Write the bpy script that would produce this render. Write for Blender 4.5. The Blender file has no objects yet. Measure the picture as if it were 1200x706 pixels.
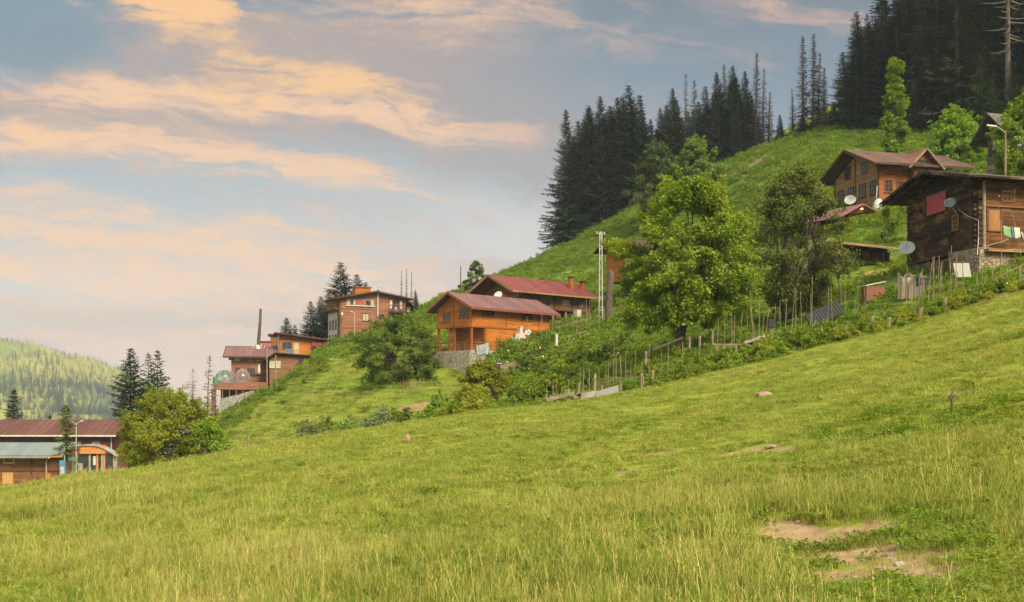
import bpy, math, random
import numpy as np

rnd = random.Random(7)
rng = np.random.default_rng(11)
S = bpy.context.scene
COL = S.collection
R = math.radians
F, CX, HOR = 1400.0, 600.0, 480.0          # focal length, centre column and horizon row, in pixels of the photograph

def at(px, py, Y):
    return ((px - CX) / F * Y, Y, (HOR - py) / F * Y)

# ------------------------------------------------------------------ scene, camera
S.render.engine = 'CYCLES'
S.cycles.max_bounces = 6
S.cycles.diffuse_bounces = 3
S.cycles.glossy_bounces = 2
S.cycles.transmission_bounces = 4
S.cycles.transparent_max_bounces = 6
S.cycles.use_denoising = True
S.cycles.sample_clamp_indirect = 4.0
S.view_settings.view_transform = 'Standard'
S.view_settings.look = 'None'
EXPO = 1.55
S.view_settings.exposure = EXPO
S.view_settings.gamma = 1.0
cam = bpy.data.objects.new('camera', bpy.data.cameras.new('camera'))
COL.objects.link(cam)
cam.location = (0, 0, 0)
cam.rotation_euler = (R(90), 0, 0)
cam.data.sensor_width = 36.0
cam.data.lens = 36.0 * F / 1200.0
cam.data.shift_y = (HOR - 353.0) / 1200.0
cam.data.clip_start = 0.1
cam.data.clip_end = 12000
S.camera = cam

# ------------------------------------------------------------------ tagging
def tag(o, label=None, cat=None, group=None, kind=None):
    if label: o['label'] = label
    if cat: o['category'] = cat
    if group: o['group'] = group
    if kind: o['kind'] = kind
    return o

def link(o, parent=None):
    COL.objects.link(o)
    if parent is not None: o.parent = parent
    return o

def empty(name, loc, rz=0.0, label=None, cat=None, group=None):
    o = bpy.data.objects.new(name, None)
    o.empty_display_size = 0.3
    o.location = loc
    o.rotation_euler = (0, 0, rz)
    link(o)
    return tag(o, label, cat, group)

# ------------------------------------------------------------------ node helper
class G:
    def __init__(s, tree): s.t = tree; s.n = tree.nodes; s.l = tree.links
    def put(s, sock, v):
        if hasattr(v, 'is_output') or isinstance(v, bpy.types.NodeSocket): s.l.new(v, sock)
        elif v is not None:
            try: sock.default_value = v
            except Exception: sock.default_value = tuple(v) + (1.0,)
    def m(s, op, a, b=None, c=None, clamp=False):
        n = s.n.new('ShaderNodeMath'); n.operation = op; n.use_clamp = clamp
        for i, v in enumerate((a, b, c)):
            if v is not None: s.put(n.inputs[i], v)
        return n.outputs[0]
    def add(s, a, b): return s.m('ADD', a, b)
    def sub(s, a, b): return s.m('SUBTRACT', a, b)
    def mul(s, a, b): return s.m('MULTIPLY', a, b)
    def div(s, a, b): return s.m('DIVIDE', a, b)
    def smooth(s, x, lo, hi, a=0.0, b=1.0):
        n = s.n.new('ShaderNodeMapRange'); n.interpolation_type = 'SMOOTHSTEP'
        for i, v in enumerate((x, lo, hi, a, b)): s.put(n.inputs[i], v)
        return n.outputs[0]
    def lin(s, x, lo, hi, a=0.0, b=1.0):
        n = s.n.new('ShaderNodeMapRange'); n.clamp = True
        for i, v in enumerate((x, lo, hi, a, b)): s.put(n.inputs[i], v)
        return n.outputs[0]
    def xyz(s, v):
        n = s.n.new('ShaderNodeSeparateXYZ'); s.put(n.inputs[0], v); return n.outputs[0], n.outputs[1], n.outputs[2]
    def vec(s, x, y, z):
        n = s.n.new('ShaderNodeCombineXYZ')
        for i, v in enumerate((x, y, z)): s.put(n.inputs[i], v)
        return n.outputs[0]
    def scale(s, v, k):
        n = s.n.new('ShaderNodeVectorMath'); n.operation = 'MULTIPLY'
        s.put(n.inputs[0], v); n.inputs[1].default_value = k if isinstance(k, tuple) else (k, k, k)
        return n.outputs[0]
    def noise(s, v, scale=1.0, detail=4.0, rough=0.55, dist=0.0, color=False):
        n = s.n.new('ShaderNodeTexNoise')
        s.put(n.inputs['Vector'], v)
        n.inputs['Scale'].default_value = scale; n.inputs['Detail'].default_value = detail
        n.inputs['Roughness'].default_value = rough; n.inputs['Distortion'].default_value = dist
        return n.outputs['Color' if color else 'Fac']
    def white(s, v):
        n = s.n.new('ShaderNodeTexWhiteNoise'); n.noise_dimensions = '3D'; s.put(n.inputs['Vector'], v); return n.outputs['Value']
    def mix(s, f, a, b):
        n = s.n.new('ShaderNodeMix'); n.data_type = 'RGBA'
        s.put(n.inputs[0], f); s.put(n.inputs[6], c4(a)); s.put(n.inputs[7], c4(b)); return n.outputs[2]
    def ramp(s, f, stops):
        n = s.n.new('ShaderNodeValToRGB'); e = n.color_ramp.elements
        while len(e) < len(stops): e.new(0.5)
        for el, (p, c) in zip(e, stops): el.position = p; el.color = c4(c)
        s.put(n.inputs[0], f); return n.outputs[0]
    def hsv(s, col, h=0.5, sat=1.0, val=1.0):
        n = s.n.new('ShaderNodeHueSaturation')
        s.put(n.inputs['Hue'], h); s.put(n.inputs['Saturation'], sat); s.put(n.inputs['Value'], val); s.put(n.inputs['Color'], col)
        return n.outputs[0]

def c4(c):
    return (c[0], c[1], c[2], 1.0) if isinstance(c, (tuple, list)) and len(c) == 3 else c

def srgb(r, g, b):
    f = lambda v: (v / 255.0 / 12.92) if v / 255.0 <= 0.04045 else ((v / 255.0 + 0.055) / 1.055) ** 2.4
    return (f(r), f(g), f(b))

def material(name):
    m = bpy.data.materials.new(name); m.use_nodes = True
    g = G(m.node_tree)
    b = m.node_tree.nodes['Principled BSDF']
    return m, g, b

def bump(g, b, h, strength, dist):
    n = g.n.new('ShaderNodeBump'); n.inputs['Strength'].default_value = strength; n.inputs['Distance'].default_value = dist
    g.put(n.inputs['Height'], h); g.l.new(n.outputs[0], b.inputs['Normal'])

def obj_co(g):
    return g.n.new('ShaderNodeTexCoord').outputs['Object']
def pos(g):
    return g.n.new('ShaderNodeNewGeometry').outputs['Position']
def orand(g):
    return g.n.new('ShaderNodeObjectInfo').outputs['Random']

# ------------------------------------------------------------------ mesh helpers
def mesh_np(name, verts, faces, mats=(), smooth=False):
    verts = np.ascontiguousarray(verts, dtype=np.float32); faces = np.ascontiguousarray(faces, dtype=np.int32)
    me = bpy.data.meshes.new(name)
    k = faces.shape[1]; nf = len(faces)
    me.vertices.add(len(verts)); me.vertices.foreach_set('co', verts.ravel())
    me.loops.add(nf * k); me.loops.foreach_set('vertex_index', faces.ravel())
    me.polygons.add(nf); me.polygons.foreach_set('loop_start', np.arange(0, nf * k, k, dtype=np.int32))
    me.polygons.foreach_set('use_smooth', np.full(nf, smooth, dtype=bool))
    me.update(calc_edges=True)
    for m in (mats if isinstance(mats, (list, tuple)) else [mats]): me.materials.append(m)
    return me

class MB:
    """collects solid shapes for ONE mesh"""
    def __init__(s): s.v = []; s.f = []
    def add(s, vs, fs):
        o = len(s.v); s.v += [tuple(p) for p in vs]; s.f += [tuple(i + o for i in q) for q in fs]; return s
    def box(s, x0, x1, y0, y1, z0, z1):
        if x0 > x1: x0, x1 = x1, x0
        if y0 > y1: y0, y1 = y1, y0
        if z0 > z1: z0, z1 = z1, z0
        v = [(x, y, z) for z in (z0, z1) for y in (y0, y1) for x in (x0, x1)]
        return s.add(v, [(0, 2, 3, 1), (4, 5, 7, 6), (0, 1, 5, 4), (2, 6, 7, 3), (0, 4, 6, 2), (1, 3, 7, 5)])
    def prism(s, poly, a0, a1, axis='x'):
        """extrude a polygon along x (poly in y,z), y (poly in x,z) or z (poly in x,y)"""
        mk = {'x': lambda a, p: (a, p[0], p[1]), 'y': lambda a, p: (p[0], a, p[1]), 'z': lambda a, p: (p[0], p[1], a)}[axis]
        n = len(poly)
        v = [mk(a0, p) for p in poly] + [mk(a1, p) for p in poly]
        return s.add(v, [tuple(range(n)), tuple(range(2 * n - 1, n - 1, -1))] + [(i, n + i, n + (i + 1) % n, (i + 1) % n) for i in range(n)])
    def tube(s, pts, rad, n=6):
        pts = [np.array(p, float) for p in pts]
        if not isinstance(rad, (list, tuple, np.ndarray)): rad = [rad] * len(pts)
        ring = []; up0 = None
        for i, p in enumerate(pts):
            d = pts[min(i + 1, len(pts) - 1)] - pts[max(i - 1, 0)]; d = d / (np.linalg.norm(d) + 1e-9)
            if up0 is None:
                up0 = np.array((1.0, 0, 0)) if abs(d[0]) < 0.8 else np.array((0, 1.0, 0))
            u = up0 - d * np.dot(up0, d); u /= (np.linalg.norm(u) + 1e-9); w = np.cross(d, u); up0 = u
            ring.append([tuple(p + rad[i] * (math.cos(2 * math.pi * k / n) * u + math.sin(2 * math.pi * k / n) * w)) for k in range(n)])
        v = [q for r in ring for q in r]; f = []
        for i in range(len(pts) - 1):
            for k in range(n):
                f.append((i * n + k, i * n + (k + 1) % n, (i + 1) * n + (k + 1) % n, (i + 1) * n + k))
        f.append(tuple(range(n - 1, -1, -1))); f.append(tuple(range((len(pts) - 1) * n, len(pts) * n)))
        return s.add(v, f)
    def beam(s, p, q, w, h):
        """square bar from p to q"""
        p = np.array(p, float); q = np.array(q, float); d = q - p; d /= np.linalg.norm(d) + 1e-9
        up = np.array((0, 0, 1.0)) if abs(d[2]) < 0.95 else np.array((1.0, 0, 0))
        a = np.cross(d, up); a /= np.linalg.norm(a); b = np.cross(a, d)
        v = [tuple(e + sa * a * w / 2 + sb * b * h / 2) for e in (p, q) for sa, sb in ((-1, -1), (1, -1), (1, 1), (-1, 1))]
        return s.add(v, [(0, 1, 2, 3), (7, 6, 5, 4), (0, 4, 5, 1), (1, 5, 6, 2), (2, 6, 7, 3), (3, 7, 4, 0)])
    def lathe(s, prof, n=16, c=(0, 0, 0)):
        m = len(prof)
        v = [(c[0] + r * math.cos(2 * math.pi * k / n), c[1] + r * math.sin(2 * math.pi * k / n), c[2] + z) for r, z in prof for k in range(n)]
        f = [(i * n + k, i * n + (k + 1) % n, (i + 1) * n + (k + 1) % n, (i + 1) * n + k) for i in range(m - 1) for k in range(n)]
        return s.add(v, f)
    def mesh(s, name, mat, smooth=False):
        me = bpy.data.meshes.new(name); me.from_pydata(s.v, [], s.f); me.update()
        import bmesh
        bm = bmesh.new(); bm.from_mesh(me); bmesh.ops.recalc_face_normals(bm, faces=bm.faces); bm.to_mesh(me); bm.free()
        if smooth:
            for p in me.polygons: p.use_smooth = True
        me.materials.append(mat); return me
    def build(s, name, mat, parent=None, label=None, smooth=False):
        o = bpy.data.objects.new(name, s.mesh(name, mat, smooth)); link(o, parent)
        if label: o['label'] = label
        return o

def put_mesh(name, me, parent=None, loc=(0, 0, 0), rz=0.0, sc=1.0):
    o = bpy.data.objects.new(name, me); o.location = loc; o.rotation_euler = (0, 0, rz)
    o.scale = sc if isinstance(sc, tuple) else (sc, sc, sc)
    return link(o, parent)

# ------------------------------------------------------------------ terrain
def P(*rows): return rows
# per photo column: (distance, photo row) pairs, or (distance, ('z', height))
Z = lambda v: ('z', v)
TERR = {
 -400: P((45, 612), (60, Z(-5.6)), (90, Z(-10)), (150, Z(-12)), (220, Z(-14)), (320, Z(-18))),
 0:   P((45, 579), (60, Z(-4.3)), (90, Z(-8.3)), (150, Z(-10.2)), (220, Z(-12)), (320, Z(-16))),
 120: P((48, 558), (62, Z(-3.6)), (90, Z(-7.2)), (150, Z(-9.3)), (220, Z(-11)), (320, Z(-15))),
 200: P((52, 547), (65, Z(-3.2)), (90, Z(-6)), (150, Z(-7.6)), (220, Z(-9)), (320, Z(-14))),
 260: P((55, 535), (68, Z(-2.8)), (90, Z(-4.6)), (130, 529), (170, 508), (210, 488), (240, Z(-2.2)), (320, Z(-8))),
 320: P((58, 523), (70, Z(-2.5)), (95, Z(-3.5)), (130, 518), (170, 488), (205, 455), (230, 450), (320, Z(0))),
 400: P((62, 508), (74, Z(-2.0)), (95, Z(-2.4)), (120, 505), (160, 452), (200, 410), (235, 394), (320, Z(10))),
 450: P((65, 500), (76, Z(-1.6)), (95, Z(-1.8)), (115, 497), (145, 452), (170, 425), (205, 396), (235, 388), (320, Z(14))),
 510: P((68, 491), (78, Z(-1.0)), (95, Z(-1.2)), (110, 487), (136, 455), (143.5, 446), (152, 412), (162, 408), (185, 382), (215, 362), (260, 357), (320, Z(22))),
 555: P((70, 485), (80, Z(-0.7)), (95, 481), (115, 468), (136, 447), (143.5, 440), (151, 412), (160, 409), (185, 368), (215, 343), (250, 338), (320, Z(29))),
 620: P((72, 479), (82, 480), (95, 469), (115, 450), (135, 422), (150, 400), (165, 386), (185, 366), (220, 318), (250, 312), (320, Z(34))),
 700: P((73, 468), (82, 467), (95, 453), (115, 430), (140, 398), (160, 380), (180, 362), (215, 313), (255, 266), (285, 260), (320, Z(44))),
 800: P((74, 448), (82, 440), (90, 415), (110, 387), (140, 337), (180, 290), (220, 253), (250, 222), (285, 208), (320, Z(60))),
 900: P((74, 424), (82, 413), (95, 390), (115, 350), (150, 290), (190, 238), (235, 180), (270, 168), (320, Z(72))),
 980: P((74, 404), (80, 392), (92, 364), (104, 343), (111, 320), (125, 290), (140, 256), (165, 222), (200, 174), (235, 152), (320, Z(82))),
 1060: P((73, 385), (79, 375), (87, 350), (96, 323), (108, 314), (116, 293), (140, 242), (165, 205), (200, 162), (240, 142), (320, Z(88))),
 1140: P((71, 361), (77, 350), (86, 334), (96, 302), (120, 246), (150, 196), (190, 160), (240, 132), (320, Z(92))),
 1200: P((70, 342), (76, 332), (85, 311), (95, 287), (120, 236), (150, 186), (190, 150), (240, 117), (320, Z(96))),
 1400: P((66, 285), (76, Z(11.5)), (90, Z(15)), (120, Z(24)), (150, Z(36)), (190, Z(51)), (240, Z(71)), (320, Z(106))),
 1750: P((62, Z(14)), (90, Z(24)), (150, Z(50)), (240, Z(90)), (320, Z(125))),
}
def pchip(x, y, xq):
    x = np.asarray(x, float); y = np.asarray(y, float)
    h = np.diff(x); d = np.diff(y) / h
    m = np.zeros(len(x)); m[0] = d[0]; m[-1] = d[-1]
    for i in range(1, len(x) - 1):
        if d[i - 1] * d[i] > 0:
            w1 = 2 * h[i] + h[i - 1]; w2 = h[i] + 2 * h[i - 1]
            m[i] = (w1 + w2) / (w1 / d[i - 1] + w2 / d[i])
    xq = np.clip(xq, x[0], x[-1]); k = np.clip(np.searchsorted(x, xq) - 1, 0, len(h) - 1)
    t = (xq - x[k]) / h[k]; t2 = t * t; t3 = t2 * t
    return (2*t3-3*t2+1)*y[k] + (t3-2*t2+t)*h[k]*m[k] + (-2*t3+3*t2)*y[k+1] + (t3-t2)*h[k]*m[k+1]

YG = np.linspace(14, 320, 307)
AG = np.linspace((-400 - CX) / F, (1750 - CX) / F, 320)
def plane(x): return -2.1 + 0.135 * np.where(x < -4, -4 + 8 * np.tanh((x + 4) / 8), x)
_cols = sorted(TERR); _prof = []
for c in _cols:
    a = (c - CX) / F
    ys = [14.0]; zs = [float(plane(np.array(a * 14.0)))]
    for Y, v in TERR[c]:
        ys.append(Y); zs.append(v[1] if isinstance(v, tuple) else (HOR - v) / F * Y)
    _prof.append(pchip(ys, zs, YG))
_prof = np.array(_prof); _ca = np.array([(c - CX) / F for c in _cols])
ZT = np.stack([pchip(_ca, _prof[:, j], AG) for j in range(len(YG))], axis=1)      # [a, Y]
for _ in range(6):
    ZT[1:-1] = 0.25 * ZT[:-2] + 0.5 * ZT[1:-1] + 0.25 * ZT[2:]

def _wob(x, y):
    """small humps, larger on the far slope than on the mown meadow"""
    s = np.clip((y - 60) / 80, 0, 1)
    b = np.sin(x * 0.9 + 1.3 * np.sin(y * 0.35)) * np.sin(y * 0.7 + 0.8 * np.sin(x * 0.4)) * 0.06
    b = b + s * (np.sin(x * 0.33 + 2.0 * np.sin(y * 0.11)) * np.sin(y * 0.29 + 1.7 * np.sin(x * 0.17))) * 0.35
    return b * np.clip((y - 6) / 10, 0, 1)

def H(x, y, wob=True):
    x = np.asarray(x, float); y = np.asarray(y, float)
    ye = np.clip(y, 14.0, 320.0)
    a = np.clip(x / ye, AG[0], AG[-1])
    fa = (a - AG[0]) / (AG[1] - AG[0]); i = np.clip(fa.astype(int), 0, len(AG) - 2); fa = fa - i
    fy = (ye - 14.0) / (YG[1] - YG[0]); j = np.clip(fy.astype(int), 0, len(YG) - 2); fy = fy - j
    z = (ZT[i, j]*(1-fa)*(1-fy) + ZT[i+1, j]*fa*(1-fy) + ZT[i, j+1]*(1-fa)*fy + ZT[i+1, j+1]*fa*fy)
    w = np.clip((y - 10) / 8, 0, 1); w = w * w * (3 - 2 * w)
    z = plane(np.clip(x, -60, 40)) * (1 - w) + z * w
    f = np.clip((y - 320) / 500, 0, 1); f = f * f * (3 - 2 * f)
    z = z * (1 - f) + (-30.0) * f
    if wob:
        z = z + _wob(x, y)
        for cx, cy, hw, hd in DIRT:            # worn hollows
            z = z - 0.07 * np.exp(-(((x - cx) / (hw * 1.15)) ** 2 + ((y - cy) / (hd * 1.15)) ** 2) ** 2)
    return z
def wavy(x, y, s=1.0):
    return (np.sin(x * .8 * s + 1.7 * np.sin(y * .31 * s)) + np.sin(y * .55 * s + 2.1 * np.sin(x * .43 * s) + 1) + np.sin((x + y) * .23 * s + 3)) / 3
DIRT = []                               # worn patches: (x, y, half width, half depth)
def h1(x, y): return float(H(np.array(x), np.array(y)))

def ground_at(px, py, y0=8.0, y1=310.0):
    """where the ray through a photo pixel first meets the ground"""
    Y = np.arange(y0, y1, 0.1)
    a = (px - CX) / F
    t = H(a * Y, Y) / Y
    k = np.nonzero(t >= (HOR - py) / F)[0]
    if len(k) == 0: return None
    Yk = float(Y[k[0]]); return (a * Yk, Yk, h1(a * Yk, Yk))
def on(px, Y):
    x = (px - CX) / F * Y; return (x, Y, h1(x, Y))
# ------------------------------------------------------------------ materials
def leaf_mat(name, c1, c2, c3=None, nscale=0.35, trans=0.35, vary=0.25):
    m, g, b = material(name)
    g.n.remove(b)
    p = pos(g); r = orand(g)
    f = g.noise(p, nscale, 3.0, 0.6)
    col = g.mix(g.smooth(f, 0.35, 0.65), c1, c2)
    if c3: col = g.mix(g.smooth(g.noise(p, nscale * 6, 2.0), 0.56, 0.72), col, c3)
    fine = g.noise(p, 9.0, 1.0)
    col = g.hsv(col, g.lin(r, 0, 1, 0.5 - 0.03 * vary * 2, 0.5 + 0.02 * vary * 2), 1.0, g.mul(g.lin(r, 0, 1, 1 - vary, 1 + vary), g.lin(fine, 0.3, 0.7, 0.75, 1.3)))
    d = g.n.new('ShaderNodeBsdfDiffuse'); t = g.n.new('ShaderNodeBsdfTranslucent'); mx = g.n.new('ShaderNodeMixShader')
    g.put(d.inputs[0], col); g.put(t.inputs[0], g.hsv(col, 0.485, 1.1, 1.25))
    mx.inputs[0].default_value = trans
    g.l.new(d.outputs[0], mx.inputs[1]); g.l.new(t.outputs[0], mx.inputs[2])
    gl = g.n.new('ShaderNodeBsdfGlossy'); gl.inputs['Roughness'].default_value = 0.5; gl.inputs[0].default_value = (1, 1, 1, 1)
    m2 = g.n.new('ShaderNodeMixShader'); m2.inputs[0].default_value = 0.012
    g.l.new(mx.outputs[0], m2.inputs[1]); g.l.new(gl.outputs[0], m2.inputs[2])
    g.l.new(m2.outputs[0], g.n['Material Output'].inputs[0])
    return m

def flat_mat(name, col, rough=0.7, metal=0.0, vary=0.25, nscale=2.0, bmp=0.0):
    m, g, b = material(name)
    p = obj_co(g)
    f = g.noise(p, nscale, 5.0, 0.65)
    lo = tuple(max(0, c * (1 - vary)) for c in col); hi = tuple(min(1, c * (1 + vary)) for c in col)
    g.put(b.inputs['Base Color'], g.mix(g.smooth(f, 0.3, 0.7), lo, hi))
    b.inputs['Roughness'].default_value = rough; b.inputs['Metallic'].default_value = metal
    if bmp: bump(g, b, g.noise(p, nscale * 6, 4.0), bmp, 0.05)
    return m

def plank_mat(name, c1, c2, ph=0.16, worn=0.0, wornc=(0.2, 0.17, 0.14), rough=0.7, vert=False, wscale=0.8):
    """horizontal boards: each board its own tone, long grain, joints as relief in the bump and darker in the colour"""
    m, g, b = material(name)
    x, y, z = g.xyz(obj_co(g))
    if vert: q = g.add(x, g.mul(y, 1.0)); along = z
    else: q = z; along = g.add(x, y)
    k = g.div(q, ph); i = g.m('FLOOR', k); fr = g.m('FRACT', k)
    seg = g.m('FLOOR', g.add(g.mul(along, 0.3), g.mul(g.white(g.vec(i, 3.3, 0)), 7.0)))
    w = g.white(g.vec(i, seg, 0.5))
    stain = g.smooth(g.noise(g.vec(g.mul(along, 0.55), g.mul(q, 1.6), 9.0), 1.1, 6.0, 0.72), 0.45, 0.72)
    gr = g.noise(g.vec(g.mul(along, 0.9), g.mul(q, 14.0), 0.0), 1.0, 4.0, 0.6)
    blot = g.noise(g.vec(along, q, 0.0), wscale, 4.0, 0.6)
    f = g.add(g.add(g.mul(w, 0.5), g.mul(gr, 0.35)), g.mul(blot, 0.35))
    col = g.mix(g.smooth(f, 0.25, 0.95), c1, c2)
    if worn > 0:
        col = g.mix(g.mul(g.smooth(g.noise(g.vec(g.mul(along, 1.0), g.mul(q, 1.6), 4.0), wscale * 0.9, 5.0, 0.65), 0.5, 0.62), worn), col, wornc)
    col = g.mix(g.mul(stain, 0.6), col, tuple(c * 0.55 for c in c1))
    joint = g.smooth(g.m('ABSOLUTE', g.sub(fr, 0.5)), 0.5, 0.37)
    col = g.mix(g.mul(g.sub(1.0, joint), 0.55), col, tuple(c * 0.35 for c in c1))  # joints darkened in the colour as well as in the bump
    g.put(b.inputs['Base Color'], col); b.inputs['Roughness'].default_value = rough; b.inputs['Specular IOR Level'].default_value = 0.15
    bump(g, b, g.add(joint, g.mul(gr, 0.25)), 0.6, 0.03)
    return m

def metal_roof(name, c1, c2, period=0.3, along='x', rough=0.45, tiles=0.0, vary=0.5):
    """painted sheet: ribs running down the slope, steps of pressed tiles across it"""
    m, g, b = material(name)
    x, y, z = g.xyz(obj_co(g))
    q = x if along == 'x' else y
    rib = g.m('SINE', g.mul(q, 2 * math.pi / period))
    hgt = g.smooth(rib, 0.2, 1.0)
    if tiles: hgt = g.add(hgt, g.m('FRACT', g.div(y if along == 'x' else x, tiles)))
    n = g.noise(g.vec(g.mul(x, 1.0), y, z), 0.7, 5.0, 0.7)
    panel = g.white(g.vec(g.m('FLOOR', g.div(q, period * 3)), 1.0, 0.0))
    base = g.mix(g.smooth(g.add(g.mul(n, 0.65), g.mul(panel, 0.35)), 0.5 - vary / 2, 0.5 + vary / 2), c1, c2)
    rust = g.noise(g.vec(g.mul(x, 2.2 if along == 'x' else .4), g.mul(y, .4 if along == 'x' else 2.2), 2.0), 1.0, 6.0, 0.72)
    base = g.mix(g.mul(g.smooth(rust, 0.52, 0.72), 0.55), base, tuple(0.5 * c + q_ for c, q_ in zip(c1, (.035, .02, .012))))
    g.put(b.inputs['Base Color'], base)
    b.inputs['Roughness'].default_value = rough; b.inputs['Specular IOR Level'].default_value = 0.2
    bump(g, b, hgt, 1.0, 0.12)
    return m

def stone_mat(name, c1, c2, sc=3.0, mortar=0.12):
    m, g, b = material(name)
    p = obj_co(g)
    v = g.n.new('ShaderNodeTexVoronoi'); v.feature = 'DISTANCE_TO_EDGE'; v.inputs['Scale'].default_value = sc
    vc = g.n.new('ShaderNodeTexVoronoi'); vc.inputs['Scale'].default_value = sc
    q = g.scale(p, (1, 1, 1.6)); g.put(v.inputs['Vector'], q); g.put(vc.inputs['Vector'], q)
    cr = g.xyz(vc.outputs['Color'])[0]
    col = g.mix(g.add(g.mul(cr, 0.75), g.mul(g.noise(p, 5.0, 4.0), 0.25)), c1, c2)
    e = g.smooth(v.outputs['Distance'], 0.0, mortar)
    col = g.mix(g.sub(1.0, e), col, tuple(c * 0.55 for c in c1))
    g.put(b.inputs['Base Color'], col); b.inputs['Roughness'].default_value = 0.9
    bump(g, b, e, 0.8, 0.06)
    return m

def glass_mat(name, col=(0.03, 0.035, 0.04)):
    m, g, b = material(name)
    b.inputs['Base Color'].default_value = (*col, 1); b.inputs['Roughness'].default_value = 0.08
    b.inputs['Specular IOR Level'].default_value = 0.6
    return m

M = {}
M['bark'] = flat_mat('bark', (0.075, 0.055, 0.04), 0.95, 0, 0.45, 3.0, 0.8)
M['bark_pale'] = flat_mat('bark_pale', (0.2, 0.165, 0.13), 0.95, 0, 0.35, 3.0, 0.6)
M['bark_dead'] = flat_mat('bark_dead', (0.085, 0.068, 0.055), 0.95, 0, 0.35, 3.0, 0.4)
M['stake'] = flat_mat('stake', (0.16, 0.125, 0.078), 0.9, 0, 0.35, 1.5)
M['post'] = flat_mat('post', (0.2, 0.155, 0.11), 0.9, 0, 0.4, 2.5, 0.5)
M['needle'] = leaf_mat('needle', (0.012, 0.023, 0.008), (0.024, 0.036, 0.011), None, 0.25, 0.12, 0.3)
M['needle_mid'] = leaf_mat('needle_mid', (0.025, 0.045, 0.014), (0.045, 0.07, 0.018), None, 0.25, 0.15, 0.25)
M['needle_brown'] = leaf_mat('needle_brown', (0.028, 0.036, 0.012), (0.05, 0.05, 0.018), None, 0.3, 0.15, 0.2)
M['needle_dry'] = leaf_mat('needle_dry', (0.06, 0.045, 0.035), (0.09, 0.065, 0.05), None, 0.3, 0.1, 0.2)
M['leaf_walnut'] = leaf_mat('leaf_walnut', (0.12, 0.195, 0.012), (0.19, 0.26, 0.018), (0.26, 0.31, 0.035), 0.35, 0.4, 0.0)
M['leaf_olive'] = leaf_mat('leaf_olive', (0.075, 0.10, 0.018), (0.115, 0.14, 0.025), (0.18, 0.17, 0.05), 0.5, 0.3, 0.0)
M['leaf_bright'] = leaf_mat('leaf_bright', (0.10, 0.20, 0.012), (0.17, 0.26, 0.02), (0.26, 0.32, 0.04), 0.4, 0.45, 0.1)
M['leaf_mid'] = leaf_mat('leaf_mid', (0.085, 0.145, 0.014), (0.135, 0.19, 0.02), (0.19, 0.23, 0.035), 0.4, 0.35, 0.15)
M['leaf_dark'] = leaf_mat('leaf_dark', (0.055, 0.09, 0.018), (0.085, 0.125, 0.022), None, 0.4, 0.25, 0.2)
M['leaf_bush'] = leaf_mat('leaf_bush', (0.11, 0.185, 0.014), (0.17, 0.24, 0.02), (0.24, 0.29, 0.035), 0.6, 0.4, 0.22)
M['leaf_hazel'] = leaf_mat('leaf_hazel', (0.075, 0.13, 0.014), (0.125, 0.18, 0.02), (0.19, 0.235, 0.03), 0.5, 0.4, 0.0)
M['leaf_yellow'] = leaf_mat('leaf_yellow', (0.16, 0.21, 0.013), (0.24, 0.26, 0.02), (0.26, 0.25, 0.045), 0.6, 0.4, 0.2)
M['leaf_lefttree'] = leaf_mat('leaf_lefttree', (0.13, 0.165, 0.012), (0.19, 0.21, 0.018), (0.26, 0.265, 0.03), 0.5, 0.35, 0.0)
M['leaf_grey'] = leaf_mat('leaf_grey', (0.12, 0.165, 0.06), (0.16, 0.2, 0.085), None, 0.6, 0.3, 0.2)
M['fern'] = leaf_mat('fern', (0.09, 0.165, 0.012), (0.15, 0.22, 0.018), (0.06, 0.12, 0.012), 0.12, 0.4, 0.3)
M['blossom'] = flat_mat('blossom', (0.75, 0.72, 0.66), 0.8, 0, 0.1)
M['glass'] = glass_mat('glass')
M['glass_curtain'] = glass_mat('glass_curtain', (0.36, 0.32, 0.24))
M['white_paint'] = flat_mat('white_paint', (0.42, 0.41, 0.375), 0.6, 0, 0.2)
M['dish_grey'] = flat_mat('dish_grey', (0.42, 0.46, 0.45), 0.45, 0, 0.1)
M['dish_dark'] = flat_mat('dish_dark', (0.16, 0.22, 0.25), 0.4, 0, 0.15)
M['steel'] = flat_mat('steel', (0.45, 0.46, 0.46), 0.5, 0.3, 0.15)
M['cable'] = flat_mat('cable', (0.06, 0.06, 0.06), 0.7)
M['black'] = flat_mat('black', (0.02, 0.02, 0.02), 0.8)
M['dark_wood'] = plank_mat('dark_wood', (0.05, 0.03, 0.02), (0.11, 0.065, 0.04), 0.16)
M['concrete'] = flat_mat('concrete', (0.25, 0.235, 0.2), 0.9, 0, 0.3, 1.2, 0.3)

# ------------------------------------------------------------------ sun and sky
SUN_EL, SUN_AZ = R(42), R(152)          # azimuth clockwise from +Y (the view direction): behind the camera, to its right
sd = bpy.data.lights.new('sun', 'SUN'); sd.energy = 2.7; sd.angle = R(24); sd.color = (1.0, 0.84, 0.58)
so = bpy.data.objects.new('sun', sd); COL.objects.link(so)
so.rotation_euler = (R(90) - SUN_EL, 0, math.pi - SUN_AZ)
so.location = (0, 0, 60)

W = bpy.data.worlds.new('World'); S.world = W; W.use_nodes = True
g = G(W.node_tree)
bg = W.node_tree.nodes['Background']; bg.inputs['Strength'].default_value = 0.1
sky = g.n.new('ShaderNodeTexSky'); sky.sky_type = 'NISHITA'; sky.sun_disc = False
sky.sun_elevation = SUN_EL; sky.sun_rotation = SUN_AZ; sky.altitude = 1200; sky.air_density = 1.3; sky.dust_density = 1.5
KS = 10.0 / 2 ** EXPO                    # turns a displayed linear colour into sky radiance for strength 0.1 and this exposure
d = g.n.new('ShaderNodeTexCoord').outputs['Generated']
dx, dy, dz = g.xyz(d)
dyc = g.m('MAXIMUM', dy, 0.25)
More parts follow.
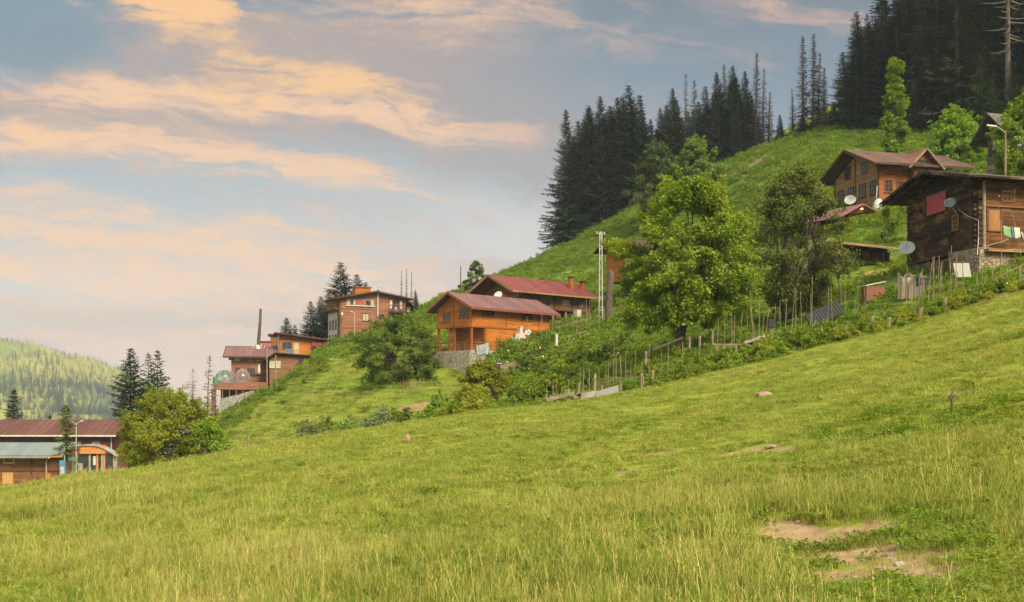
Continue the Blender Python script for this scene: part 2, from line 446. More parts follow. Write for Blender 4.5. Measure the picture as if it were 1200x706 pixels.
# direction of view as a pair of tangents (east-west, elevation), in units of 100 photo pixels
U = g.add(6.0, g.mul(g.div(dx, dyc), 14.0))
V = g.sub(4.8, g.mul(g.div(dz, dyc), 14.0))
warp = g.noise(g.vec(g.mul(U, 0.45), g.mul(V, 1.0), 0.0), 1.0, 6.0, 0.62, color=True)
wx, wy, wz = g.xyz(warp)
U2 = g.add(U, g.mul(g.sub(wx, 0.5), 2.2)); V2 = g.add(V, g.mul(g.sub(wy, 0.5), 0.85))
# clear sky between the clouds: blue grey above, pale to peach at the horizon; cooler to the right
def A(r_, g_, b_): return tuple(v * KS for v in srgb(r_, g_, b_))
left = g.ramp(g.div(V, 5.0), [(0.0, A(104, 134, 152)), (0.14, A(128, 148, 162)), (0.28, A(156, 160, 164)), (0.45, A(172, 177, 180)), (0.56, A(188, 184, 180)), (0.68, A(200, 190, 180)), (0.8, A(218, 190, 172)), (0.92, A(228, 194, 174))])
right = g.ramp(g.div(V, 5.0), [(0.0, A(104, 116, 128)), (0.2, A(108, 128, 144)), (0.4, A(138, 150, 160)), (0.62, A(176, 172, 174)), (0.9, A(214, 190, 176))])
base = g.mix(g.smooth(U, 3.0, 8.5), left, right)
nish = g.scale(sky.outputs[0], 0.75)
base = g.mix(0.06, base, nish)
_a = g.div(g.sub(U, 6.0), 1.5); _b = g.div(g.sub(V, 3.0), 0.8)
base = g.mix(g.mul(g.m('EXPONENT', g.mul(g.add(g.mul(_a, _a), g.mul(_b, _b)), -1.0)), 0.6), base, A(226, 216, 212))
def blob(u, v, su, sv, slope=0.0, warped=True):
    su *= 1.12; sv *= 1.75 if sv < 0.3 else 1.1
    a = g.div(g.sub(U2 if warped else U, u), su)
    b_ = g.div(g.sub(g.sub(V2 if warped else V, v), g.mul(g.sub(U2 if warped else U, u), slope)), sv)
    return g.m('EXPONENT', g.mul(g.add(g.mul(a, a), g.mul(b_, b_)), -1.0))
def total(lst):
    s = None
    for k, b_ in lst:
        t = g.mul(b_, k); s = t if s is None else g.add(s, t)
    return s
stre = g.noise(g.vec(g.mul(U2, 0.42), g.mul(g.sub(V2, g.mul(U2, 0.10)), 2.8), 3.0), 1.0, 10.0, 0.66)
fine = g.noise(g.vec(g.mul(U2, 1.1), g.mul(g.sub(V2, g.mul(U2, 0.13)), 6.5), 8.0), 1.0, 10.0, 0.72)
puff = g.noise(g.vec(g.mul(U2, 1.7), g.mul(V2, 2.6), 5.0), 1.0, 8.0, 0.62)
tex = g.add(g.mul(stre, 0.5), g.mul(fine, 0.5))
texp = g.add(g.mul(stre, 0.35), g.mul(puff, 0.65))
up = g.smooth(V, 2.3, 0.9)                # fluffier above, drawn out below
tex = g.add(g.mul(tex, g.sub(1.0, g.mul(up, 0.55))), g.mul(texp, g.mul(up, 0.55)))
def soft(x, lo, hi): return g.smooth(x, lo, hi)
# greyish mauve cloud body
body = total([(0.9, blob(2.9, 0.55, 2.4, 0.6, 0.04)), (0.8, blob(1.8, 1.45, 2.6, 0.4, 0.04)), (0.7, blob(5.0, 0.45, 1.9, 0.5, 0.0)), (0.6, blob(0.3, 1.2, 1.3, 0.4)),
              (0.6, blob(5.6, 1.45, 1.7, 0.4, 0.15)), (0.55, blob(7.6, 1.35, 1.8, 0.22, 0.12)), (0.75, blob(3.0, 3.75, 5.5, 0.45, 0.02)), (0.6, blob(6.6, 1.95, 1.4, 0.4, 0.1)), (0.4, blob(5.5, 3.2, 2.0, 0.6, 0.1))])
body = soft(g.add(body, g.mul(g.sub(tex, 0.5), 3.6)), 0.05, 1.0)
col = g.mix(g.mul(body, 0.85), base, g.mix(g.smooth(U, 3.2, 7.6), A(180, 158, 150), A(150, 148, 154)))
# lit peach streaks
lit = total([(1.0, blob(1.2, 1.0, 0.9, 0.10, 0.02)), (1.05, blob(2.3, 1.18, 1.9, 0.13, 0.05)), (1.1, blob(0.5, 1.64, 1.9, 0.12, 0.02)), (0.95, blob(3.4, 1.95, 1.5, 0.06, 0.2)), (0.8, blob(2.6, 1.9, 1.4, 0.08, 0.1)),
             (0.8, blob(4.7, 1.36, 1.0, 0.08, 0.1)), (0.8, blob(5.7, 1.72, 1.0, 0.07, 0.2)), (0.6, blob(5.6, 1.5, 0.9, 0.08, 0.1)), (1.1, blob(1.0, 2.68, 3.0, 0.16, 0.06)), (1.1, blob(0.9, 3.22, 2.6, 0.10, 0.07)), (0.8, blob(2.6, 3.0, 2.4, 0.09, 0.09)), (0.55, blob(0.3, 2.2, 0.7, 0.09, 0.1)),
             (0.8, blob(2.2, 3.55, 2.6, 0.09, 0.06)), (0.5, blob(4.2, 2.25, 1.8, 0.07, 0.12)), (1.1, blob(9.3, 0.11, 1.0, 0.10, 0.16)), (0.5, blob(7.3, 0.48, 1.8, 0.10, 0.14)), (0.7, blob(5.0, 0.2, 1.3, 0.22, 0.1)),
             (0.75, blob(1.5, 3.95, 2.4, 0.16, 0.0)), (0.6, blob(6.3, 0.02, 0.9, 0.14, 0.1)), (0.5, blob(4.4, 3.4, 2.4, 0.12, 0.1))])
lit = g.add(lit, g.add(g.mul(g.smooth(U, 7.5, 3.5), 0.16), g.mul(g.smooth(V, 2.4, 3.6), 0.18)))
lit = soft(g.add(g.mul(lit, g.smooth(fine, 0.30, 0.62, 0.45, 1.2)), g.mul(g.sub(tex, 0.5), 4.4)), 0.10, 1.75)
litc = g.mix(g.smooth(U, 4.2, 8.5), A(247, 200, 160), A(206, 168, 154))
litc = g.mix(g.smooth(V, 2.8, 4.2), litc, A(240, 204, 178))
col = g.mix(g.mul(lit, 0.95), col, litc)
# the brightest golden patches
gold = total([(1.2, blob(3.3, 0.82, 0.9, 0.17, 0.12)), (0.9, blob(4.4, 1.08, 0.75, 0.10, 0.16)), (0.6, blob(2.4, 1.12, 0.9, 0.1, 0.05)), (1.25, blob(1.85, -0.02, 0.6, 0.24, 0.2)), (1.0, blob(2.5, 0.1, 0.9, 0.14, 0.0)), (0.7, blob(0.5, 1.62, 1.3, 0.06, 0.03)), (0.5, blob(0.9, 1.2, .5, .06)), (0.4, blob(1.2, 3.27, 1.6, .05, .07))])
gold = soft(g.add(g.mul(gold, g.smooth(fine, 0.30, 0.62, 0.55, 1.15)), g.mul(g.sub(tex, 0.5), 4.6)), 0.25, 1.55)
col = g.mix(g.mul(gold, 0.95), col, A(255, 200, 136))
# gap of clear blue at the upper left and dull ones at the upper right
blue = total([(1.1, blob(0.4, 0.5, 1.0, 0.36, 0.0)), (0.35, blob(6.3, 0.45, 1.2, 0.22)), (0.35, blob(6.6, 0.95, 1.0, 0.17)), (0.5, blob(4.5, 1.58, 1.0, .07, .1))])
blue = soft(g.add(blue, g.mul(g.sub(tex, 0.5), 1.6)), 0.25, 0.85)
col = g.mix(g.mul(blue, 0.85), col, A(112, 140, 158))
# sky out of the picture: glow added overhead and behind to light the meadow
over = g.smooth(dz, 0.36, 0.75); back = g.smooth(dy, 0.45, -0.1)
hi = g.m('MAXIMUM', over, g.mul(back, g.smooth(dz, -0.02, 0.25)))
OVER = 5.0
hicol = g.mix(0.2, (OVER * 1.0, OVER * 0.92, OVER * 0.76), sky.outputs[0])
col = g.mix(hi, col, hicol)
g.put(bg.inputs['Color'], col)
# ------------------------------------------------------------------ ground
_dirt = []
def dirt_px(px, py, hw, hd):
    p = ground_at(px, py); _dirt.append((p[0], p[1], hw, hd))
for px, py, hw, hd in ((925, 622, 0.34, 0.7), (955, 630, 0.4, 0.6), (1010, 622, 0.5, 0.45), (1000, 648, 0.6, 0.55), (1055, 652, 0.55, 0.6), (1085, 668, 0.35, 0.5), (993, 674, 0.3, 0.5),
                       (872, 530, 0.6, 0.7), (915, 526, 0.4, 0.5), (775, 531, 0.55, 0.4), (738, 553, 0.3, 0.35), (1125, 460, 0.7, 0.3)):
    dirt_px(px, py, hw, hd)
DIRT += _dirt
SCAR = []
for px, py, hw, hd in ((462, 487, 1.5, 2.2), (475, 483, 2.0, 2.6), (494, 476, 2.0, 2.2), (512, 471, 1.6, 1.8), (530, 466, 1.4, 1.6), (448, 491, 1.0, 1.2), (680, 421, 2.2, 1.8), (645, 425, 2.6, 1.2),
                       (1158, 352, 2.4, 1.2), (1030, 322, 1.5, 1.5), (905, 428, 2.2, 1.0), (1148, 318, 2.0, 1.2)):
    p = ground_at(px, py); SCAR.append((p[0], p[1], hw, hd))

def ground_material():
    m, g, b = material('ground')
    p = pos(g); x, y, z = g.xyz(p)
    n1 = g.noise(p, 0.16, 5.0, 0.6); n2 = g.noise(p, 1.6, 5.0, 0.65); n3 = g.noise(p, 9.0, 3.0, 0.6)
    mead = g.mix(g.smooth(n1, 0.35, 0.65), (0.16, 0.205, 0.022), (0.235, 0.245, 0.036))
    mead = g.mix(g.smooth(n2, 0.45, 0.75), mead, (0.125, 0.18, 0.02))
    mead = g.mix(g.mul(g.smooth(n3, 0.5, 0.8), 0.5), mead, (0.05, 0.06, 0.015))
    slope = g.mix(g.smooth(n1, 0.35, 0.65), (0.075, 0.135, 0.012), (0.125, 0.165, 0.02))
    slope = g.mix(g.smooth(n2, 0.5, 0.75), slope, (0.05, 0.09, 0.012))
    lslope = g.mix(g.smooth(g.noise(g.scale(p, (0.5, 0.5, 2.0)), 0.12, 5.0, 0.6), 0.4, 0.62), (0.13, 0.19, 0.018), (0.20, 0.22, 0.032))
    slope = g.mix(g.smooth(x, -2.0, -14.0), slope, lslope)
    edge = g.add(70.0, g.mul(g.noise(p, 0.3, 3.0), 8.0))
    col = g.mix(g.smooth(g.sub(y, edge), 0.0, 7.0), mead, slope)
    # bare ground under the forest
    nn = g.mul(g.sub(g.noise(p, 3.2, 6.0, 0.7), 0.5), 2.6)
    def patches(lst, soft=0.35):
        s = None
        for cx, cy, hw, hd in lst:
            a = g.div(g.sub(x, cx), hw); c = g.div(g.sub(y, cy), hd)
            r = g.m('SQRT', g.add(g.mul(a, a), g.mul(c, c)))
            v = g.smooth(g.add(r, nn), 1.38, 1.38 - soft)
            s = v if s is None else g.m('MAXIMUM', s, v)
        return s
    soil = g.mix(g.smooth(g.noise(p, 3.0, 5.0, 0.65), 0.35, 0.65), (0.205, 0.145, 0.078), (0.30, 0.22, 0.125))
    soil = g.mix(g.mul(g.smooth(g.noise(p, 22.0, 3.0, 0.6), 0.5, 0.7), 0.35), soil, (0.22, 0.15, 0.095))
    col = g.mix(patches(DIRT), col, soil)
    soil2 = g.mix(g.smooth(g.noise(p, 1.2, 5.0, 0.65), 0.35, 0.65), (0.17, 0.11, 0.055), (0.27, 0.19, 0.10))
    col = g.mix(g.mul(patches(SCAR, 0.25), 0.85), col, soil2)
    far = g.mix(g.noise(p, 0.01, 4.0), (0.04, 0.07, 0.02), (0.08, 0.11, 0.03))
    col = g.mix(g.smooth(y, 300.0, 420.0), col, far)
    g.put(b.inputs['Base Color'], col); b.inputs['Roughness'].default_value = 0.95; b.inputs['Specular IOR Level'].default_value = 0.1
    bump(g, b, g.add(g.mul(n2, 0.6), g.mul(n3, 0.4)), 0.7, 0.12)
    return m

def grid_mesh(name, xs, ys, zfun, mat):
    X, Y = np.meshgrid(xs, ys); Zz = zfun(X, Y)
    v = np.stack([X.ravel(), Y.ravel(), Zz.ravel()], 1)
    nx, ny = len(xs), len(ys)
    i = (np.arange(ny - 1)[:, None] * nx + np.arange(nx - 1)[None, :]).ravel()
    return mesh_np(name, v, np.stack([i, i + 1, i + 1 + nx, i + nx], 1), mat, True)

gx = np.concatenate([-np.geomspace(110.8, 3600, 26)[::-1], np.arange(-110, -11.9, 0.8), np.arange(-11.5, 12.0, 0.35), np.arange(12.2, 110.1, 0.8), np.geomspace(111.0, 3600, 26)])
gy = np.concatenate([-np.geomspace(30.8, 900, 14)[::-1], np.arange(-30, 8, 0.7), np.arange(8, 19, 0.25), np.arange(19, 100, 0.7), np.arange(100, 330, 1.4), np.geomspace(331, 3700, 36)])
ground = put_mesh('ground', grid_mesh('ground', gx, gy, lambda X, Y: H(X, Y), ground_material()))
tag(ground, kind='structure')

# far wooded hill across the valley, on the left
def hill_h(x, y):
    cx = np.array([-3000, -1900, -1250, -1000, -860, -740, -560, 0]); cz = np.array([230, 240, 178, 148, 100, 45, -30, -60])
    crest = pchip(cx, cz, x.ravel()).reshape(x.shape) + 9 * np.sin(x * 0.021) + 5 * np.sin(x * 0.053 + 1)
    f = np.clip((y - 1450) / (2350 - 1450), 0, 1); f = np.sin(f * math.pi / 2) ** 1.15
    gul = 22 * np.sin(x * 0.0145 + y * 0.006) * np.sin(f * math.pi) + 9 * np.sin(x * 0.04 - y * 0.013) * np.sin(f * math.pi)
    back = np.clip((y - 2350) / 900, 0, 1)
    return -60 + (crest + 60) * f * (1 - 0.5 * back) + gul
def hill_material():
    m, g, b = material('hill_meadow')
    p = pos(g); n = g.noise(p, 0.006, 6.0, 0.6)
    col = g.mix(g.smooth(n, 0.4, 0.62), (0.20, 0.20, 0.026), (0.105, 0.135, 0.022))
    g.put(b.inputs['Base Color'], col); b.inputs['Roughness'].default_value = 1.0
    return m
hill = put_mesh('hill', grid_mesh('hill', np.linspace(-2400, -200, 150), np.linspace(1450, 3200, 110), hill_h, hill_material()))
tag(hill, kind='structure')

# ------------------------------------------------------------------ scattering (only for what nobody could count)
SRC = {}
def scatter(name, pts, scl, rot, var, meshes, label, cat):
    src = bpy.data.collections.new(name + '_kinds')
    for i, me in enumerate(meshes):
        src.objects.link(bpy.data.objects.new('%s_kind_%s' % (name, 'abcdefghijkl'[i]), me))
    me = bpy.data.meshes.new(name); n = len(pts)
    me.vertices.add(n); me.vertices.foreach_set('co', np.ascontiguousarray(pts, dtype=np.float32).ravel())
    for nm, tp, val in (('size', 'FLOAT_VECTOR', scl), ('turn', 'FLOAT_VECTOR', rot), ('kind_index', 'INT', var)):
        at_ = me.attributes.new(nm, tp, 'POINT')
        at_.data.foreach_set('vector' if tp == 'FLOAT_VECTOR' else 'value', np.ascontiguousarray(val, dtype=np.float32 if tp != 'INT' else np.int32).ravel())
    me.update()
    o = link(bpy.data.objects.new(name, me))
    t = bpy.data.node_groups.new(name + '_nodes', 'GeometryNodeTree'); t.is_modifier = True
    t.interface.new_socket('Geometry', in_out='INPUT', socket_type='NodeSocketGeometry')
    t.interface.new_socket('Geometry', in_out='OUTPUT', socket_type='NodeSocketGeometry')
    N = t.nodes; L = t.links
    gi = N.new('NodeGroupInput'); go = N.new('NodeGroupOutput')
    ci = N.new('GeometryNodeCollectionInfo'); ci.inputs[0].default_value = src; ci.inputs[1].default_value = True; ci.inputs[2].default_value = True
    ip = N.new('GeometryNodeInstanceOnPoints'); ip.inputs['Pick Instance'].default_value = True
    def attr(nm, tp):
        a = N.new('GeometryNodeInputNamedAttribute'); a.data_type = tp; a.inputs[0].default_value = nm
        return next(s for s in a.outputs if s.enabled and s.name == 'Attribute')
    L.new(gi.outputs[0], ip.inputs['Points']); L.new(ci.outputs[0], ip.inputs['Instance'])
    L.new(attr('kind_index', 'INT'), ip.inputs['Instance Index']); L.new(attr('turn', 'FLOAT_VECTOR'), ip.inputs['Rotation']); L.new(attr('size', 'FLOAT_VECTOR'), ip.inputs['Scale'])
    L.new(ip.outputs[0], go.inputs[0])
    md = o.modifiers.new('scatter', 'NODES'); md.node_group = t
    return tag(o, label, cat, kind='stuff')

def blade_mat(name, c1, c2, c3):
    return leaf_mat(name, c1, c2, c3, 0.35, 0.35, 0.22)
M['blade_green'] = blade_mat('blade_green', (0.148, 0.215, 0.03), (0.212, 0.256, 0.042), (0.122, 0.185, 0.025))
M['blade_light'] = blade_mat('blade_light', (0.245, 0.287, 0.05), (0.307, 0.32, 0.066), (0.202, 0.256, 0.04))
M['blade_straw'] = blade_mat('blade_straw', (0.38, 0.345, 0.10), (0.45, 0.40, 0.14), None)
M['weed'] = blade_mat('weed', (0.12, 0.20, 0.02), (0.16, 0.23, 0.03), (0.20, 0.25, 0.06))

def tuft(name, n, rad, hgt, lean, width, straw=0.1, light=0.4, stalks=0, broad=0):
    V = []; Fc = []; mi = []
    for i in range(n):
        r = rad * math.sqrt(rnd.random()); th = rnd.uniform(0, 6.283); bx, by = r * math.cos(th), r * math.sin(th)
        h = hgt * rnd.uniform(0.45, 1.1); w = width * rnd.uniform(0.7, 1.3)
        ld = rnd.uniform(0, 6.283); l = lean * h * rnd.uniform(0.2, 1.2)
        lx, ly = l * math.cos(ld), l * math.sin(ld); wa = rnd.uniform(0, 3.1416); wx, wy = w * math.cos(wa), w * math.sin(wa)
        o = len(V)
        V += [(bx - wx, by - wy, -0.02), (bx + wx, by + wy, -0.02), (bx + lx * .35 + wx * .8, by + ly * .35 + wy * .8, h * .6), (bx + lx * .35 - wx * .8, by + ly * .35 - wy * .8, h * .6), (bx + lx, by + ly, h)]
        Fc += [(o, o + 1, o + 2), (o, o + 2, o + 3), (o + 3, o + 2, o + 4)]
        u = rnd.random(); k = 2 if u < straw else (1 if u < straw + light else 0); mi += [k] * 3
    for i in range(stalks):
        r = rad * math.sqrt(rnd.random()); th = rnd.uniform(0, 6.283); bx, by = r * math.cos(th), r * math.sin(th)
        h = hgt * rnd.uniform(1.2, 1.9); ld = rnd.uniform(0, 6.283); l = 0.2 * h; lx, ly = l * math.cos(ld), l * math.sin(ld); w = width * 0.55
        o = len(V)
        V += [(bx - w, by, 0), (bx + w, by, 0), (bx + lx + w * .7, by + ly, h * .85), (bx + lx - w * .7, by + ly, h * .85)]
        Fc += [(o, o + 1, o + 2), (o, o + 2, o + 3)]; mi += [2, 2]
        for j in range(4):
            o = len(V); zz = h * (0.78 + 0.08 * j); q = w * 3
            ex = bx + lx * (0.9 + 0.1 * j) + rnd.uniform(-1, 1) * q * 2; ey = by + ly * (0.9 + .1 * j) + rnd.uniform(-1, 1) * q * 2
            V += [(ex - w * 1.5, ey, zz), (ex + w * 1.5, ey, zz), (ex, ey, zz + h * .1)]; Fc += [(o, o + 1, o + 2)]; mi += [2]
    for i in range(broad):
        r = rad * math.sqrt(rnd.random()); th = rnd.uniform(0, 6.283); bx, by = r * math.cos(th), r * math.sin(th)
        a = rnd.uniform(0, 6.283); ca, sa = math.cos(a), math.sin(a); L = rnd.uniform(0.03, 0.075); z0 = rnd.uniform(0.02, 0.08); up = rnd.uniform(-.1, .5) * L; w = L * 0.32
        o = len(V)
        V += [(bx, by, z0), (bx + ca * L * .5 - sa * w, by + sa * L * .5 + ca * w, z0 + up), (bx + ca * L, by + sa * L, z0 + up * .8), (bx + ca * L * .5 + sa * w, by + sa * L * .5 - ca * w, z0 + up)]
        Fc += [(o, o + 1, o + 2), (o, o + 2, o + 3)]; mi += [3, 3]
    me = mesh_np(name, V, Fc, [M['blade_green'], M['blade_light'], M['blade_straw'], M['weed']])
    me.polygons.foreach_set('material_index', np.array(mi, dtype=np.int32))
    return me

tufts = [tuft('grass_short', 90, 0.2, 0.06, 0.95, 0.003, 0.03, 0.45),
         tuft('grass_short', 80, 0.2, 0.075, 0.95, 0.003, 0.03, 0.4, 0, 8),
         tuft('grass_mid', 90, 0.2, 0.105, 0.9, 0.0034, 0.05, 0.45, 0),
         tuft('grass_mid', 90, 0.2, 0.13, 0.85, 0.0034, 0.07, 0.45, 2, 5),
         tuft('grass_long', 75, 0.18, 0.19, 0.75, 0.0035, 0.10, 0.45, 4),
         tuft('grass_weeds', 25, 0.2, 0.08, 0.9, 0.0035, 0.05, 0.4, 0, 45),
         tuft('grass_tall_dark', 60, 0.16, 0.28, 0.5, 0.006, 0.03, 0.15, 2)]
def fan(n, y0, y1, amax, amin=None):
    y = np.sqrt(rng.random(n) * (y1 * y1 - y0 * y0) + y0 * y0); a = rng.uniform(-amax if amin is None else amin, amax, n)
    return a * y, y
GX = []; GY = []; GS = []
for n, y0, y1, s in ((17500, 5, 22, 1.0), (17000, 22, 46, 1.25), (17000, 46, 84, 1.7)):
    x, y = fan(n, y0, y1, 0.74, -.62); GX.append(x); GY.append(y); GS.append(np.full(n, s))
GX = np.concatenate(GX); GY = np.concatenate(GY); GS = np.concatenate(GS)
keep = np.ones(len(GX), bool)
for cx, cy, hw, hd in DIRT:
    r = np.hypot((GX - cx) / hw, (GY - cy) / hd); keep &= (r > 1.12 + .35 * (wavy(GX, GY, 5.0))) | (rng.random(len(GX)) < 0.09)
GX, GY, GS = GX[keep], GY[keep], GS[keep]
wv = wavy(GX, GY); leftness = np.clip((-GX / GY + 0.05) / 0.35, 0, 1); mown = np.clip((GY - 18) / 20, 0, 1) * (1 - leftness * 0.7)
u = rng.random(len(GX)) * .8 + .1 + 0.3 * wv + 0.3 * wavy(GX - 3, GY + 7, 2.3) + 0.30 * leftness - 0.45 * mown
kind = np.select([u < 0.12, u < 0.30, u < 0.62, u < 0.92, u < 1.18], [0, 1, 2, 3, 4], 4)
front = np.clip((19 - GY) / 6, 0, 1)
kind = np.where(rng.random(len(GX)) < .3 * front, np.where(rng.random(len(GX)) < .45, 6, 4), kind)
kind = np.where(rng.random(len(GX)) < 0.05 + 0.10 * (wavy(GX + 9, GY - 4, 1.6) > 0.35), 5, kind)
# darker tall clump on the left, weedy patch near the dry stalk on the right
cl = ground_at(100, 600); kind = np.where((np.hypot((GX - cl[0]) / 3.2, (GY - cl[1]) / 1.8) < 1) & (rng.random(len(GX)) < 0.6), 6, kind)
cr = ground_at(1110, 487); near = np.hypot((GX - cr[0]) / 2.6, (GY - cr[1]) / 4.0) < 1
kind = np.where(near, np.where(rng.random(len(GX)) < 0.5, 5, 1), kind)
for cx, cy, hw, hd in DIRT:
    r = np.hypot((GX - cx) / hw, (GY - cy) / hd); kind = np.where(r < 1.7, np.where(rng.random(len(GX)) < 0.25, 5, 0), np.where((np.abs(GX - cx) < 1.5 * hw + .2) & (GY < cy) & (GY > cy - 3.4), np.minimum(kind, 1), kind))
hs = rng.uniform(0.7, 1.3, len(GX)) * (1 + 0.2 * wv + .25 * wavy(GX + 5, GY, 2.9))
scl = np.stack([GS * rng.uniform(.85, 1.2, len(GX)), GS * rng.uniform(.85, 1.2, len(GX)), hs * (1 + (GS - 1) * 0.12)], 1)
rot = np.stack([rng.normal(0, .1, len(GX)), rng.normal(0, .1, len(GX)), rng.uniform(0, 6.28, len(GX))], 1)
scatter('grass', np.stack([GX, GY, H(GX, GY)], 1), scl, rot, kind, tufts, 'uneven yellow green grass with straw stalks covering the sloping meadow', 'grass')
# ------------------------------------------------------------------ plants
def unit(v): return v / (np.linalg.norm(v, axis=-1, keepdims=True) + 1e-9)

def leaves(cen, n_each, spread, size, up=0.5, outc=None, r=rng, aspect=0.55, flat=0.75):
    """many folded leaf-sized quads round each centre; returns vertices and quads"""
    cen = np.repeat(np.asarray(cen, float), n_each, axis=0)
    sp = np.repeat(np.asarray(spread, float), n_each) if np.ndim(spread) else np.full(len(cen), spread)
    dr = unit(r.normal(size=cen.shape)); dr[:, 2] *= flat
    p = cen + dr * (sp * r.random(len(cen)) ** 0.55)[:, None]
    nrm = r.normal(size=p.shape) * 0.8 + np.array([0, 0, up])
    if outc is not None: nrm += unit(p - outc) * 0.8
    nrm = unit(nrm)
    t = unit(np.cross(nrm, r.normal(size=p.shape))); b = np.cross(nrm, t)
    L = (size * r.uniform(0.6, 1.35, len(p)))[:, None]; Wd = L * aspect
    v = np.stack([p - t * L * .5, p + b * Wd * .5 - nrm * L * .08, p + t * L * .5 - nrm * L * .12, p - b * Wd * .5 - nrm * L * .08], 1).reshape(-1, 3)
    f = np.arange(len(p) * 4).reshape(-1, 4)
    return v, f

def crown_centres(h0, h1, rad, k, prof, r, lobes=5, rough=0.22):
    """uneven clump centres filling a crown between heights h0 and h1; prof(t) is the relative radius"""
    ph = r.uniform(0, 6.28, lobes); out = []
    while len(out) < k:
        t = r.random(); th = r.uniform(0, 6.283)
        R_ = rad * prof(t) * (1 + rough * math.sin(2 * th + ph[0] + 3 * t) + rough * 0.7 * math.sin(3 * th + ph[1] - 5 * t) + rough * .5 * math.sin(5 * th + 9 * t + ph[2]))
        if R_ <= 0: continue
        q = R_ * (r.random() ** 0.35)
        out.append((q * math.cos(th), q * math.sin(th), h0 + t * (h1 - h0)))
    return np.array(out)

def broadleaf(name, seed, h, rad, base, k=90, n=130, leaf=0.26, prof=None, mat='leaf_mid', bark='bark', limbs=5, trunk_r=0.22, fork=None, spread=0.75, stems=1, rough=0.22, aspect=0.55, lean=0.0):
    """returns (trunk mesh, crown mesh) of a broadleaved tree h metres tall, crown radius rad, leaves starting at height base"""
    r = np.random.default_rng(seed)
    prof = prof or (lambda t: (math.sin(math.pi * min(1, 0.12 + 0.88 * t)) ** 0.6) * (1.0 - 0.25 * t))
    cen = crown_centres(base, h - spread * .5, rad - spread * .6, k, prof, r, rough=rough)
    cen[:, 0] += lean * cen[:, 2]
    sp = spread * r.uniform(0.55, 1.25, len(cen))
    mid = np.array([lean * (base + h) / 2, 0, base + (h - base) * .4])
    v, f = leaves(cen, n, sp, leaf, 0.45, mid, r, aspect)
    # stray sprays that break the outline
    far = unit(cen - mid); ex = cen + far * (sp * r.uniform(0.6, 1.3, len(cen)))[:, None]
    v2, f2 = leaves(ex, max(4, n // 8), sp * .45, leaf, 0.3, mid, r, aspect)
    crown = mesh_np(name + '_crown', np.concatenate([v, v2]), np.concatenate([f, f2 + len(v)]), M[mat])
    mb = MB(); fork = base * .8 if fork is None else fork
    for s_ in range(stems):
        a0 = 6.283 * s_ / stems + r.random(); off = 0.0 if stems == 1 else rad * 0.22
        bx, by = off * math.cos(a0), off * math.sin(a0)
        top = np.array([bx * 1.5 + lean * fork + r.normal() * .05, by * 1.5 + r.normal() * .05, fork])
        mb.tube([(bx, by, -0.6), (bx + r.normal() * .02, by, 0.0), (bx + lean * fork * .4, by, fork * .5), tuple(top)], [trunk_r * 1.35, trunk_r * 1.15, trunk_r * .95, trunk_r * .85], 8)
        sel = cen[np.argsort(r.random(len(cen)))[:limbs * 4]]
        ends = sel[np.argsort(np.arctan2(sel[:, 1], sel[:, 0]))]
        for i in range(limbs):
            grp = ends[i * 4:(i + 1) * 4]; tgt = grp.mean(axis=0) * np.array([.75, .75, .8]) + np.array([0, 0, .2 * fork])
            tgt[2] = max(tgt[2], fork + .5)
            mp = top + (tgt - top) * .5 + np.array([0, 0, .12 * (h - fork)]) * r.uniform(-.4, .6)
            mb.tube([tuple(top - np.array([0, 0, .15])), tuple(mp), tuple(tgt)], [trunk_r * .62, trunk_r * .42, trunk_r * .28], 6)
            for e in grp:
                q = tgt + (e - tgt) * .5 + r.normal(size=3) * .12
                mb.tube([tuple(tgt), tuple(q), tuple(e)], [trunk_r * .26, trunk_r * .17, trunk_r * .07], 4)
    return mb.mesh(name + '_trunk', M[bark], True), crown

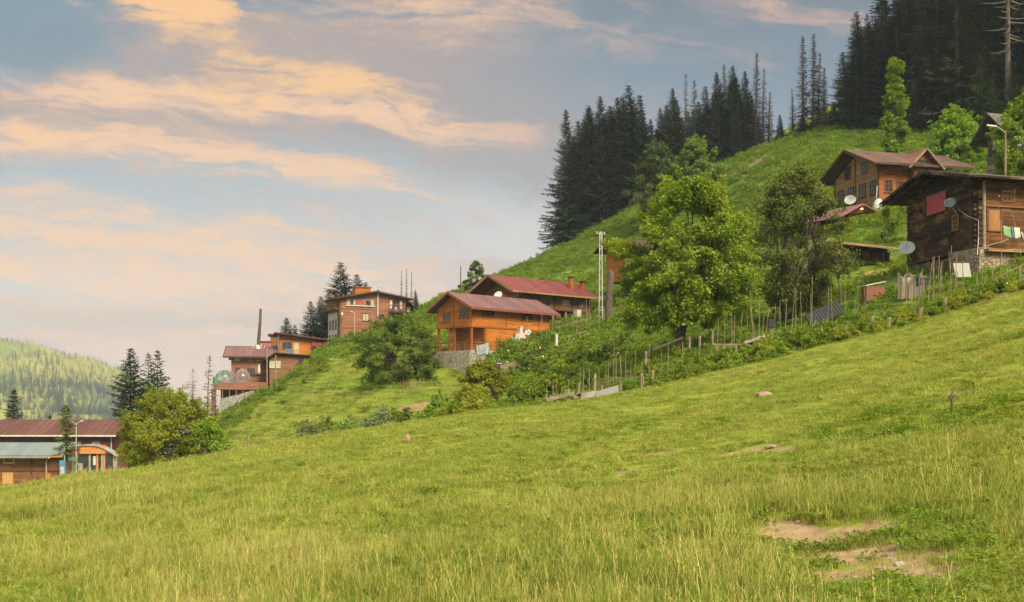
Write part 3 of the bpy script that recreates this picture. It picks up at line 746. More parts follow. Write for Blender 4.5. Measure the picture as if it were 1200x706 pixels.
def conifer(name, seed, h, rad, z0=0.06, whorl=0.62, nb=7, density=1.0, mat='needle', power=0.85, bare=0.0, droop=0.35, twig=0.30, bark='bark'):
    """spruce: whorls of drooping sprays of needle-bearing twigs on a tapered trunk"""
    r = np.random.default_rng(seed)
    Vs = []; n = 0
    def quad(p, d, side, L, w, hang):
        e = p + d * L + np.array([0, 0, -hang * L])
        m_ = p + d * L * .5 + np.array([0, 0, -hang * L * .35])
        Vs.append((p, m_ + side * w, e, m_ - side * w))
    mb = MB()
    bend = r.normal(size=2) * .012 * h
    tp = lambda z: np.array([bend[0] * (z / h) ** 2, bend[1] * (z / h) ** 2, z])
    r0 = 0.012 * h + 0.06
    mb.tube([tuple(tp(0) - np.array([0, 0, 1.0]))] + [tuple(tp(h * q)) for q in (0.02, .25, .5, .75, .97)], [r0 * 1.25, r0, r0 * .8, r0 * .55, r0 * .3, 0.02], 7)
    z = h * z0
    while z < h * .985:
        t = (z - h * z0) / (h * (1 - z0))
        L0 = rad * ((1 - t) ** power) * (0.35 + 0.65 * min(1, t / 0.08 + .55)) + 0.12
        k = max(4, int(nb * (1.0 - 0.35 * t) + .5)); ph = r.uniform(0, 6.28); L0 *= r.uniform(.72, 1.12)
        for j in range(k):
            if r.random() > density: continue
            L = L0 * r.uniform(0.55, 1.2); th = ph + 6.283 * j / k + r.normal() * .18
            d = np.array([math.cos(th), math.sin(th), 0]); s = np.array([-math.sin(th), math.cos(th), 0])
            p0 = tp(z + r.normal() * .12 * whorl)
            sag = droop * (1 - t) * r.uniform(.7, 1.3); lift = 0.45 * t
            def on_b(f): return p0 + d * (L * f) + np.array([0, 0, L * (lift * f - sag * f * (1 - .45 * f * f))])
            if bare > 0: mb.tube([tuple(p0), tuple(on_b(.55)), tuple(on_b(1.0))], [0.055 + .014 * L, .04 + .008 * L, .02], 3)
            if bare >= 1 and r.random() < bare - .999 + .9: continue
            ns = max(3, int(L / (twig * .75)))
            for q in range(ns):
                f = 0.12 + 0.86 * (q + r.random() * .5) / ns
                if bare and r.random() < bare: continue
                pb = on_b(f); tl = (0.20 + 0.42 * L * (1 - f) ** .8) * r.uniform(.7, 1.2); tl = min(tl, 1.15)
                for sg in (-1, 1):
                    dd = unit(d * .75 + s * sg * r.uniform(.55, 1.0)); quad(pb, dd, np.array([0, 0, 1.0]) * .35 + unit(np.cross(dd, [0, 0, 1.0])) * .9, tl, twig * .34 * r.uniform(.7, 1.2), r.uniform(.15, .55))
                if r.random() < .6: quad(pb, unit(d + s * r.normal() * .4), unit(np.cross(d, [0, 0, 1.0])) * .6 + np.array([0, 0, .6]), tl * .7, twig * .3, r.uniform(.5, 1.1))
            quad(on_b(.85), d, s, .45 + .1 * L, twig * .4, .25)
        z += whorl * r.uniform(.75, 1.2) * (1.0 - .4 * t)
    if bare < 1:
        pt = tp(h * .97); quad(pt - np.array([0, 0, .5]), np.array([0, 0, 1.0]), np.array([1.0, 0, 0]), 1.1, .09, 0); quad(pt - np.array([0, 0, .5]), np.array([0, 0, 1.0]), np.array([0, 1.0, 0]), 1.1, .09, 0)
    if not Vs: return mb.mesh(name + '_trunk', M[bark], False), None
    v = np.array(Vs).reshape(-1, 3)
    return mb.mesh(name + '_trunk', M[bark], False), mesh_np(name + '_crown', v, np.arange(len(v)).reshape(-1, 4), M[mat])

def tree(kind, meshes, loc, rz, sc, label, cat='tree', group=None, names=('trunk', 'crown')):
    o = empty(kind, loc, rz, label, cat, group)
    if isinstance(sc, (int, float)): sc = (sc, sc, sc)
    o.scale = sc
    for nm, me in zip(names, meshes):
        if me is not None: put_mesh(nm, me, o)
    return o

def tree_px(kind, meshes, h_mesh, px, pytop, Y, label, group=None, cat='tree', wide=1.0, pybase=None, sink=0.0):
    """stand a tree of mesh height h_mesh on the ground at a photo column and distance so that its tip reaches row pytop"""
    x, y, z = on(px, Y)
    if pybase is not None: z = (HOR - pybase) / F * Y
    z -= sink
    s = ((HOR - pytop) / F * Y - z) / h_mesh
    return tree(kind, meshes, (x, y, z), rnd.uniform(0, 6.28), (s * wide, s * wide, s), label, cat, group)

# ------------------------------------------------------------------ conifers
SP = [conifer('spruce_a', 1, 30, 8.6, power=.95, twig=.46, nb=8), conifer('spruce_b', 2, 30, 7.6, droop=.45, power=.85, twig=.46, nb=8), conifer('spruce_c', 3, 30, 9.0, z0=.03, power=.9, twig=.46, nb=8), conifer('spruce_d', 4, 30, 7.0, z0=.08, power=.8, twig=.46)]
THIN = [conifer('thin_spruce_a', 11, 30, 4.2, z0=.2, density=.6, nb=6, twig=.42), conifer('thin_spruce_b', 12, 30, 4.4, z0=.28, density=.55, nb=6, whorl=.75, twig=.42)]
BROWN = [conifer('brown_spruce_a', 21, 30, 5.4, z0=.08, density=.9, mat='needle_brown', nb=7, twig=.42), conifer('brown_spruce_b', 22, 30, 5.8, z0=.1, density=.85, mat='needle_brown', nb=7, twig=.42)]
DEAD = [conifer('dead_spruce_a', 31, 26, 2.6, z0=.06, density=.85, nb=7, bare=.3, twig=.24, mat='needle_dry', droop=.15, bark='bark_dead', whorl=.7), conifer('dead_spruce_b', 32, 26, 2.2, z0=.12, density=.8, nb=6, bare=.3, twig=.24, mat='needle_dry', droop=.2, bark='bark_dead', whorl=.7)]
FIR = [conifer('young_fir_a', 41, 12, 3.8, z0=.02, mat='needle', whorl=.42, nb=8, power=.9, twig=.26), conifer('young_fir_b', 42, 12, 4.2, z0=.02, mat='needle_mid', whorl=.42, nb=8, power=.9, twig=.26)]

# left block of the forest, along the ridge
ridge = 'spruces of the dense forest on the ridge'
for px, top, Y, ms, w, lab in (
    (664, 126, 254, SP[0], .74, 'outermost dark spruce at the left end of the ridge forest, branches down to the grass'),
    (690, 122, 262, SP[1], .95, None), (676, 140, 268, SP[3], .9, None), (708, 112, 258, SP[2], .85, None), (722, 112, 268, SP[0], .9, None), (737, 98, 264, SP[1], .95, 'tallest dark spruce of the left clump on the ridge'),
    (749, 110, 262, SP[3], 1.0, None), (700, 130, 275, SP[1], .9, None), (716, 128, 278, SP[3], .9, None), (762, 138, 272, SP[0], .9, None), (776, 126, 268, SP[2], .85, None), (787, 102, 262, SP[0], .85, 'pointed dark spruce beside two bare snags in the middle of the ridge forest'),
    (770, 150, 280, SP[3], .9, None), (826, 100, 266, SP[3], 1.0, None), (843, 84, 262, SP[2], .85, None), (858, 76, 264, SP[1], .95, 'highest green spruce beside the grey snags on the ridge'), (872, 82, 268, SP[0], .9, None), (835, 110, 275, SP[1], .9, None),
    (868, 110, 256, SP[2], .8, None), (812, 128, 276, SP[1], .9, None), (800, 140, 282, SP[2], .9, None), (886, 130, 276, SP[0], .9, None), (850, 130, 284, SP[2], .9, None), (735, 150, 284, SP[2], .9, None)):
    tree_px('spruce_tree', ms, 30, px, top, Y, lab or 'tall dark spruce standing among its likes in the ridge forest above the grassy hillside', ridge, wide=w * 1.05, sink=.5)
for k, (px, top) in enumerate(((668, 160), (683, 138), (697, 126), (705, 138), (714, 122), (729, 112), (744, 124), (754, 130), (768, 150), (781, 122), (793, 118), (806, 130), (819, 118), (830, 122), (839, 104), (853, 96), (862, 88), (878, 108), (847, 120))):
    tree_px('spruce_tree', SP[k % 4], 30, px + rnd.uniform(-3, 3), top, 272 + rnd.uniform(-6, 8), 'tall dark spruce standing among its likes in the ridge forest above the grassy hillside', ridge, wide=1.15, sink=.8)
for px, top, Y, ms, w, lab in (
    (803, 86, 268, DEAD[1], .8, 'thin bare snag with a few twigs between dark spruces, left of the ridge forest middle'),
    (814, 92, 264, THIN[0], .9, 'ragged half bare spruce next to a thin snag in the ridge forest'),
    (849, 74, 270, DEAD[0], 1.0, 'brown dry top rising just behind the highest green ridge spruce'),
    (886, 60, 262, DEAD[0], 1.0, 'tallest grey snag standing at the right edge of the left forest block'),
    (894, 80, 258, DEAD[1], 1.1, 'second grey snag, leaning twigs, beside the tallest snag on the ridge'),
    (901, 108, 255, DEAD[1], 1.6, 'short twiggy dead spruce right of the two grey snags'),
    (929, 104, 250, DEAD[1], 1.4, 'pale bare young spruce in the gap of the ridge forest'),
    (941, 41, 247, DEAD[0], 1.15, 'left one of the tall bare snags in the gap before the big forest'),
    (953, 38, 246, DEAD[0], 1.1, 'tallest brown snag in the gap before the big forest'),
    (959, 62, 250, DEAD[1], 1.4, 'brown snag close behind the tallest one in the forest gap'),
    (966, 78, 244, DEAD[0], 1.3, 'shorter brown snag with drooping twigs at the big forest edge')):
    tree_px('dead_spruce', ms, 30 if ms in THIN else 26, px, top, Y, lab, 'dead snags along the ridge', wide=w, sink=.5)
tree_px('young_fir', FIR[0], 12, 914, 134, 250, 'small lone fir in the gap between the two blocks of forest', None, wide=1.0)
tree_px('young_fir', FIR[0], 12, 895, 172, 252, 'low dark fir at the foot of the grey snags', None, wide=1.2)
tree_px('young_fir', FIR[1], 12, 940, 134, 244, 'bushy young fir at the foot of the tall bare snags', None, wide=1.3)

# right block of the forest, running out of the picture at the top
big = 'spruces of the tall dark forest at the upper right'
for px, top, Y, ms, w, lab in (
    (1003, 12, 228, SP[1], .95, 'edge spruce with long upswept branches at the left of the big forest'),
    (1013, 14, 232, THIN[0], 1.0, None), (988, 60, 236, SP[3], 1.0, None), (976, 120, 238, SP[2], 1.2, None), (1022, 30, 240, SP[0], .9, None), (1037, -14, 230, BROWN[0], .8, 'thin brownish spruce behind the ivy covered trunk'),
    (1052, -20, 236, SP[3], 1.0, None), (1063, -40, 226, SP[0], .9, None), (1076, -60, 240, SP[1], .9, None), (1030, 20, 252, SP[2], .9, None), (1060, -20, 256, SP[2], .9, None), (1088, -50, 248, SP[0], .9, None),
    (1098, -90, 206, BROWN[0], 1.05, 'left of two large see-through brownish spruces in front of the big forest'), (1122, -80, 202, BROWN[1], 1.05, 'right one of two large see-through brownish spruces in front of the big forest'),
    (1140, -80, 222, SP[3], 1.0, None), (1152, -110, 232, SP[0], .9, None), (1166, -120, 226, SP[2], .85, None), (1184, -130, 216, SP[1], .9, None), (1202, -140, 222, SP[0], .9, None), (1222, -150, 210, SP[2], .9, None),
    (1110, -80, 238, SP[2], .9, None), (1132, -100, 246, SP[1], .9, None), (1160, -120, 250, SP[3], 1.0, None), (1190, -130, 246, SP[0], .95, None), (1215, -140, 250, SP[1], 1.0, None), (1078, 10, 216, SP[3], 1.0, None), (1046, 40, 222, SP[1], .9, None),
    (1245, -150, 220, SP[0], 1.0, None), (1015, 90, 226, SP[2], 1.0, None), (1064, 60, 222, SP[2], 1.0, None)):
    tree_px('spruce_tree', ms, 30, px, top, Y, lab or 'tall dark spruce standing among its likes in the big forest at the upper right', big, wide=w * 1.05, sink=.6)
for k, px in enumerate(range(1000, 1236, 12)):
    tree_px('spruce_tree', SP[k % 4], 30, px + rnd.uniform(-5, 5), 40 + rnd.uniform(-30, 50) - (px - 972) * .35, (244 if px < 1040 else 226) - (px - 972) * .05 + rnd.uniform(-5, 5), 'tall dark spruce standing among its likes in the big forest at the upper right', big, wide=1.5, sink=.8)
tree_px('dead_spruce', conifer('dead_spruce_c', 33, 26, 3.4, z0=.3, density=.5, nb=5, bare=.999, droop=.3, bark='bark_dead', whorl=.6), 26, 1181, -150, 196, 'pale dead trunk with long bare branches before the big forest', 'dead snags along the ridge', wide=.9)
for i, (px, top, Y, w) in enumerate(((1072, 92, 205, 1.0), (1164, 92, 186, 1.25), (1150, 62, 190, 1.1), (1186, 70, 192, 1.2), (1030, 130, 220, 1.1), (1205, 60, 186, 1.1))):
    tree_px('young_fir', FIR[1 if i < 4 else 0], 12, px, top, Y, ('broad young fir behind the tree covered in ivy', 'bushy fir behind the stone house, lower one', 'bushy fir left of the pale dead trunk', 'bushy fir right of the pale dead trunk', 'young fir at the left foot of the big forest', 'young fir at the right picture edge, above the bright tree')[i], None, wide=w * .8)

# valley and village conifers
tree_px('spruce_tree', conifer('valley_spruce', 51, 18, 6.2, z0=.05, whorl=.5, nb=8, twig=.36), 18, 152, 407, 172, 'dense dark spruce behind the round yellow green tree in the valley', 'valley conifers')
tree_px('spruce_tree', conifer('valley_thin_spruce', 52, 18, 4.8, z0=.1, density=.9, nb=6, whorl=.6, twig=.36), 18, 185, 409, 176, 'see-through slender spruce right of the dense valley spruce', 'valley conifers')
tree_px('spruce_tree', conifer('valley_thin_spruce_b', 53, 18, 4.0, z0=.1, density=.8, nb=6, whorl=.7), 18, 174, 412, 180, 'sparse spruce squeezed between the dense and the slender valley spruce', 'valley conifers')
tree_px('spruce_tree', FIR[0], 12, 15, 455, 182, 'broad dark spruce behind the long brown roof at the far left', 'valley conifers', wide=1.0)
tree_px('spruce_tree', FIR[0], 12, 58, 486, 186, 'tiny spruce tip peeping over the long brown roof', 'valley conifers', wide=.8)
tree_px('slender_tree', conifer('ragged_tree', 54, 14, 2.3, z0=.42, density=.8, nb=7, whorl=.4, mat='leaf_olive', droop=.5, twig=.42, power=.5), 14, 78, 474, 141, 'ragged narrow tree in front of the long brown roof, by the street lamp', None)
tree_px('bare_tree', conifer('bare_tree_a', 55, 14, 2.2, z0=.1, density=.6, nb=5, bare=.7, mat='needle_brown', droop=-.1, whorl=.5, bark='bark_pale'), 14, 243, 416, 205, 'pale thin spruce, half bare, left of the terrace restaurant', 'thin trees by the restaurant', wide=1.1)
tree_px('bare_tree', conifer('bare_tree_b', 56, 14, 2.6, z0=.1, density=.5, nb=5, bare=.9, mat='needle_brown', droop=-.2, whorl=.5, bark='bark_pale'), 14, 226, 432, 200, 'bare thin tree behind the round yellow green tree', 'thin trees by the restaurant', wide=1.1)
tree_px('bare_tree', conifer('bare_tree_c', 57, 14, 2.2, z0=.1, density=.5, nb=5, bare=.8, mat='needle_brown', droop=-.2, whorl=.5, bark='bark_pale'), 14, 250, 442, 198, 'short twiggy tree at the corner of the restaurant terrace', 'thin trees by the restaurant', wide=1.1)
vill = 'spruces behind the brown hotel'
for px, top, Y, w, lab in ((400, 306, 250, 1.0, 'tallest spruce behind the brown four storey hotel'), (417, 320, 254, .95, 'spruce just right of the tallest behind the hotel'), (429, 330, 258, .9, 'rightmost spruce behind the hotel roof'), (385, 338, 246, .9, 'spruce left of the tallest behind the hotel, lower'),
                           (376, 346, 252, .95, 'spruce third from the left behind the wooden restaurant houses'), (363, 352, 248, .9, 'second spruce from the left behind the wooden restaurant houses'), (337, 371, 250, 1.0, 'lowest leftmost spruce behind the wooden restaurant houses'), (345, 380, 255, .8, 'small spruce beside the leftmost one behind the wooden houses')):
    tree_px('spruce_tree', SP[(px // 7) % 4], 30, px, top, Y, lab, vill, wide=w * 1.45, sink=6)
tree_px('spruce_tree', FIR[0], 12, 487, 340, 240, 'round dark fir right of the brown hotel', None, wide=1.0)
for px, top in ((470, 316), (476, 314), (482, 318)):
    tree_px('dead_spruce', DEAD[1], 26, px, top, 246, {470: 'left one of three bare tops behind the brown hotel', 476: 'middle one of three bare tops behind the brown hotel', 482: 'right one of three bare tops behind the brown hotel'}[px], 'bare tops behind the hotel', wide=.55, sink=4)

# ------------------------------------------------------------------ broadleaved trees
x, y, z = on(797, 91); z = (HOR - 414) / F * 91
walnut_prof = lambda t: (0.62 + 0.75 * t if t < .45 else 1.0 * math.sqrt(max(0, 1 - ((t - .45) / .58) ** 2)))
wal = broadleaf('walnut', 61, 13.2, 5.6, 2.2, k=260, n=250, leaf=.25, prof=walnut_prof, mat='leaf_walnut', limbs=7, trunk_r=.40, fork=2.1, spread=.88, rough=.19, lean=.05)
tree('walnut_tree', wal, (x, y, z), 0.4, 1.0, 'large spreading green walnut tree with forked trunk above the bean poles')
x, y, z = on(932, 98)
oli = broadleaf('olive_tree', 62, 12.2, 4.1, 1.4, k=150, n=210, leaf=.21, prof=lambda t: math.sin(math.pi * min(1, .14 + .86 * t)) ** .65, mat='leaf_olive', limbs=6, trunk_r=.13, fork=1.6, spread=.8, stems=4, rough=.18)
tree('alder_tree', oli, (x, y, z - .3), 1.1, ((HOR - 193) / F * 98 - z + .3) / 12.2, 'dark olive multi-stemmed tree right of the large walnut')
for k, (px, top, Y, h, rad, mat, lab) in enumerate((
    (770, 166, 226, 16, 7.2, 'leaf_dark', 'dull green broadleaf tree in front of the ridge spruces, left one of two'), (815, 161, 222, 14, 6.6, 'leaf_mid', 'light green rounded tree in front of the ridge spruces, right one of two'), (1119, 126, 152, 10, 4.9, 'leaf_bright', 'bright green round tree between the chalet roof and the stone house'),
    (1203, 112, 124, 12, 5.0, 'leaf_bright', 'bright yellow green tree cut by the right picture edge'), (1103, 160, 156, 7, 2.6, 'leaf_bright', 'low bright shrub tree at the left foot of the bright round tree')  )):
    ms = broadleaf('round_tree', 70 + k, h, rad, h * .06, k=125, n=150, leaf=.42, mat=mat, limbs=5, trunk_r=.2, spread=1.05, rough=.2)
    tree_px('round_tree', ms, h, px, top, Y, lab, None, sink=.3)
ivy = broadleaf('ivy_tree', 80, 15, 2.0, .6, k=110, n=130, leaf=.42, mat='leaf_bright', prof=lambda t: (1.0 - .62 * t) * (0.78 + .22 * math.sin(t * 23)), limbs=4, trunk_r=.2, spread=.7, rough=.5, fork=9)
tree_px('ivy_tree', ivy, 15, 1048, 68, 168, 'tall narrow column tree wrapped in bright green leaves before the forest')
opn = broadleaf('open_tree', 81, 6.5, 4.0, .8, k=55, n=80, leaf=.38, mat='leaf_dark', limbs=7, trunk_r=.13, spread=.6, rough=.45, fork=1.4)
tree_px('open_tree', opn, 6.5, 558, 307, 213, 'loose open tree against the sky above the orange chalet roof')
x, y, z = on(1040, 122)
tree('apple_tree', broadleaf('apple_tree', 82, 4.6, 1.25, .7, k=34, n=60, leaf=.22, mat='leaf_mid', limbs=4, trunk_r=.09, spread=.5, rough=.45, fork=1.2), (x, y, z), .3, 1.0, 'small young tree on the grass between the chalet and the dark log house', group=None)
x, y, z = on(986, 93)
tree('apple_tree', broadleaf('apple_tree_b', 83, 5.6, 1.9, 2.6, k=30, n=50, leaf=.2, mat='leaf_olive', limbs=4, trunk_r=.09, spread=.55, rough=.5, fork=2.2, lean=.1), (x, y, z), 2.3, 1.0, 'thin crooked tree in front of the shed with the rusty roof')
x, y, z = on(197, 86); z = -5.6
lt = broadleaf('valley_tree', 84, 7.4, 4.7, .2, k=170, n=220, leaf=.2, mat='leaf_lefttree', prof=lambda t: math.sin(math.pi * min(1, .2 + .8 * t)) ** .55, limbs=6, trunk_r=.16, spread=.7, rough=.2, stems=2, fork=1.2)
tree('lime_tree', lt, (x, y, z), .9, (((HOR - 457) / F * 86 - z) / 7.4), 'round yellow green tree behind the meadow edge, beside the entrance pavilion')
x, y, z = on(243, 84); z = -4.9
tree('lime_tree', broadleaf('valley_tree_b', 85, 4.2, 1.8, .3, k=50, n=90, leaf=.2, mat='leaf_bush', limbs=4, trunk_r=.1, spread=.55, rough=.25, stems=2, fork=.8), (x, y, z), .2, 1.0, 'lower bright green tree at the right of the round yellow green tree')
x, y, z = on(468, 146)
big_b = broadleaf('hazel', 86, 8.4, 6.2, .2, k=200, n=220, leaf=.27, mat='leaf_hazel', prof=lambda t: math.sin(math.pi * min(1, .24 + .76 * t)) ** .55, limbs=6, trunk_r=.14, spread=.85, rough=.22, stems=4, fork=1.0)
tree('hazel_bush', big_b, (x, y, z - .3), 0, ((HOR - 371) / F * 146 - z + .3) / 8.4, 'large rounded bush left of the stone terrace below the brown hotel')
x, y, z = on(563, 98)
yb = broadleaf('willow_bush', 87, 4.6, 2.9, .2, k=100, n=150, leaf=.2, mat='leaf_yellow', prof=lambda t: math.sin(math.pi * min(1, .28 + .72 * t)) ** .6, limbs=5, trunk_r=.06, spread=.5, rough=.3, stems=5, fork=.7)
tree('willow_bush', yb, (x, y, z - .5), 0, ((HOR - 424) / F * 98 - z + .5) / 4.6, 'yellow green bush below the stone terrace, nearest the meadow edge')

# ------------------------------------------------------------------ shrubs
def shrub_mesh(name, seed, mat, leaf=.14, k=26, n=60, h=1.0, rad=.75, flowers=0):
    r = np.random.default_rng(seed)
    cen = crown_centres(.12, h * .85, rad, k, lambda t: math.sin(math.pi * min(1, .3 + .7 * t)) ** .6, r, rough=.35)
    v, f = leaves(cen, n, .28, leaf, .4, np.array([0, 0, .2]), r)
    up = cen[r.random(len(cen)) < .5] + np.array([0, 0, .3])
    v2, f2 = leaves(up, 12, .12, leaf, .2, None, r)
    me = mesh_np(name, np.concatenate([v, v2]), np.concatenate([f, f2 + len(v)]), [M[mat], M['blossom']])
    if flowers:
        mi = np.zeros(len(me.polygons), dtype=np.int32); mi[r.choice(len(mi), flowers, replace=False)] = 1
        me.polygons.foreach_set('material_index', mi)
    return me
SHR = {'green': [shrub_mesh('shrub_green', 90 + i, 'leaf_bush') for i in range(3)], 'dark': [shrub_mesh('shrub_dark', 95 + i, 'leaf_mid', flowers=(0, 10, 16)[i]) for i in range(3)],
       'yellow': [shrub_mesh('shrub_yellow', 100 + i, 'leaf_yellow', .12) for i in range(2)], 'grey': [shrub_mesh('shrub_grey', 105 + i, 'leaf_grey', .10) for i in range(2)], 'flower': [shrub_mesh('shrub_flower', 110, 'leaf_mid', flowers=26), shrub_mesh('shrub_flower', 111, 'leaf_bush', flowers=18)]}
def shrub(px, Y, s, kind, label, group, h=1.0, pybase=None):
    x, y, z = on(px, Y)
    o = put_mesh('shrub', rnd.choice(SHR[kind]), None, (x, y, z - .12 * s), rnd.uniform(0, 6.28), (s * rnd.uniform(.9, 1.15), s * rnd.uniform(.9, 1.15), s * h * rnd.uniform(.85, 1.15)))
    return tag(o, label, 'shrub', group)
EDGE_PX = np.array([240, 320, 400, 450, 510, 555, 620, 700, 800, 900, 980, 1060, 1140, 1200, 1260]); EDGE_Y = np.array([55, 58, 62, 65, 68, 70, 72, 73, 74, 74, 74, 73, 71, 70, 68])
def edgeY(px): return float(np.interp(px, EDGE_PX, EDGE_Y))
# rank growth along the upper edge of the meadow
for px in range(765, 1230, 9):
    for dY, s, kk in ((2.0, .9, ('green', 'yellow', 'green')), (4.6, 1.3, ('green', 'green', 'flower', 'yellow'))):
        if rnd.random() < (.3 if dY < 3 else .2): continue
        k = rnd.choice(kk)
        if px < 850: s *= .62
        if px > 1040: s *= .7
        if 900 < px < 960 and dY > 4 and rnd.random() < .6: k = 'flower'
        shrub(px + rnd.uniform(-5, 5), edgeY(px) + dY + rnd.uniform(-.8, .8), s * rnd.uniform(.7, 1.2), k,
              'flowering green shrub in the rank growth between the meadow and the bean poles' if k == 'flower' else ('leafy green shrub in the rank growth along the upper edge of the meadow'), 'flowering shrubs along the meadow edge' if k == 'flower' else 'shrubs along the upper meadow edge')
# thicket between the stone terrace and the meadow
for i in range(42):
    px = rnd.uniform(520, 700); t = rnd.random()
    Y = edgeY(px) + 16 + t * (40 if px > 590 else 22)
    k = rnd.choice(('green', 'green', 'dark') if px > 600 else ('yellow', 'green', 'green'))
    shrub(px, Y, rnd.uniform(1.2, 2.0), k, 'green shrub in the thicket on the bank below the orange chalet', 'shrubs in the thicket below the chalet')
# dark flowering hedge beside the chalet terrace
for i in range(40):
    t = i / 39.0
    px = 590 + 150 * t + rnd.uniform(-4, 4); Y = 137 - 24 * t + rnd.uniform(-2, 2)
    shrub(px, Y, rnd.uniform(1.3, 2.1), rnd.choice(('dark', 'dark', 'flower')), 'dark hedge shrub with white flowers on the garden bank right of the orange chalet', 'hedge shrubs beside the chalet')
for i in range(22):
    px = rnd.uniform(618, 740); Y = rnd.uniform(140, 158)
    shrub(px, Y, rnd.uniform(.9, 1.4), rnd.choice(('green', 'dark', 'flower')), 'garden shrub among the poles between the two wooden chalets and the walnut', 'garden shrubs behind the hedge')
# leafy band along the left shoulder of the hill
for i in range(40):
    t = rnd.random()
    px = 255 + 250 * t; base = np.interp(px, [255, 300, 345, 400, 450, 510], [500, 474, 443, 408, 388, 372])
    p = ground_at(px, base + rnd.uniform(0, 14) + 2, 80)
    if p is None: continue
    o = put_mesh('shrub', rnd.choice(SHR[rnd.choice(('green', 'green', 'dark'))]), None, (p[0], p[1], p[2] - .1), rnd.uniform(0, 6.28), rnd.uniform(.8, 1.5))
    tag(o, 'leafy shrub in the green band along the shoulder of the hill below the wooden houses', 'shrub', 'shrubs along the hill shoulder')
# grey green weeds at the foot of the earth bank
for i in range(20):
    px = rnd.uniform(352, 450); Y = edgeY(px) + rnd.uniform(22, 46)
    shrub(px, Y, rnd.uniform(1.2, 1.9), rnd.choice(('grey', 'grey', 'green')), 'grey green bushy weed at the left end of the bare earth bank', 'weeds by the earth bank')
for px, Y, s, k in ((272, 92, 1.0, 'dark'), (460, 112, 1.5, 'green'), (478, 108, 1.6, 'dark'), (500, 106, 1.6, 'green'), (515, 118, 1.6, 'green'), (760, 86, 1.2, 'green'), (782, 83, .8, 'green'), (812, 82, .7, 'green'), (835, 82, 1.2, 'green'), (860, 83, 1.2, 'dark')):
    shrub(px, Y, s, k, 'single green bush in the grass between the earth bank and the walnut', 'bushes on the lower bank')

# ------------------------------------------------------------------ ferny cover of the hillside
def fern(name, seed, mat, n, leaf, rad, hgt):
    r = np.random.default_rng(seed)
    c = np.stack([r.normal(0, rad * .5, 9), r.normal(0, rad * .5, 9), r.uniform(.1, hgt, 9)], 1)
    v, f = leaves(c, n, rad * .45, leaf, .8, None, r, .45, .5)
    return mesh_np(name, v, f, M[mat])
def coarse(name, mat, seed):
    r = np.random.default_rng(seed); n = 150; th = r.uniform(0, 6.283, n); q = 1.0 * np.sqrt(r.random(n)); b = np.stack([q * np.cos(th), q * np.sin(th), np.full(n, -.03)], 1)
    h = r.uniform(.10, .26, n); ln = r.normal(0, .1, (n, 2)); wa = r.uniform(0, 3.1416, n); wv_ = np.stack([np.cos(wa), np.sin(wa), wa * 0], 1) * .022
    tip = b + np.stack([ln[:, 0], ln[:, 1], h], 1); v = np.stack([b - wv_, b + wv_, tip], 1).reshape(-1, 3)
    return mesh_np(name, v, np.arange(n * 3).reshape(-1, 3), M[mat])
ferns = [fern('fern', 120, 'fern', 18, .2, .8, .42), fern('fern', 121, 'fern', 18, .22, .9, .6), fern('fern', 122, 'leaf_bush', 16, .19, .7, .4), coarse('coarse_grass', 'blade_green', 123), coarse('coarse_grass', 'blade_light', 124)]
x, y = fan(26000, 78, 262, .62, -.26)
a = x / y; pxs = a * F + CX
lim = np.interp(pxs, [240, 320, 400, 450, 510, 555, 620, 700], [215, 235, 240, 240, 262, 262, 262, 262]); ok = (y < lim) & (y > np.interp(pxs, EDGE_PX, EDGE_Y) + 4) & (pxs > 245)
x, y, pxs = x[ok], y[ok], pxs[ok]
u = rng.random(len(x)) + .35 * wavy(x, y, .6)
smooth_left = (pxs < 560) & (y < np.interp(pxs, [245, 310, 400, 510], [150, 190, 190, 165]))
kd = np.where(smooth_left, np.where(rng.random(len(x)) < .07, 2, np.where(u < .5, 3, 4)), np.select([u < .35, u < .6, u < .85, u < 1.05], [0, 1, 2, 3], 4))
near = y < 130
sc = rng.uniform(.7, 1.35, len(x)) * np.where(near, .8, 1.15)
keep = ~smooth_left | (rng.random(len(x)) < .8)
for cx, cy, hw, hd in SCAR: keep &= np.hypot((x - cx) / hw, (y - cy) / hd) > 1.05
x, y, kd, sc = x[keep], y[keep], kd[keep], sc[keep]
scatter('ground_cover', np.stack([x, y, H(x, y)], 1), np.stack([sc, sc, sc * rng.uniform(.8, 1.2, len(x))], 1), np.stack([np.zeros(len(x)), np.zeros(len(x)), rng.uniform(0, 6.28, len(x))], 1), kd, ferns,
        'ferns and rough grass covering the steep green hillside', 'ground cover')

# wood on the far hill: one mass of small crowns
def far_tree(name, seed, h, rad, mat):
    t, c = conifer(name, seed, h, rad, z0=.03, whorl=2.0, nb=7, twig=1.6, mat=mat); return c
M['far_needle'] = leaf_mat('far_needle', (0.03, 0.055, 0.025), (0.055, 0.08, 0.03), None, .01, .1, .3)
M['far_leaf'] = leaf_mat('far_leaf', (0.13, 0.135, 0.03), (0.19, 0.16, 0.04), None, .01, .2, .3)
ft = [far_tree('far_fir', 130, 26, 5.5, 'far_needle'), far_tree('far_fir', 131, 22, 5.0, 'far_needle'), far_tree('far_fir', 132, 20, 6.0, 'far_leaf')]
n = 15000; x = rng.uniform(-1350, -480, n); y = rng.uniform(1480, 2500, n); zz = hill_h(x, y)
tt = (HOR - (HOR - zz / y * F))  # rise above the eye level, in photo pixels
dens = np.clip(1.3 - (tt - 0) / 46.0, .07, 1) * (0.45 + 0.9 * (wavy(x, y, .016) > -.15)) + .22 * (wavy(x + 300, y, .03) > .3)
kp = rng.random(n) < dens; x, y, zz, tt = x[kp], y[kp], zz[kp], tt[kp]
kd = np.where(rng.random(len(x)) < np.clip((tt - 12) / 40, 0, .75), 2, rng.integers(0, 2, len(x)))
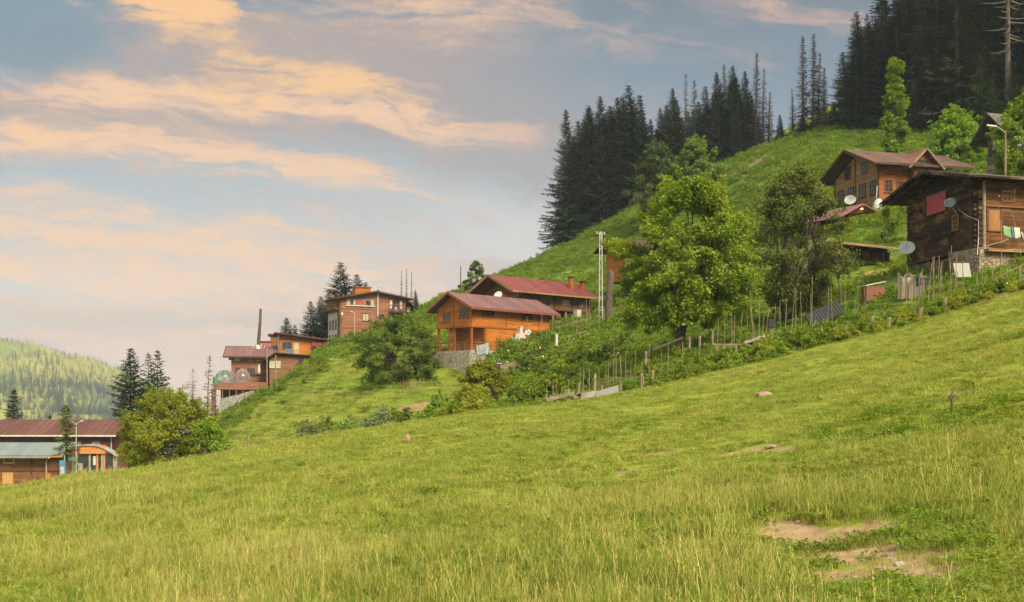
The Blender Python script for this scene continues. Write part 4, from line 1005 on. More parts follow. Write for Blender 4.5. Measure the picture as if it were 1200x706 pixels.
sc = rng.uniform(.38, .72, len(x)) * np.where(y > 2150, .7, 1)
scatter('far_wood', np.stack([x, y, zz], 1), np.stack([sc, sc, sc], 1), np.stack([sc * 0, sc * 0, rng.uniform(0, 6.28, len(x))], 1), kd, ft, 'hazy wood of firs and lighter trees on the far hill across the valley', 'wood')
# ------------------------------------------------------------------ buildings
class House:
    """a building set out from its near corner; R is the wall running right from the corner, L the wall running away to the left"""
    def __init__(s, name, label, cat, px, py, Y, deg, group=None):
        s.O = at(px, py, Y); s.th = R(deg); s.c, s.s = math.cos(s.th), math.sin(s.th)
        s.root = empty(name, s.O, s.th, label, cat, group)
    def u(s, f, px):
        a = (px - CX) / F; dx, dy = (s.c, s.s) if f == 'R' else (-s.s, s.c)
        return (a * s.O[1] - s.O[0]) / (dx - a * dy)
    def v(s, f, px, py, off=0.0):
        dy = s.s if f == 'R' else s.c
        return (HOR - py) / F * (s.O[1] + s.u(f, px) * dy) - s.O[2]
    def rect(s, f, x0, y0, x1, y1):
        xm = (x0 + x1) / 2
        a, b = sorted((s.u(f, x0), s.u(f, x1)))
        return a, b, s.v(f, xm, y1), s.v(f, xm, y0)
    def fb(s, mb, f, u0, u1, v0, v1, d0, d1):
        """box on wall f: u along, v up, d outward from the wall"""
        return mb.box(u0, u1, -d1, -d0, v0, v1) if f == 'R' else mb.box(-d1, -d0, u0, u1, v0, v1)
    def window(s, f, px, nx=2, ny=2, frame='dark_wood', glass='glass', fw=.09, name='window', parent=None, label=None, off=0.0, sill=True):
        u0, u1, v0, v1 = s.rect(f, *px)
        return s.window_uv(f, u0, u1, v0, v1, nx, ny, frame, glass, fw, name, parent, label, off, sill)
    def window_uv(s, f, u0, u1, v0, v1, nx=2, ny=2, frame='dark_wood', glass='glass', fw=.09, name='window', parent=None, label=None, off=0.0, sill=True):
        m = MB(); e = off
        s.fb(m, f, u0 - fw, u1 + fw, v1, v1 + fw, e + .002, e + .08); s.fb(m, f, u0 - fw, u1 + fw, v0 - fw, v0, e + .002, e + (.13 if sill else .08))
        s.fb(m, f, u0 - fw, u0, v0 + .001, v1 - .001, e + .002, e + .08); s.fb(m, f, u1, u1 + fw, v0 + .001, v1 - .001, e + .002, e + .08)
        for i in range(1, nx): q = u0 + (u1 - u0) * i / nx; s.fb(m, f, q - .03, q + .03, v0 + .001, v1 - .001, e + .04, e + .07)
        for i in range(1, ny): q = v0 + (v1 - v0) * i / ny; s.fb(m, f, u0 + .001, u1 - .001, q - .025, q + .025, e + .041, e + .066)
        w = m.build(name, M[frame], parent or s.root, label)
        s.fb(MB(), f, u0, u1, v0, v1, e + .004, e + .035).build('pane', M[glass], w)
        return w
    def part(s, name, mb, mat, parent=None, label=None, smooth=False):
        return mb.build(name, M[mat] if isinstance(mat, str) else mat, parent or s.root, label, smooth)

def chevron(e0, ze0, r, zr, e1, ze1, th):
    return [(e0, ze0), (r, zr), (e1, ze1), (e1, ze1 + th), (r, zr + th * 1.05), (e0, ze0 + th)]

M['orange_wood'] = plank_mat('orange_wood', (0.33, 0.105, 0.018), (0.50, 0.18, 0.034), .17, .45, (0.27, 0.12, 0.04))
M['orange_dark'] = plank_mat('orange_dark', (0.22, 0.075, 0.015), (0.33, 0.12, 0.025), .17)
M['roof_redbrown'] = metal_roof('roof_redbrown', (0.13, 0.062, 0.06), (0.19, 0.10, 0.095), .34, 'x', .4, .5)
M['roof_red'] = metal_roof('roof_red', (0.13, 0.026, 0.025), (0.20, 0.05, 0.046), .34, 'x', .45, .5)
M['fascia_red'] = flat_mat('fascia_red', (0.16, 0.05, 0.03), .6, 0, .2)
M['terrace_stone'] = stone_mat('terrace_stone', (0.20, 0.19, 0.15), (0.40, 0.37, 0.29), 2.6)
M['pale_stone'] = stone_mat('pale_stone', (0.17, 0.13, 0.085), (0.31, 0.25, 0.17), 1.9, .08)
M['grey_stone'] = stone_mat('grey_stone', (0.2, 0.195, 0.175), (0.36, 0.35, 0.31), 2.2)
M['brown_wood'] = plank_mat('brown_wood', (0.15, 0.068, 0.034), (0.25, 0.12, 0.058), .18)
M['hotel_wood'] = plank_mat('hotel_wood', (0.19, 0.085, 0.05), (0.28, 0.135, 0.08), .2)
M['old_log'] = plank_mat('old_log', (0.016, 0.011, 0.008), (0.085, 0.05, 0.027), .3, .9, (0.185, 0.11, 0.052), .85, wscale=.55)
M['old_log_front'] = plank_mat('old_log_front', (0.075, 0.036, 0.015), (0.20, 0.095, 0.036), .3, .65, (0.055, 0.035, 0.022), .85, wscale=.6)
M['chalet_wood'] = plank_mat('chalet_wood', (0.20, 0.11, 0.05), (0.34, 0.2, 0.10), .2)
M['chalet_red'] = plank_mat('chalet_red', (0.22, 0.07, 0.025), (0.32, 0.12, 0.045), .2)
M['shingle_brown'] = metal_roof('shingle_brown', (0.075, 0.045, 0.04), (0.13, 0.075, 0.06), .5, 'x', .75, .35)
M['shingle_red'] = metal_roof('shingle_red', (0.15, 0.05, 0.045), (0.21, 0.085, 0.07), .5, 'x', .75, .35)
M['roof_maroon'] = metal_roof('roof_maroon', (0.085, 0.036, 0.032), (0.13, 0.06, 0.05), .9, 'x', .7, .6)
M['roof_teal'] = metal_roof('roof_teal', (0.15, 0.195, 0.20), (0.215, 0.255, 0.255), .3, 'x', .5)
M['roof_rust'] = metal_roof('roof_rust', (0.20, 0.09, 0.055), (0.30, 0.2, 0.14), .3, 'y', .6, 0, .35)
M['roof_grey'] = metal_roof('roof_grey', (0.07, 0.07, 0.065), (0.13, 0.125, 0.115), .4, 'y', .6)
M['yellow_frame'] = flat_mat('yellow_frame', (0.42, 0.19, 0.02), .6, 0, .15)
M['orange_board'] = flat_mat('orange_board', (0.42, 0.16, 0.05), .6, 0, .12)
M['pink_cloth'] = flat_mat('pink_cloth', (0.36, 0.055, 0.075), .85, 0, .1)
M['teal_cloth'] = flat_mat('teal_cloth', (0.08, 0.28, 0.32), .7, 0, .2)
M['green_cloth'] = flat_mat('green_cloth', (0.14, 0.26, 0.12), .85, 0, .2)
M['blue_dark'] = flat_mat('blue_dark', (0.05, 0.14, 0.2), .8, 0, .2)
M['blue_paint'] = flat_mat('blue_paint', (0.06, 0.22, 0.42), .5, 0, .15)
M['sign_blue'] = flat_mat('sign_blue', (0.2, 0.27, 0.29), .6, 0, .35, 6.0)
M['green_paint'] = flat_mat('green_paint', (0.05, 0.2, 0.08), .6, 0, .2)
M['lamp_metal'] = flat_mat('lamp_metal', (0.34, 0.33, 0.3), .5, .1, .15)
M['tarp_grey'] = metal_roof('tarp_grey', (0.035, 0.042, 0.048), (0.06, 0.07, 0.075), .22, 'x', .5)
M['sheet_grey'] = metal_roof('sheet_grey', (0.2, 0.205, 0.195), (0.28, 0.28, 0.26), .2, 'y', .55)
M['red_plastic'] = flat_mat('red_plastic', (0.5, 0.07, 0.04), .5, 0, .1)

# ---- the orange chalet -------------------------------------------------------
h = House('wooden_chalet', 'bright orange two storey wooden chalet with a red brown metal roof on a stone terrace', 'house', 552.5, 411, 146, 45)
L = h.u('R', 644.5); Wd = h.u('L', 512.5)
ze = h.v('R', 552.5, 359.5); zf = h.v('R', 552.5, 382.5)        # eaves, upper floor
ridge_u = Wd * .52; zr = ze + 1.75
up = MB().prism([(0, zf), (Wd, zf), (Wd, ze), (ridge_u, zr), (0, ze)], 0, L, 'x')
h.part('upper_wall', up, 'orange_wood')
xp = h.u('R', 570)
lo = MB().box(xp, L - .003, .003, Wd - .003, -2.5, zf - .003).box(2.2, xp - .003, 2.4, Wd - 2.2, -2.5, zf - .003)
h.part('lower_wall', lo, 'orange_wood')
h.part('floor_slab', MB().box(-1.3, xp + 2.0, -1.3, Wd + .6, -.35, -.02), 'concrete')
for (ux, uy) in ((.0, .0), (.0, h.u('L', 532.5)), (.0, h.u('L', 527)), (.0, Wd - .28), (xp - .3, .0)):
    h.part('post', MB().box(ux + .004, ux + .26, uy + .004, uy + .26, 0, zf - .004), 'orange_dark')
trim = MB()
h.fb(trim, 'R', -.1, L, zf - .1, zf + .1, .003, .07); h.fb(trim, 'L', -.003, Wd, zf - .1, zf + .1, .003, .07)
for q in (.0, L * .42, L * .84, L - .2): h.fb(trim, 'R', q, q + .16, zf + .1, ze, .003, .055)
for q in (Wd * .5, Wd - .16): h.fb(trim, 'L', q, q + .15, zf + .1, ze + (1.5 if q < Wd * .7 else 0), .003, .055)
h.part('trim', trim, 'orange_dark')
for b in ((566.2, 361.6, 578.6, 370.4), (611.8, 366.5, 623.6, 375)): h.window('R', b, 3, 1, 'orange_dark', fw=.14)
for b in ((519.7, 367.2, 527.6, 376.3), (539.6, 362.0, 548.0, 371.0)): h.window('L', b, 2, 1, 'orange_dark', fw=.14)
ov = 1.0
rf = h.part('roof', MB().prism(chevron(-ov, ze - .30, ridge_u, zr + .05, Wd + ov, ze - .40, .16), -1.0, L + .9, 'x'), 'roof_redbrown')
fa = MB(); fa.box(-1.0, L + .9, -ov - .06, -ov - .003, ze - .42, ze - .12)
fa.beam((-1.03, -ov, ze - .25), (-1.03, ridge_u, zr + .12), .05, .3).beam((-1.03, ridge_u, zr + .12), (-1.03, Wd + ov, ze - .33), .05, .3)
h.part('fascia', fa, 'fascia_red', rf)
rl = MB()
u0 = -1.2
for q in np.arange(-1.2, xp + 2.0, 1.1): rl.box(q - .035, q + .035, -1.24, -1.17, 0, 1.0)
for q in np.arange(-1.2, Wd + .6, 1.1): rl.box(-1.24, -1.17, q - .035, q + .035, 0, 1.0)
for zz in (.25, .6, .98):
    rl.box(-1.2, xp + 2.0, -1.235, -1.175, zz - .04, zz + .04); rl.box(-1.236, -1.174, -1.2, Wd + .6, zz - .04, zz + .04)
h.part('railing', rl, 'brown_wood')
dr = h.part('door', MB().box(3.1, 4.0, 2.33, 2.39, 0, 2.0), 'dark_wood')
h.part('handle', MB().box(3.2, 3.24, 2.28, 2.325, .95, 1.1), 'steel', dr)
chal = h
# terrace wall, a thing of its own
tw = MB()
tw.prism([(-1.7, -1.5), (xp + 2.6, -1.5), (xp + 2.6, 1.2), (-1.1, 1.2), (-1.1, Wd + .9), (-1.7, Wd + .9)], -3.6, -.36, 'z')
tr = empty('stone_terrace', h.O, h.th, 'dry stone retaining wall carrying the terrace of the orange chalet', 'terrace wall')
tw.build('wall', M['terrace_stone'], tr)
for q in (0.9, 4.2, 6.4): MB().box(q, q + .22, -1.72, -1.52, -.5, .9).build('lamp_post', M['steel'], tr)
bn = empty('banner', h.O, h.th, 'pale blue grey banner hung over the stone terrace wall', 'banner')
u0 = h.u('R', 543.5 + 4); u1 = h.u('R', 563); vb = h.v('R', 555, 414.5) - .1; vt = h.v('R', 555, 404)
MB().prism([(u0 + .1, vb - .25), (u1, vb + .1), (u1 - .05, vt + .15), (u0, vt - .25)], -1.60, -1.55, 'y').build('cloth', M['sign_blue'], bn)
mk = MB()
for i in range(9):
    q = u0 + .35 + i * (u1 - u0 - .7) / 9; mk.box(q, q + .18, -1.612, -1.603, vb + .35 + .03 * i, vb + .62 + .03 * i)
mk.build('faded_mark', M['concrete'], bn)
for q in (u0 + .1, u1 - .1): MB().tube([(q, -1.57, vt - .1), (q, -1.3, vt + .45)], .015, 4).build('cord', M['cable'], bn)
# barbecue, tarpaulin, dish, barrel and board in front of the chalet
def off_wall(h, px, pyb, d):
    u = h.u('R', px); return (h.O[0] + u * h.c + d * h.s, h.O[1] + u * h.s - d * h.c)
bx, by = off_wall(h, 601, 404, 1.3); bz = at(601, 404.5, by)[2]
bq = empty('barbecue', (bx, by, bz - .3), h.th, 'white garden barbecue chimney on a grey block base beside the orange chalet', 'barbecue')
MB().box(-.75, .75, -.5, .5, -1.2, .8).build('base', M['concrete'], bq)
MB().prism([(-.62, .8), (.62, .8), (.62, 1.1), (.28, 1.75), (-.28, 1.75), (-.62, 1.1)], -.45, .45, 'y').build('hood', M['white_paint'], bq)
fl = MB().box(-.24, .24, -.24, .24, 1.75, 2.5).build('flue', M['white_paint'], bq); MB().box(-.3, .3, -.3, .3, 2.5, 2.62).build('cap', M['white_paint'], fl)
MB().box(-.45, .45, -.462, -.452, .82, 1.12).build('opening', M['black'], bq)
bx, by = off_wall(h, 589.5, 410, 1.6)
ub = empty('folded_parasol', (bx, by, at(589, 411.5, by)[2]), 0, 'folded teal parasol standing left of the white barbecue', 'parasol')
MB().tube([(0, 0, 0), (0, 0, 2.0)], .03, 6).build('pole', M['steel'], ub)
MB().lathe([(.02, .3), (.26, .38), (.3, .8), (.2, 1.3), (.07, 1.75), (.01, 1.85)], 10).build('canopy', M['teal_cloth'], ub, smooth=True)

def dish(name, loc, az, el, r, label, mat='dish_grey', mast=None, group='satellite dishes on the wooden houses'):
    """parabolic aerial: bowl facing az (from the view direction, clockwise) and el, feed arm, mast"""
    o = empty(name, loc, 0, label, 'satellite dish', group)
    n = 20; V = []; prof = [(0.001, .0), (.35 * r, .02 * r), (.7 * r, .1 * r), (r, .22 * r), (r * 1.02, .2 * r), (.7 * r, .075 * r), (.35 * r, -.015 * r), (0.001, -.03 * r)]
    m = MB().lathe([(p, q) for p, q in prof], n)
    me = m.mesh('reflector', M[mat], True); b = put_mesh('reflector', me, o)
    b.rotation_euler = (R(90 - el), 0, R(180 - az) + math.pi); b.location = (0, 0, 0)
    d = np.array([math.sin(R(az)) * math.cos(R(el)), math.cos(R(az)) * math.cos(R(el)), math.sin(R(el))])
    b.rotation_mode = 'QUATERNION'
    from mathutils import Vector
    b.rotation_quaternion = Vector(d).to_track_quat('Z', 'Y')
    foc = d * r * 1.05
    MB().tube([(0, 0, -r * .85), tuple(foc + np.array([0, 0, -.12 * r]))], .02 + .01 * r, 5).build('feed_arm', M['steel'], o)
    MB().lathe([(.03, -.06), (.07 * r + .03, -.05), (.07 * r + .03, .09), (.02, .1)], 8, tuple(foc)).build('receiver', M['steel'], o)
    if mast is not None: MB().tube([tuple(-d * .06), tuple(-d * .2), mast], .035, 6).build('mast', M['steel'], o)
    return o
bx, by = off_wall(h, 613, 392, .9); dish('satellite_dish', (bx, by, at(613, 390, by)[2]), 190, 30, .42, 'small grey dish on the ground right of the white barbecue', 'dish_grey', (0, .1, -1.3))
x, y, z = on(584.5, 128)
br = empty('water_barrel', (x, y, at(584, 432.5, y)[2]), 0, 'blue grey barrel below the terrace next to a board', 'barrel')
MB().lathe([(.001, 0), (.32, 0), (.36, .3), (.36, .7), (.32, .9), (.001, .9)], 14).build('body', M['tarp_grey'], br, smooth=True)
MB().lathe([(.36, .52), (.39, .54), (.39, .6), (.36, .62)], 14).build('hoop', M['steel'], br)
x, y, z = on(596, 128)
bd = MB().box(-.9, .9, -.05, .05, -.3, .55).build('plank_screen', plank_mat('plank_screen', (0.12, 0.09, 0.06), (0.2, 0.16, 0.11), .2)); bd.location = (x, y, at(596, 432, y)[2]); bd.rotation_euler = (0, R(-14), .3)
tag(bd, 'weathered board screen leaning beside the blue grey barrel', 'board')

# ---- second chalet behind, red roof ------------------------------------------
h = House('wooden_chalet', 'brown wooden chalet with a long red metal roof, behind the orange one', 'house', 608.5, 372, 164, 42)
L = h.u('R', 692); Wd = 7.2
ze = h.v('R', 608.5, 340.5); zf = h.v('R', 608.5, 360)
h.part('upper_wall', MB().prism([(0, zf), (Wd, zf), (Wd, ze), (Wd / 2, ze + 1.9), (0, ze)], 0, L, 'x'), 'brown_wood')
lw = MB().box(0.3, L * .52, 1.6, Wd, -3, zf - .003).box(L * .52 + .003, L, .8, Wd, -3, zf - .003)
h.part('lower_wall', lw, 'dark_wood')
for q in (h.u('R', 663), h.u('R', 648), h.u('R', 680)): h.part('post', MB().box(q, q + .22, .05, .27, -3, zf - .004), 'chalet_wood')
for b in ((638.6, 349, 644.4, 358.8), (659, 352.6, 667, 357.5), (679, 356, 685, 359.5)): h.window('R', b, 1, 1, 'chalet_wood', 'glass_curtain' if b[0] > 650 else 'glass', fw=.15)
h.window('R', (617, 347.5, 626, 352.8), 3, 1, 'brown_wood', fw=.1)
tr_ = MB()
for px in (618, 631, 649, 670): h.fb(tr_, 'R', h.u('R', px), h.u('R', px) + .2, zf, ze, .003, .08)
h.fb(tr_, 'R', 0, L, zf - .12, zf + .1, .003, .12)
h.part('trim', tr_, 'dark_wood')
rf = h.part('roof', MB().prism(chevron(-1.5, ze - .35, Wd / 2, ze + 2.1, Wd + 1.5, ze - .5, .16), -2.6, L + .8, 'x'), 'roof_red')
fa = MB().box(-2.6, L + .8, -1.56, -1.503, ze - .47, ze - .2).beam((-2.64, -1.5, ze - .3), (-2.64, Wd / 2, ze + 2.16), .06, .34).beam((-2.64, Wd / 2, ze + 2.16), (-2.64, Wd + 1.5, ze - .42), .06, .34)
h.part('fascia', fa, 'chalet_wood', rf)
for px, top in ((677, 334), (690.5, 338)):
    u_ = h.u('R', px); z1 = ze + (2.6 if px < 680 else 2.1)
    ch = h.part('chimney', MB().box(u_ - .28, u_ + .28, 1.2, 1.75, ze, z1), 'orange_dark', rf)
    h.part('chimney_cap', MB().box(u_ - .42, u_ + .42, 1.05, 1.9, z1 + .12, z1 + .26).box(u_ - .2, u_ + .2, 1.3, 1.65, z1 + .002, z1 + .118), 'dark_wood', rf)
wb = empty('white_fridge', (h.O[0] + h.u('R', 676) * h.c, h.O[1] + h.u('R', 676) * h.s - 1.2, at(676, 374, h.O[1] + 6)[2]), h.th, 'small white cabinet under the eaves of the red roofed chalet', 'cabinet')
MB().box(-.4, .4, -.35, .35, -.6, 1.3).build('body', M['white_paint'], wb); MB().box(-.38, .38, -.39, -.352, .2, 1.28).build('door', M['white_paint'], wb)
dx_, dy_ = off_wall(h, 584, 355, 0)
dish('satellite_dish', at(584, 346.5, h.O[1] - 1.0), 205, 30, .6, 'white dish under the gable of the red roofed chalet', 'dish_grey', (.1, .2, -2.2))
rb = empty('red_crate', at(591.5, 349, h.O[1] - .8), .6, 'small red crate beside the dish under the red roofed gable', 'crate')
MB().box(-.4, .4, -.3, .3, -.3, .3).build('body', M['red_plastic'], rb); MB().box(-.44, .44, -.34, .34, .302, .36).build('rim', M['red_plastic'], rb)
second = h

# ---- brown four storey hotel --------------------------------------------------
h = House('hotel', 'tall brown brick and wood hotel of several storeys above the bushes', 'building', 398.8, 404, 215, 25)
L = h.u('R', 475.5); Wd = h.u('L', 384.6)
z0, z3 = -4.0, h.v('R', 399, 361.3); zt = h.v('R', 399, 348.2); ur = h.u('R', 440); zrr = h.v('R', 440, 342.8); ztR = h.v('R', 475, 349.5)
M['hotel_white'] = flat_mat('hotel_white', (0.4, 0.4, 0.37), .8, 0, .15)
h.part('wall', MB().prism([(0, z0), (L, z0), (L, ztR - .1), (ur, zrr - .12), (0, zt - .1)], 0, Wd, 'y'), 'hotel_wood')
h.part('end_wall', MB().box(-.04, -.003, 1.0, Wd - .2, z0, z3 - .6), 'hotel_white')
h.part('end_corner', MB().box(-.25, -.005, .0, .95, z0, zt - .5), 'dark_wood')
eb = MB().box(-1.0, -.006, -.0, Wd, z3 - .2, z3 - .02)
for q in np.arange(.2, Wd, 1.2): eb.box(-.98, -.90, q, q + .08, z3, zt - .3)
eb.box(-1.0, -.9, 0, Wd, z3 + .9, z3 + 1.0)
h.part('side_balcony', eb, 'brown_wood')
for uu in (2.2, 4.0, 5.8):
    for k in range(3): h.window_uv('L', uu, uu + .8, -2.4 + 2.7 * k + (.0), -2.4 + 2.7 * k + 1.6, 1, 2, 'dark_wood', 'glass', .07, off=.042)
bd_ = MB()
for py in (361.8, 384): h.fb(bd_, 'R', 0, L, h.v('R', 399, py) - .12, h.v('R', 399, py) + .12, .003, .06)
for px in (399.5, 440.4): h.fb(bd_, 'R', h.u('R', px), h.u('R', px) + .2, z0, h.v('R', px, 350), .0035, .055)
h.part('trim', bd_, 'brown_wood')
h.window('R', (406, 351.4, 438, 357.5), 6, 1, 'hotel_wood', 'glass_curtain', .12)
for x0, x1 in ((410.5, 413.8), (428.5, 434.5)): h.part('dark_pane', h.fb(MB(), 'R', h.u('R', x0), h.u('R', x1), h.v('R', 412, 357.3), h.v('R', 412, 351.6), .036, .039), 'glass')
h.part('red_curtain', h.fb(MB(), 'R', h.u('R', 417), h.u('R', 428), h.v('R', 422, 357.2), h.v('R', 422, 351.8), .036, .039), flat_mat('red_curtain', (0.30, 0.06, 0.05), .8))
h.part('window_ledge', h.fb(MB(), 'R', h.u('R', 405), h.u('R', 439), h.v('R', 422, 359.3), h.v('R', 422, 358.2), .003, .22), 'white_paint')
h.window('R', (425, 368, 431.8, 376), 2, 1, 'dark_wood', 'glass_curtain', .12)
h.window('R', (444.5, 369, 449, 373), 1, 1, 'dark_wood', 'glass', .1)
h.window('R', (445, 351.4, 448.5, 352.8), 1, 1, 'orange_dark', 'orange_dark', .05)
h.window('R', (416, 392, 419.5, 394), 1, 1, 'dark_wood', 'glass', .08)
h.window('R', (424, 387, 427, 391), 1, 1, 'dark_wood', 'glass', .08)
# two glazed bays with balconies at the right end
for y0, y1, nm in ((351.5, 363.0, 'upper'), (369.5, 377, 'lower')):
    u0, u1, v0, v1 = h.rect('R', 456.5, y0, 471.5, y1)
    w = h.window_uv('R', u0, u1, v0, v1, 4, 2, 'orange_dark', 'glass', .12)
    h.part('curtain', h.fb(MB(), 'R', u0 + .05, u0 + .5, v0 + .1, v1 - .1, .036, .039), 'white_paint', w)
    h.part('curtain', h.fb(MB(), 'R', u1 - .5, u1 - .05, v0 + .1, v1 - .1, .036, .039), 'white_paint', w)
u0, u1, v0, v1 = h.rect('R', 455.5, 359, 472.5, 367)
bl = MB().box(u0, u1, -1.3, -.085, v0 - .02, v0 + .14)
for q in np.linspace(u0, u1, 15): bl.box(q - .025, q + .025, -1.29, -1.25, v0 + .14, v1)
bl.box(u0, u1, -1.3, -1.24, v1, v1 + .08)
for q in (u0, u1):
    bl.box(q - .03, q + .03, -1.24, -.085, v1, v1 + .08)
h.part('balcony', bl, 'dark_wood')
cr_ = MB().box(u0 + 1.0, u0 + 1.5, -.9, -.4, v0 + .5, v0 + .56).box(u0 + 1.0, u0 + 1.5, -.45, -.4, v0 + .56, v0 + 1.05)
for qx in (0, .44):
    for qy in (-.9, -.46): cr_.box(u0 + 1.0 + qx, u0 + 1.06 + qx, qy, qy + .06, v0 + .14, v0 + .5)
cc = empty('plastic_chair', h.O, h.th, 'white plastic chair on the upper balcony of the brown hotel', 'chair'); cr_.build('body', M['white_paint'], cc)
th = .2
rf = h.part('roof', MB().prism([(-1.1, zt - .35), (ur, zrr), (L + 1.3, ztR - .35), (L + 1.3, ztR - .15), (ur, zrr + th), (-1.1, zt - .15)], -1.0, Wd + .8, 'y'), 'roof_maroon')
h.part('fascia', MB().beam((-1.1, -1.03, zt - .27), (ur, -1.03, zrr + .08), .05, .26).beam((ur, -1.03, zrr + .08), (L + 1.3, -1.03, ztR - .27), .05, .26), 'dark_wood', rf)
cu = h.u('R', 432.5); h.part('chimney', MB().box(cu - 1.5, cu + 1.5, 3.5, 5.2, zt, zrr + 1.15), 'orange_dark', rf)
h.part('chimney_cap', MB().box(cu - 1.65, cu + 1.65, 3.35, 5.35, zrr + 1.152, zrr + 1.3), 'brown_wood', rf)
pu = h.u('R', 442.4); fp = h.part('flue_pipe', MB().tube([(pu, -.18, h.v('R', 442, 371)), (pu, -.18, h.v('R', 442, 341.0)), (pu, -1.15, h.v('R', 442, 340.0)), (pu, -1.15, h.v('R', 442, 337))], .13, 8), 'steel')
h.part('cowl', MB().lathe([(.02, .3), (.24, .12), (.24, .0), (.02, .05)], 8, (pu, -1.15, h.v('R', 442, 337))), 'steel', fp)
def lamp_px(px, Y, pyb, pyt, label, arms=(1,), arm=1.4, mat='lamp_metal', pole='lamp_metal', r=.09, group='street lamps', head=.75):
    b = at(px, pyb, Y); o = empty('street_lamp', b, 0, label, 'street lamp', group); hh = (pyb - pyt) / F * Y
    MB().tube([(0, 0, -1), (0, 0, hh * .5), (0, 0, hh)], [r, r * .85, r * .65], 8).build('pole', M[pole], o)
    for a_ in arms:
        ex = (a_ * arm, -.1, hh + arm * .38)
        ar = MB().tube([(0, 0, hh - .25), (a_ * arm * .5, -.05, hh + arm * .12), ex], .045, 6).build('arm', M[mat], o)
        MB().beam(ex, (ex[0] + a_ * head, ex[1] - .05, ex[2] + .1), .24, .13).build('lamp_head', M['white_paint'], ar)
    return o
lamp_px(415.6, 211, 394, 366.5, 'thin street lamp in front of the brown hotel wall', (-1,), .35, head=.4, r=.06)
for px, py in ((478.5, 363), (400.6, 368)):
    a_ = empty('air_conditioner', at(px, py, 214.0 if px < 410 else 221.5), h.th, 'white air conditioner box at the right corner of the hotel' if px > 410 else 'small white box on the left front edge of the hotel', 'air conditioner')
    k_ = 1.0 if px > 410 else .45; MB().box(-.35 * k_, .35 * k_, -.28, .1, -.5 * k_, .5 * k_).build('casing', M['white_paint'], a_); MB().lathe([(.001, 0), (.22 * k_, 0), (.22 * k_, .02), (.001, .02)], 12).build('fan_grille', M['steel'], a_).matrix_local = __import__('mathutils').Matrix.Translation((0, -.3, 0)) @ __import__('mathutils').Matrix.Rotation(R(90), 4, 'X')
h.part('side_roof', MB().prism([(0, 0), (2.3, -1.9), (2.3, -1.75), (0, .2)], -.8, Wd, 'y'), 'dark_wood'); bpy.data.objects['side_roof'].location = (L + .1, 0, ztR - .5)

# ---- wooden restaurant group on the left shoulder ------------------------------
grp = 'wooden houses of the restaurant'
M['hall_roof'] = metal_roof('hall_roof', (0.13, 0.062, 0.066), (0.18, 0.10, 0.10), .4, 'x', .5, .5)
h = House('restaurant_hall', 'brown restaurant hall with purple red sheet roof and an upper window row with orange panes', 'building', 271, 447, 212, 8, grp)
L = h.u('R', 316); Wd = 8.0; ze = h.v('R', 271, 418.5)
h.part('wall', MB().prism([(0, -4), (Wd, -4), (Wd, ze + .5), (Wd * .5, ze + 1.6), (0, ze)], 0, L, 'x'), 'hotel_wood')
for b in ((274.5, 419.5, 281.5, 423.5), (282.2, 419.5, 288, 423.5), (289, 419.3, 297, 424), (299, 419.5, 305, 424)): h.window('R', b, 1, 1, 'brown_wood', 'glass_curtain' if b[0] < 289 and b[0] < 280 else ('orange_board' if b[0] > 285 else 'glass'), .08)
for b in ((276, 431, 281, 436), (290, 432, 298.5, 440)): h.window('R', b, 3, 1, 'brown_wood', 'glass', .08)
rf = h.part('roof', MB().prism(chevron(-1.2, ze - .1, Wd * .55, ze + 2.0, Wd + 1.2, ze - .2, .2), -1.3, L + 1.5, 'x'), 'hall_roof')
h.part('fascia', MB().box(-1.3, L + 1.5, -1.26, -1.203, ze - .2, ze + .08).beam((-1.34, -1.2, ze), (-1.34, Wd * .55, ze + 2.1), .06, .3), 'dark_wood', rf)

h = House('restaurant_terrace', 'wooden terrace deck on posts with a plank parapet and glazed room below', 'terrace', 251.5, 470, 205, 3, grp)
L = h.u('R', 313); v1 = h.v('R', 262, 448.2); v0 = h.v('R', 262, 455.4)
h.part('deck', MB().box(0, L, 0, 7, v0, v0 + .25), 'brown_wood')
h.part('parapet', MB().box(0, L, -.12, -.002, v0 - .2, v1).box(-.12, -.002, -.12, 7, v0 - .2, v1), 'hotel_wood')
h.part('glazing', MB().box(.8, L - 2, 1.2, 6.9, -3, v0 - .003), 'glass')
for q in np.linspace(.05, L * .8, 7): h.part('post', MB().box(q, q + .18, .02, .2, -3, v0 - .004), 'brown_wood')
h.part('corner_panel', MB().box(-.25, .55, -.3, -.13, v1 - .4, v1 + .95), 'green_paint')
h.part('corner_pillar', MB().box(-.6, .0, .3, .9, -3.5, v0), 'fascia_red')
ret = MB()
a0 = (h.u('R', 256), h.v('R', 256, 468)); a1 = (h.u('R', 299), h.v('R', 299, 458))
st = empty('stone_wall', h.O, h.th, 'grey stone retaining wall below the restaurant terrace', 'wall')
ret.prism([(a0[0], -4), (a1[0], -4), (a1[0], a1[1]), (h.u('R', 290), h.v('R', 290, 460)), (a0[0] + .5, a0[1])], -1.4, -.7, 'y').build('wall', M['grey_stone'], st)
pb = MB().box(h.u('R', 289), h.u('R', 311), -1.9, -1.42, -3, h.v('R', 300, 461)).build('pale_block', M['pale_stone'], st)
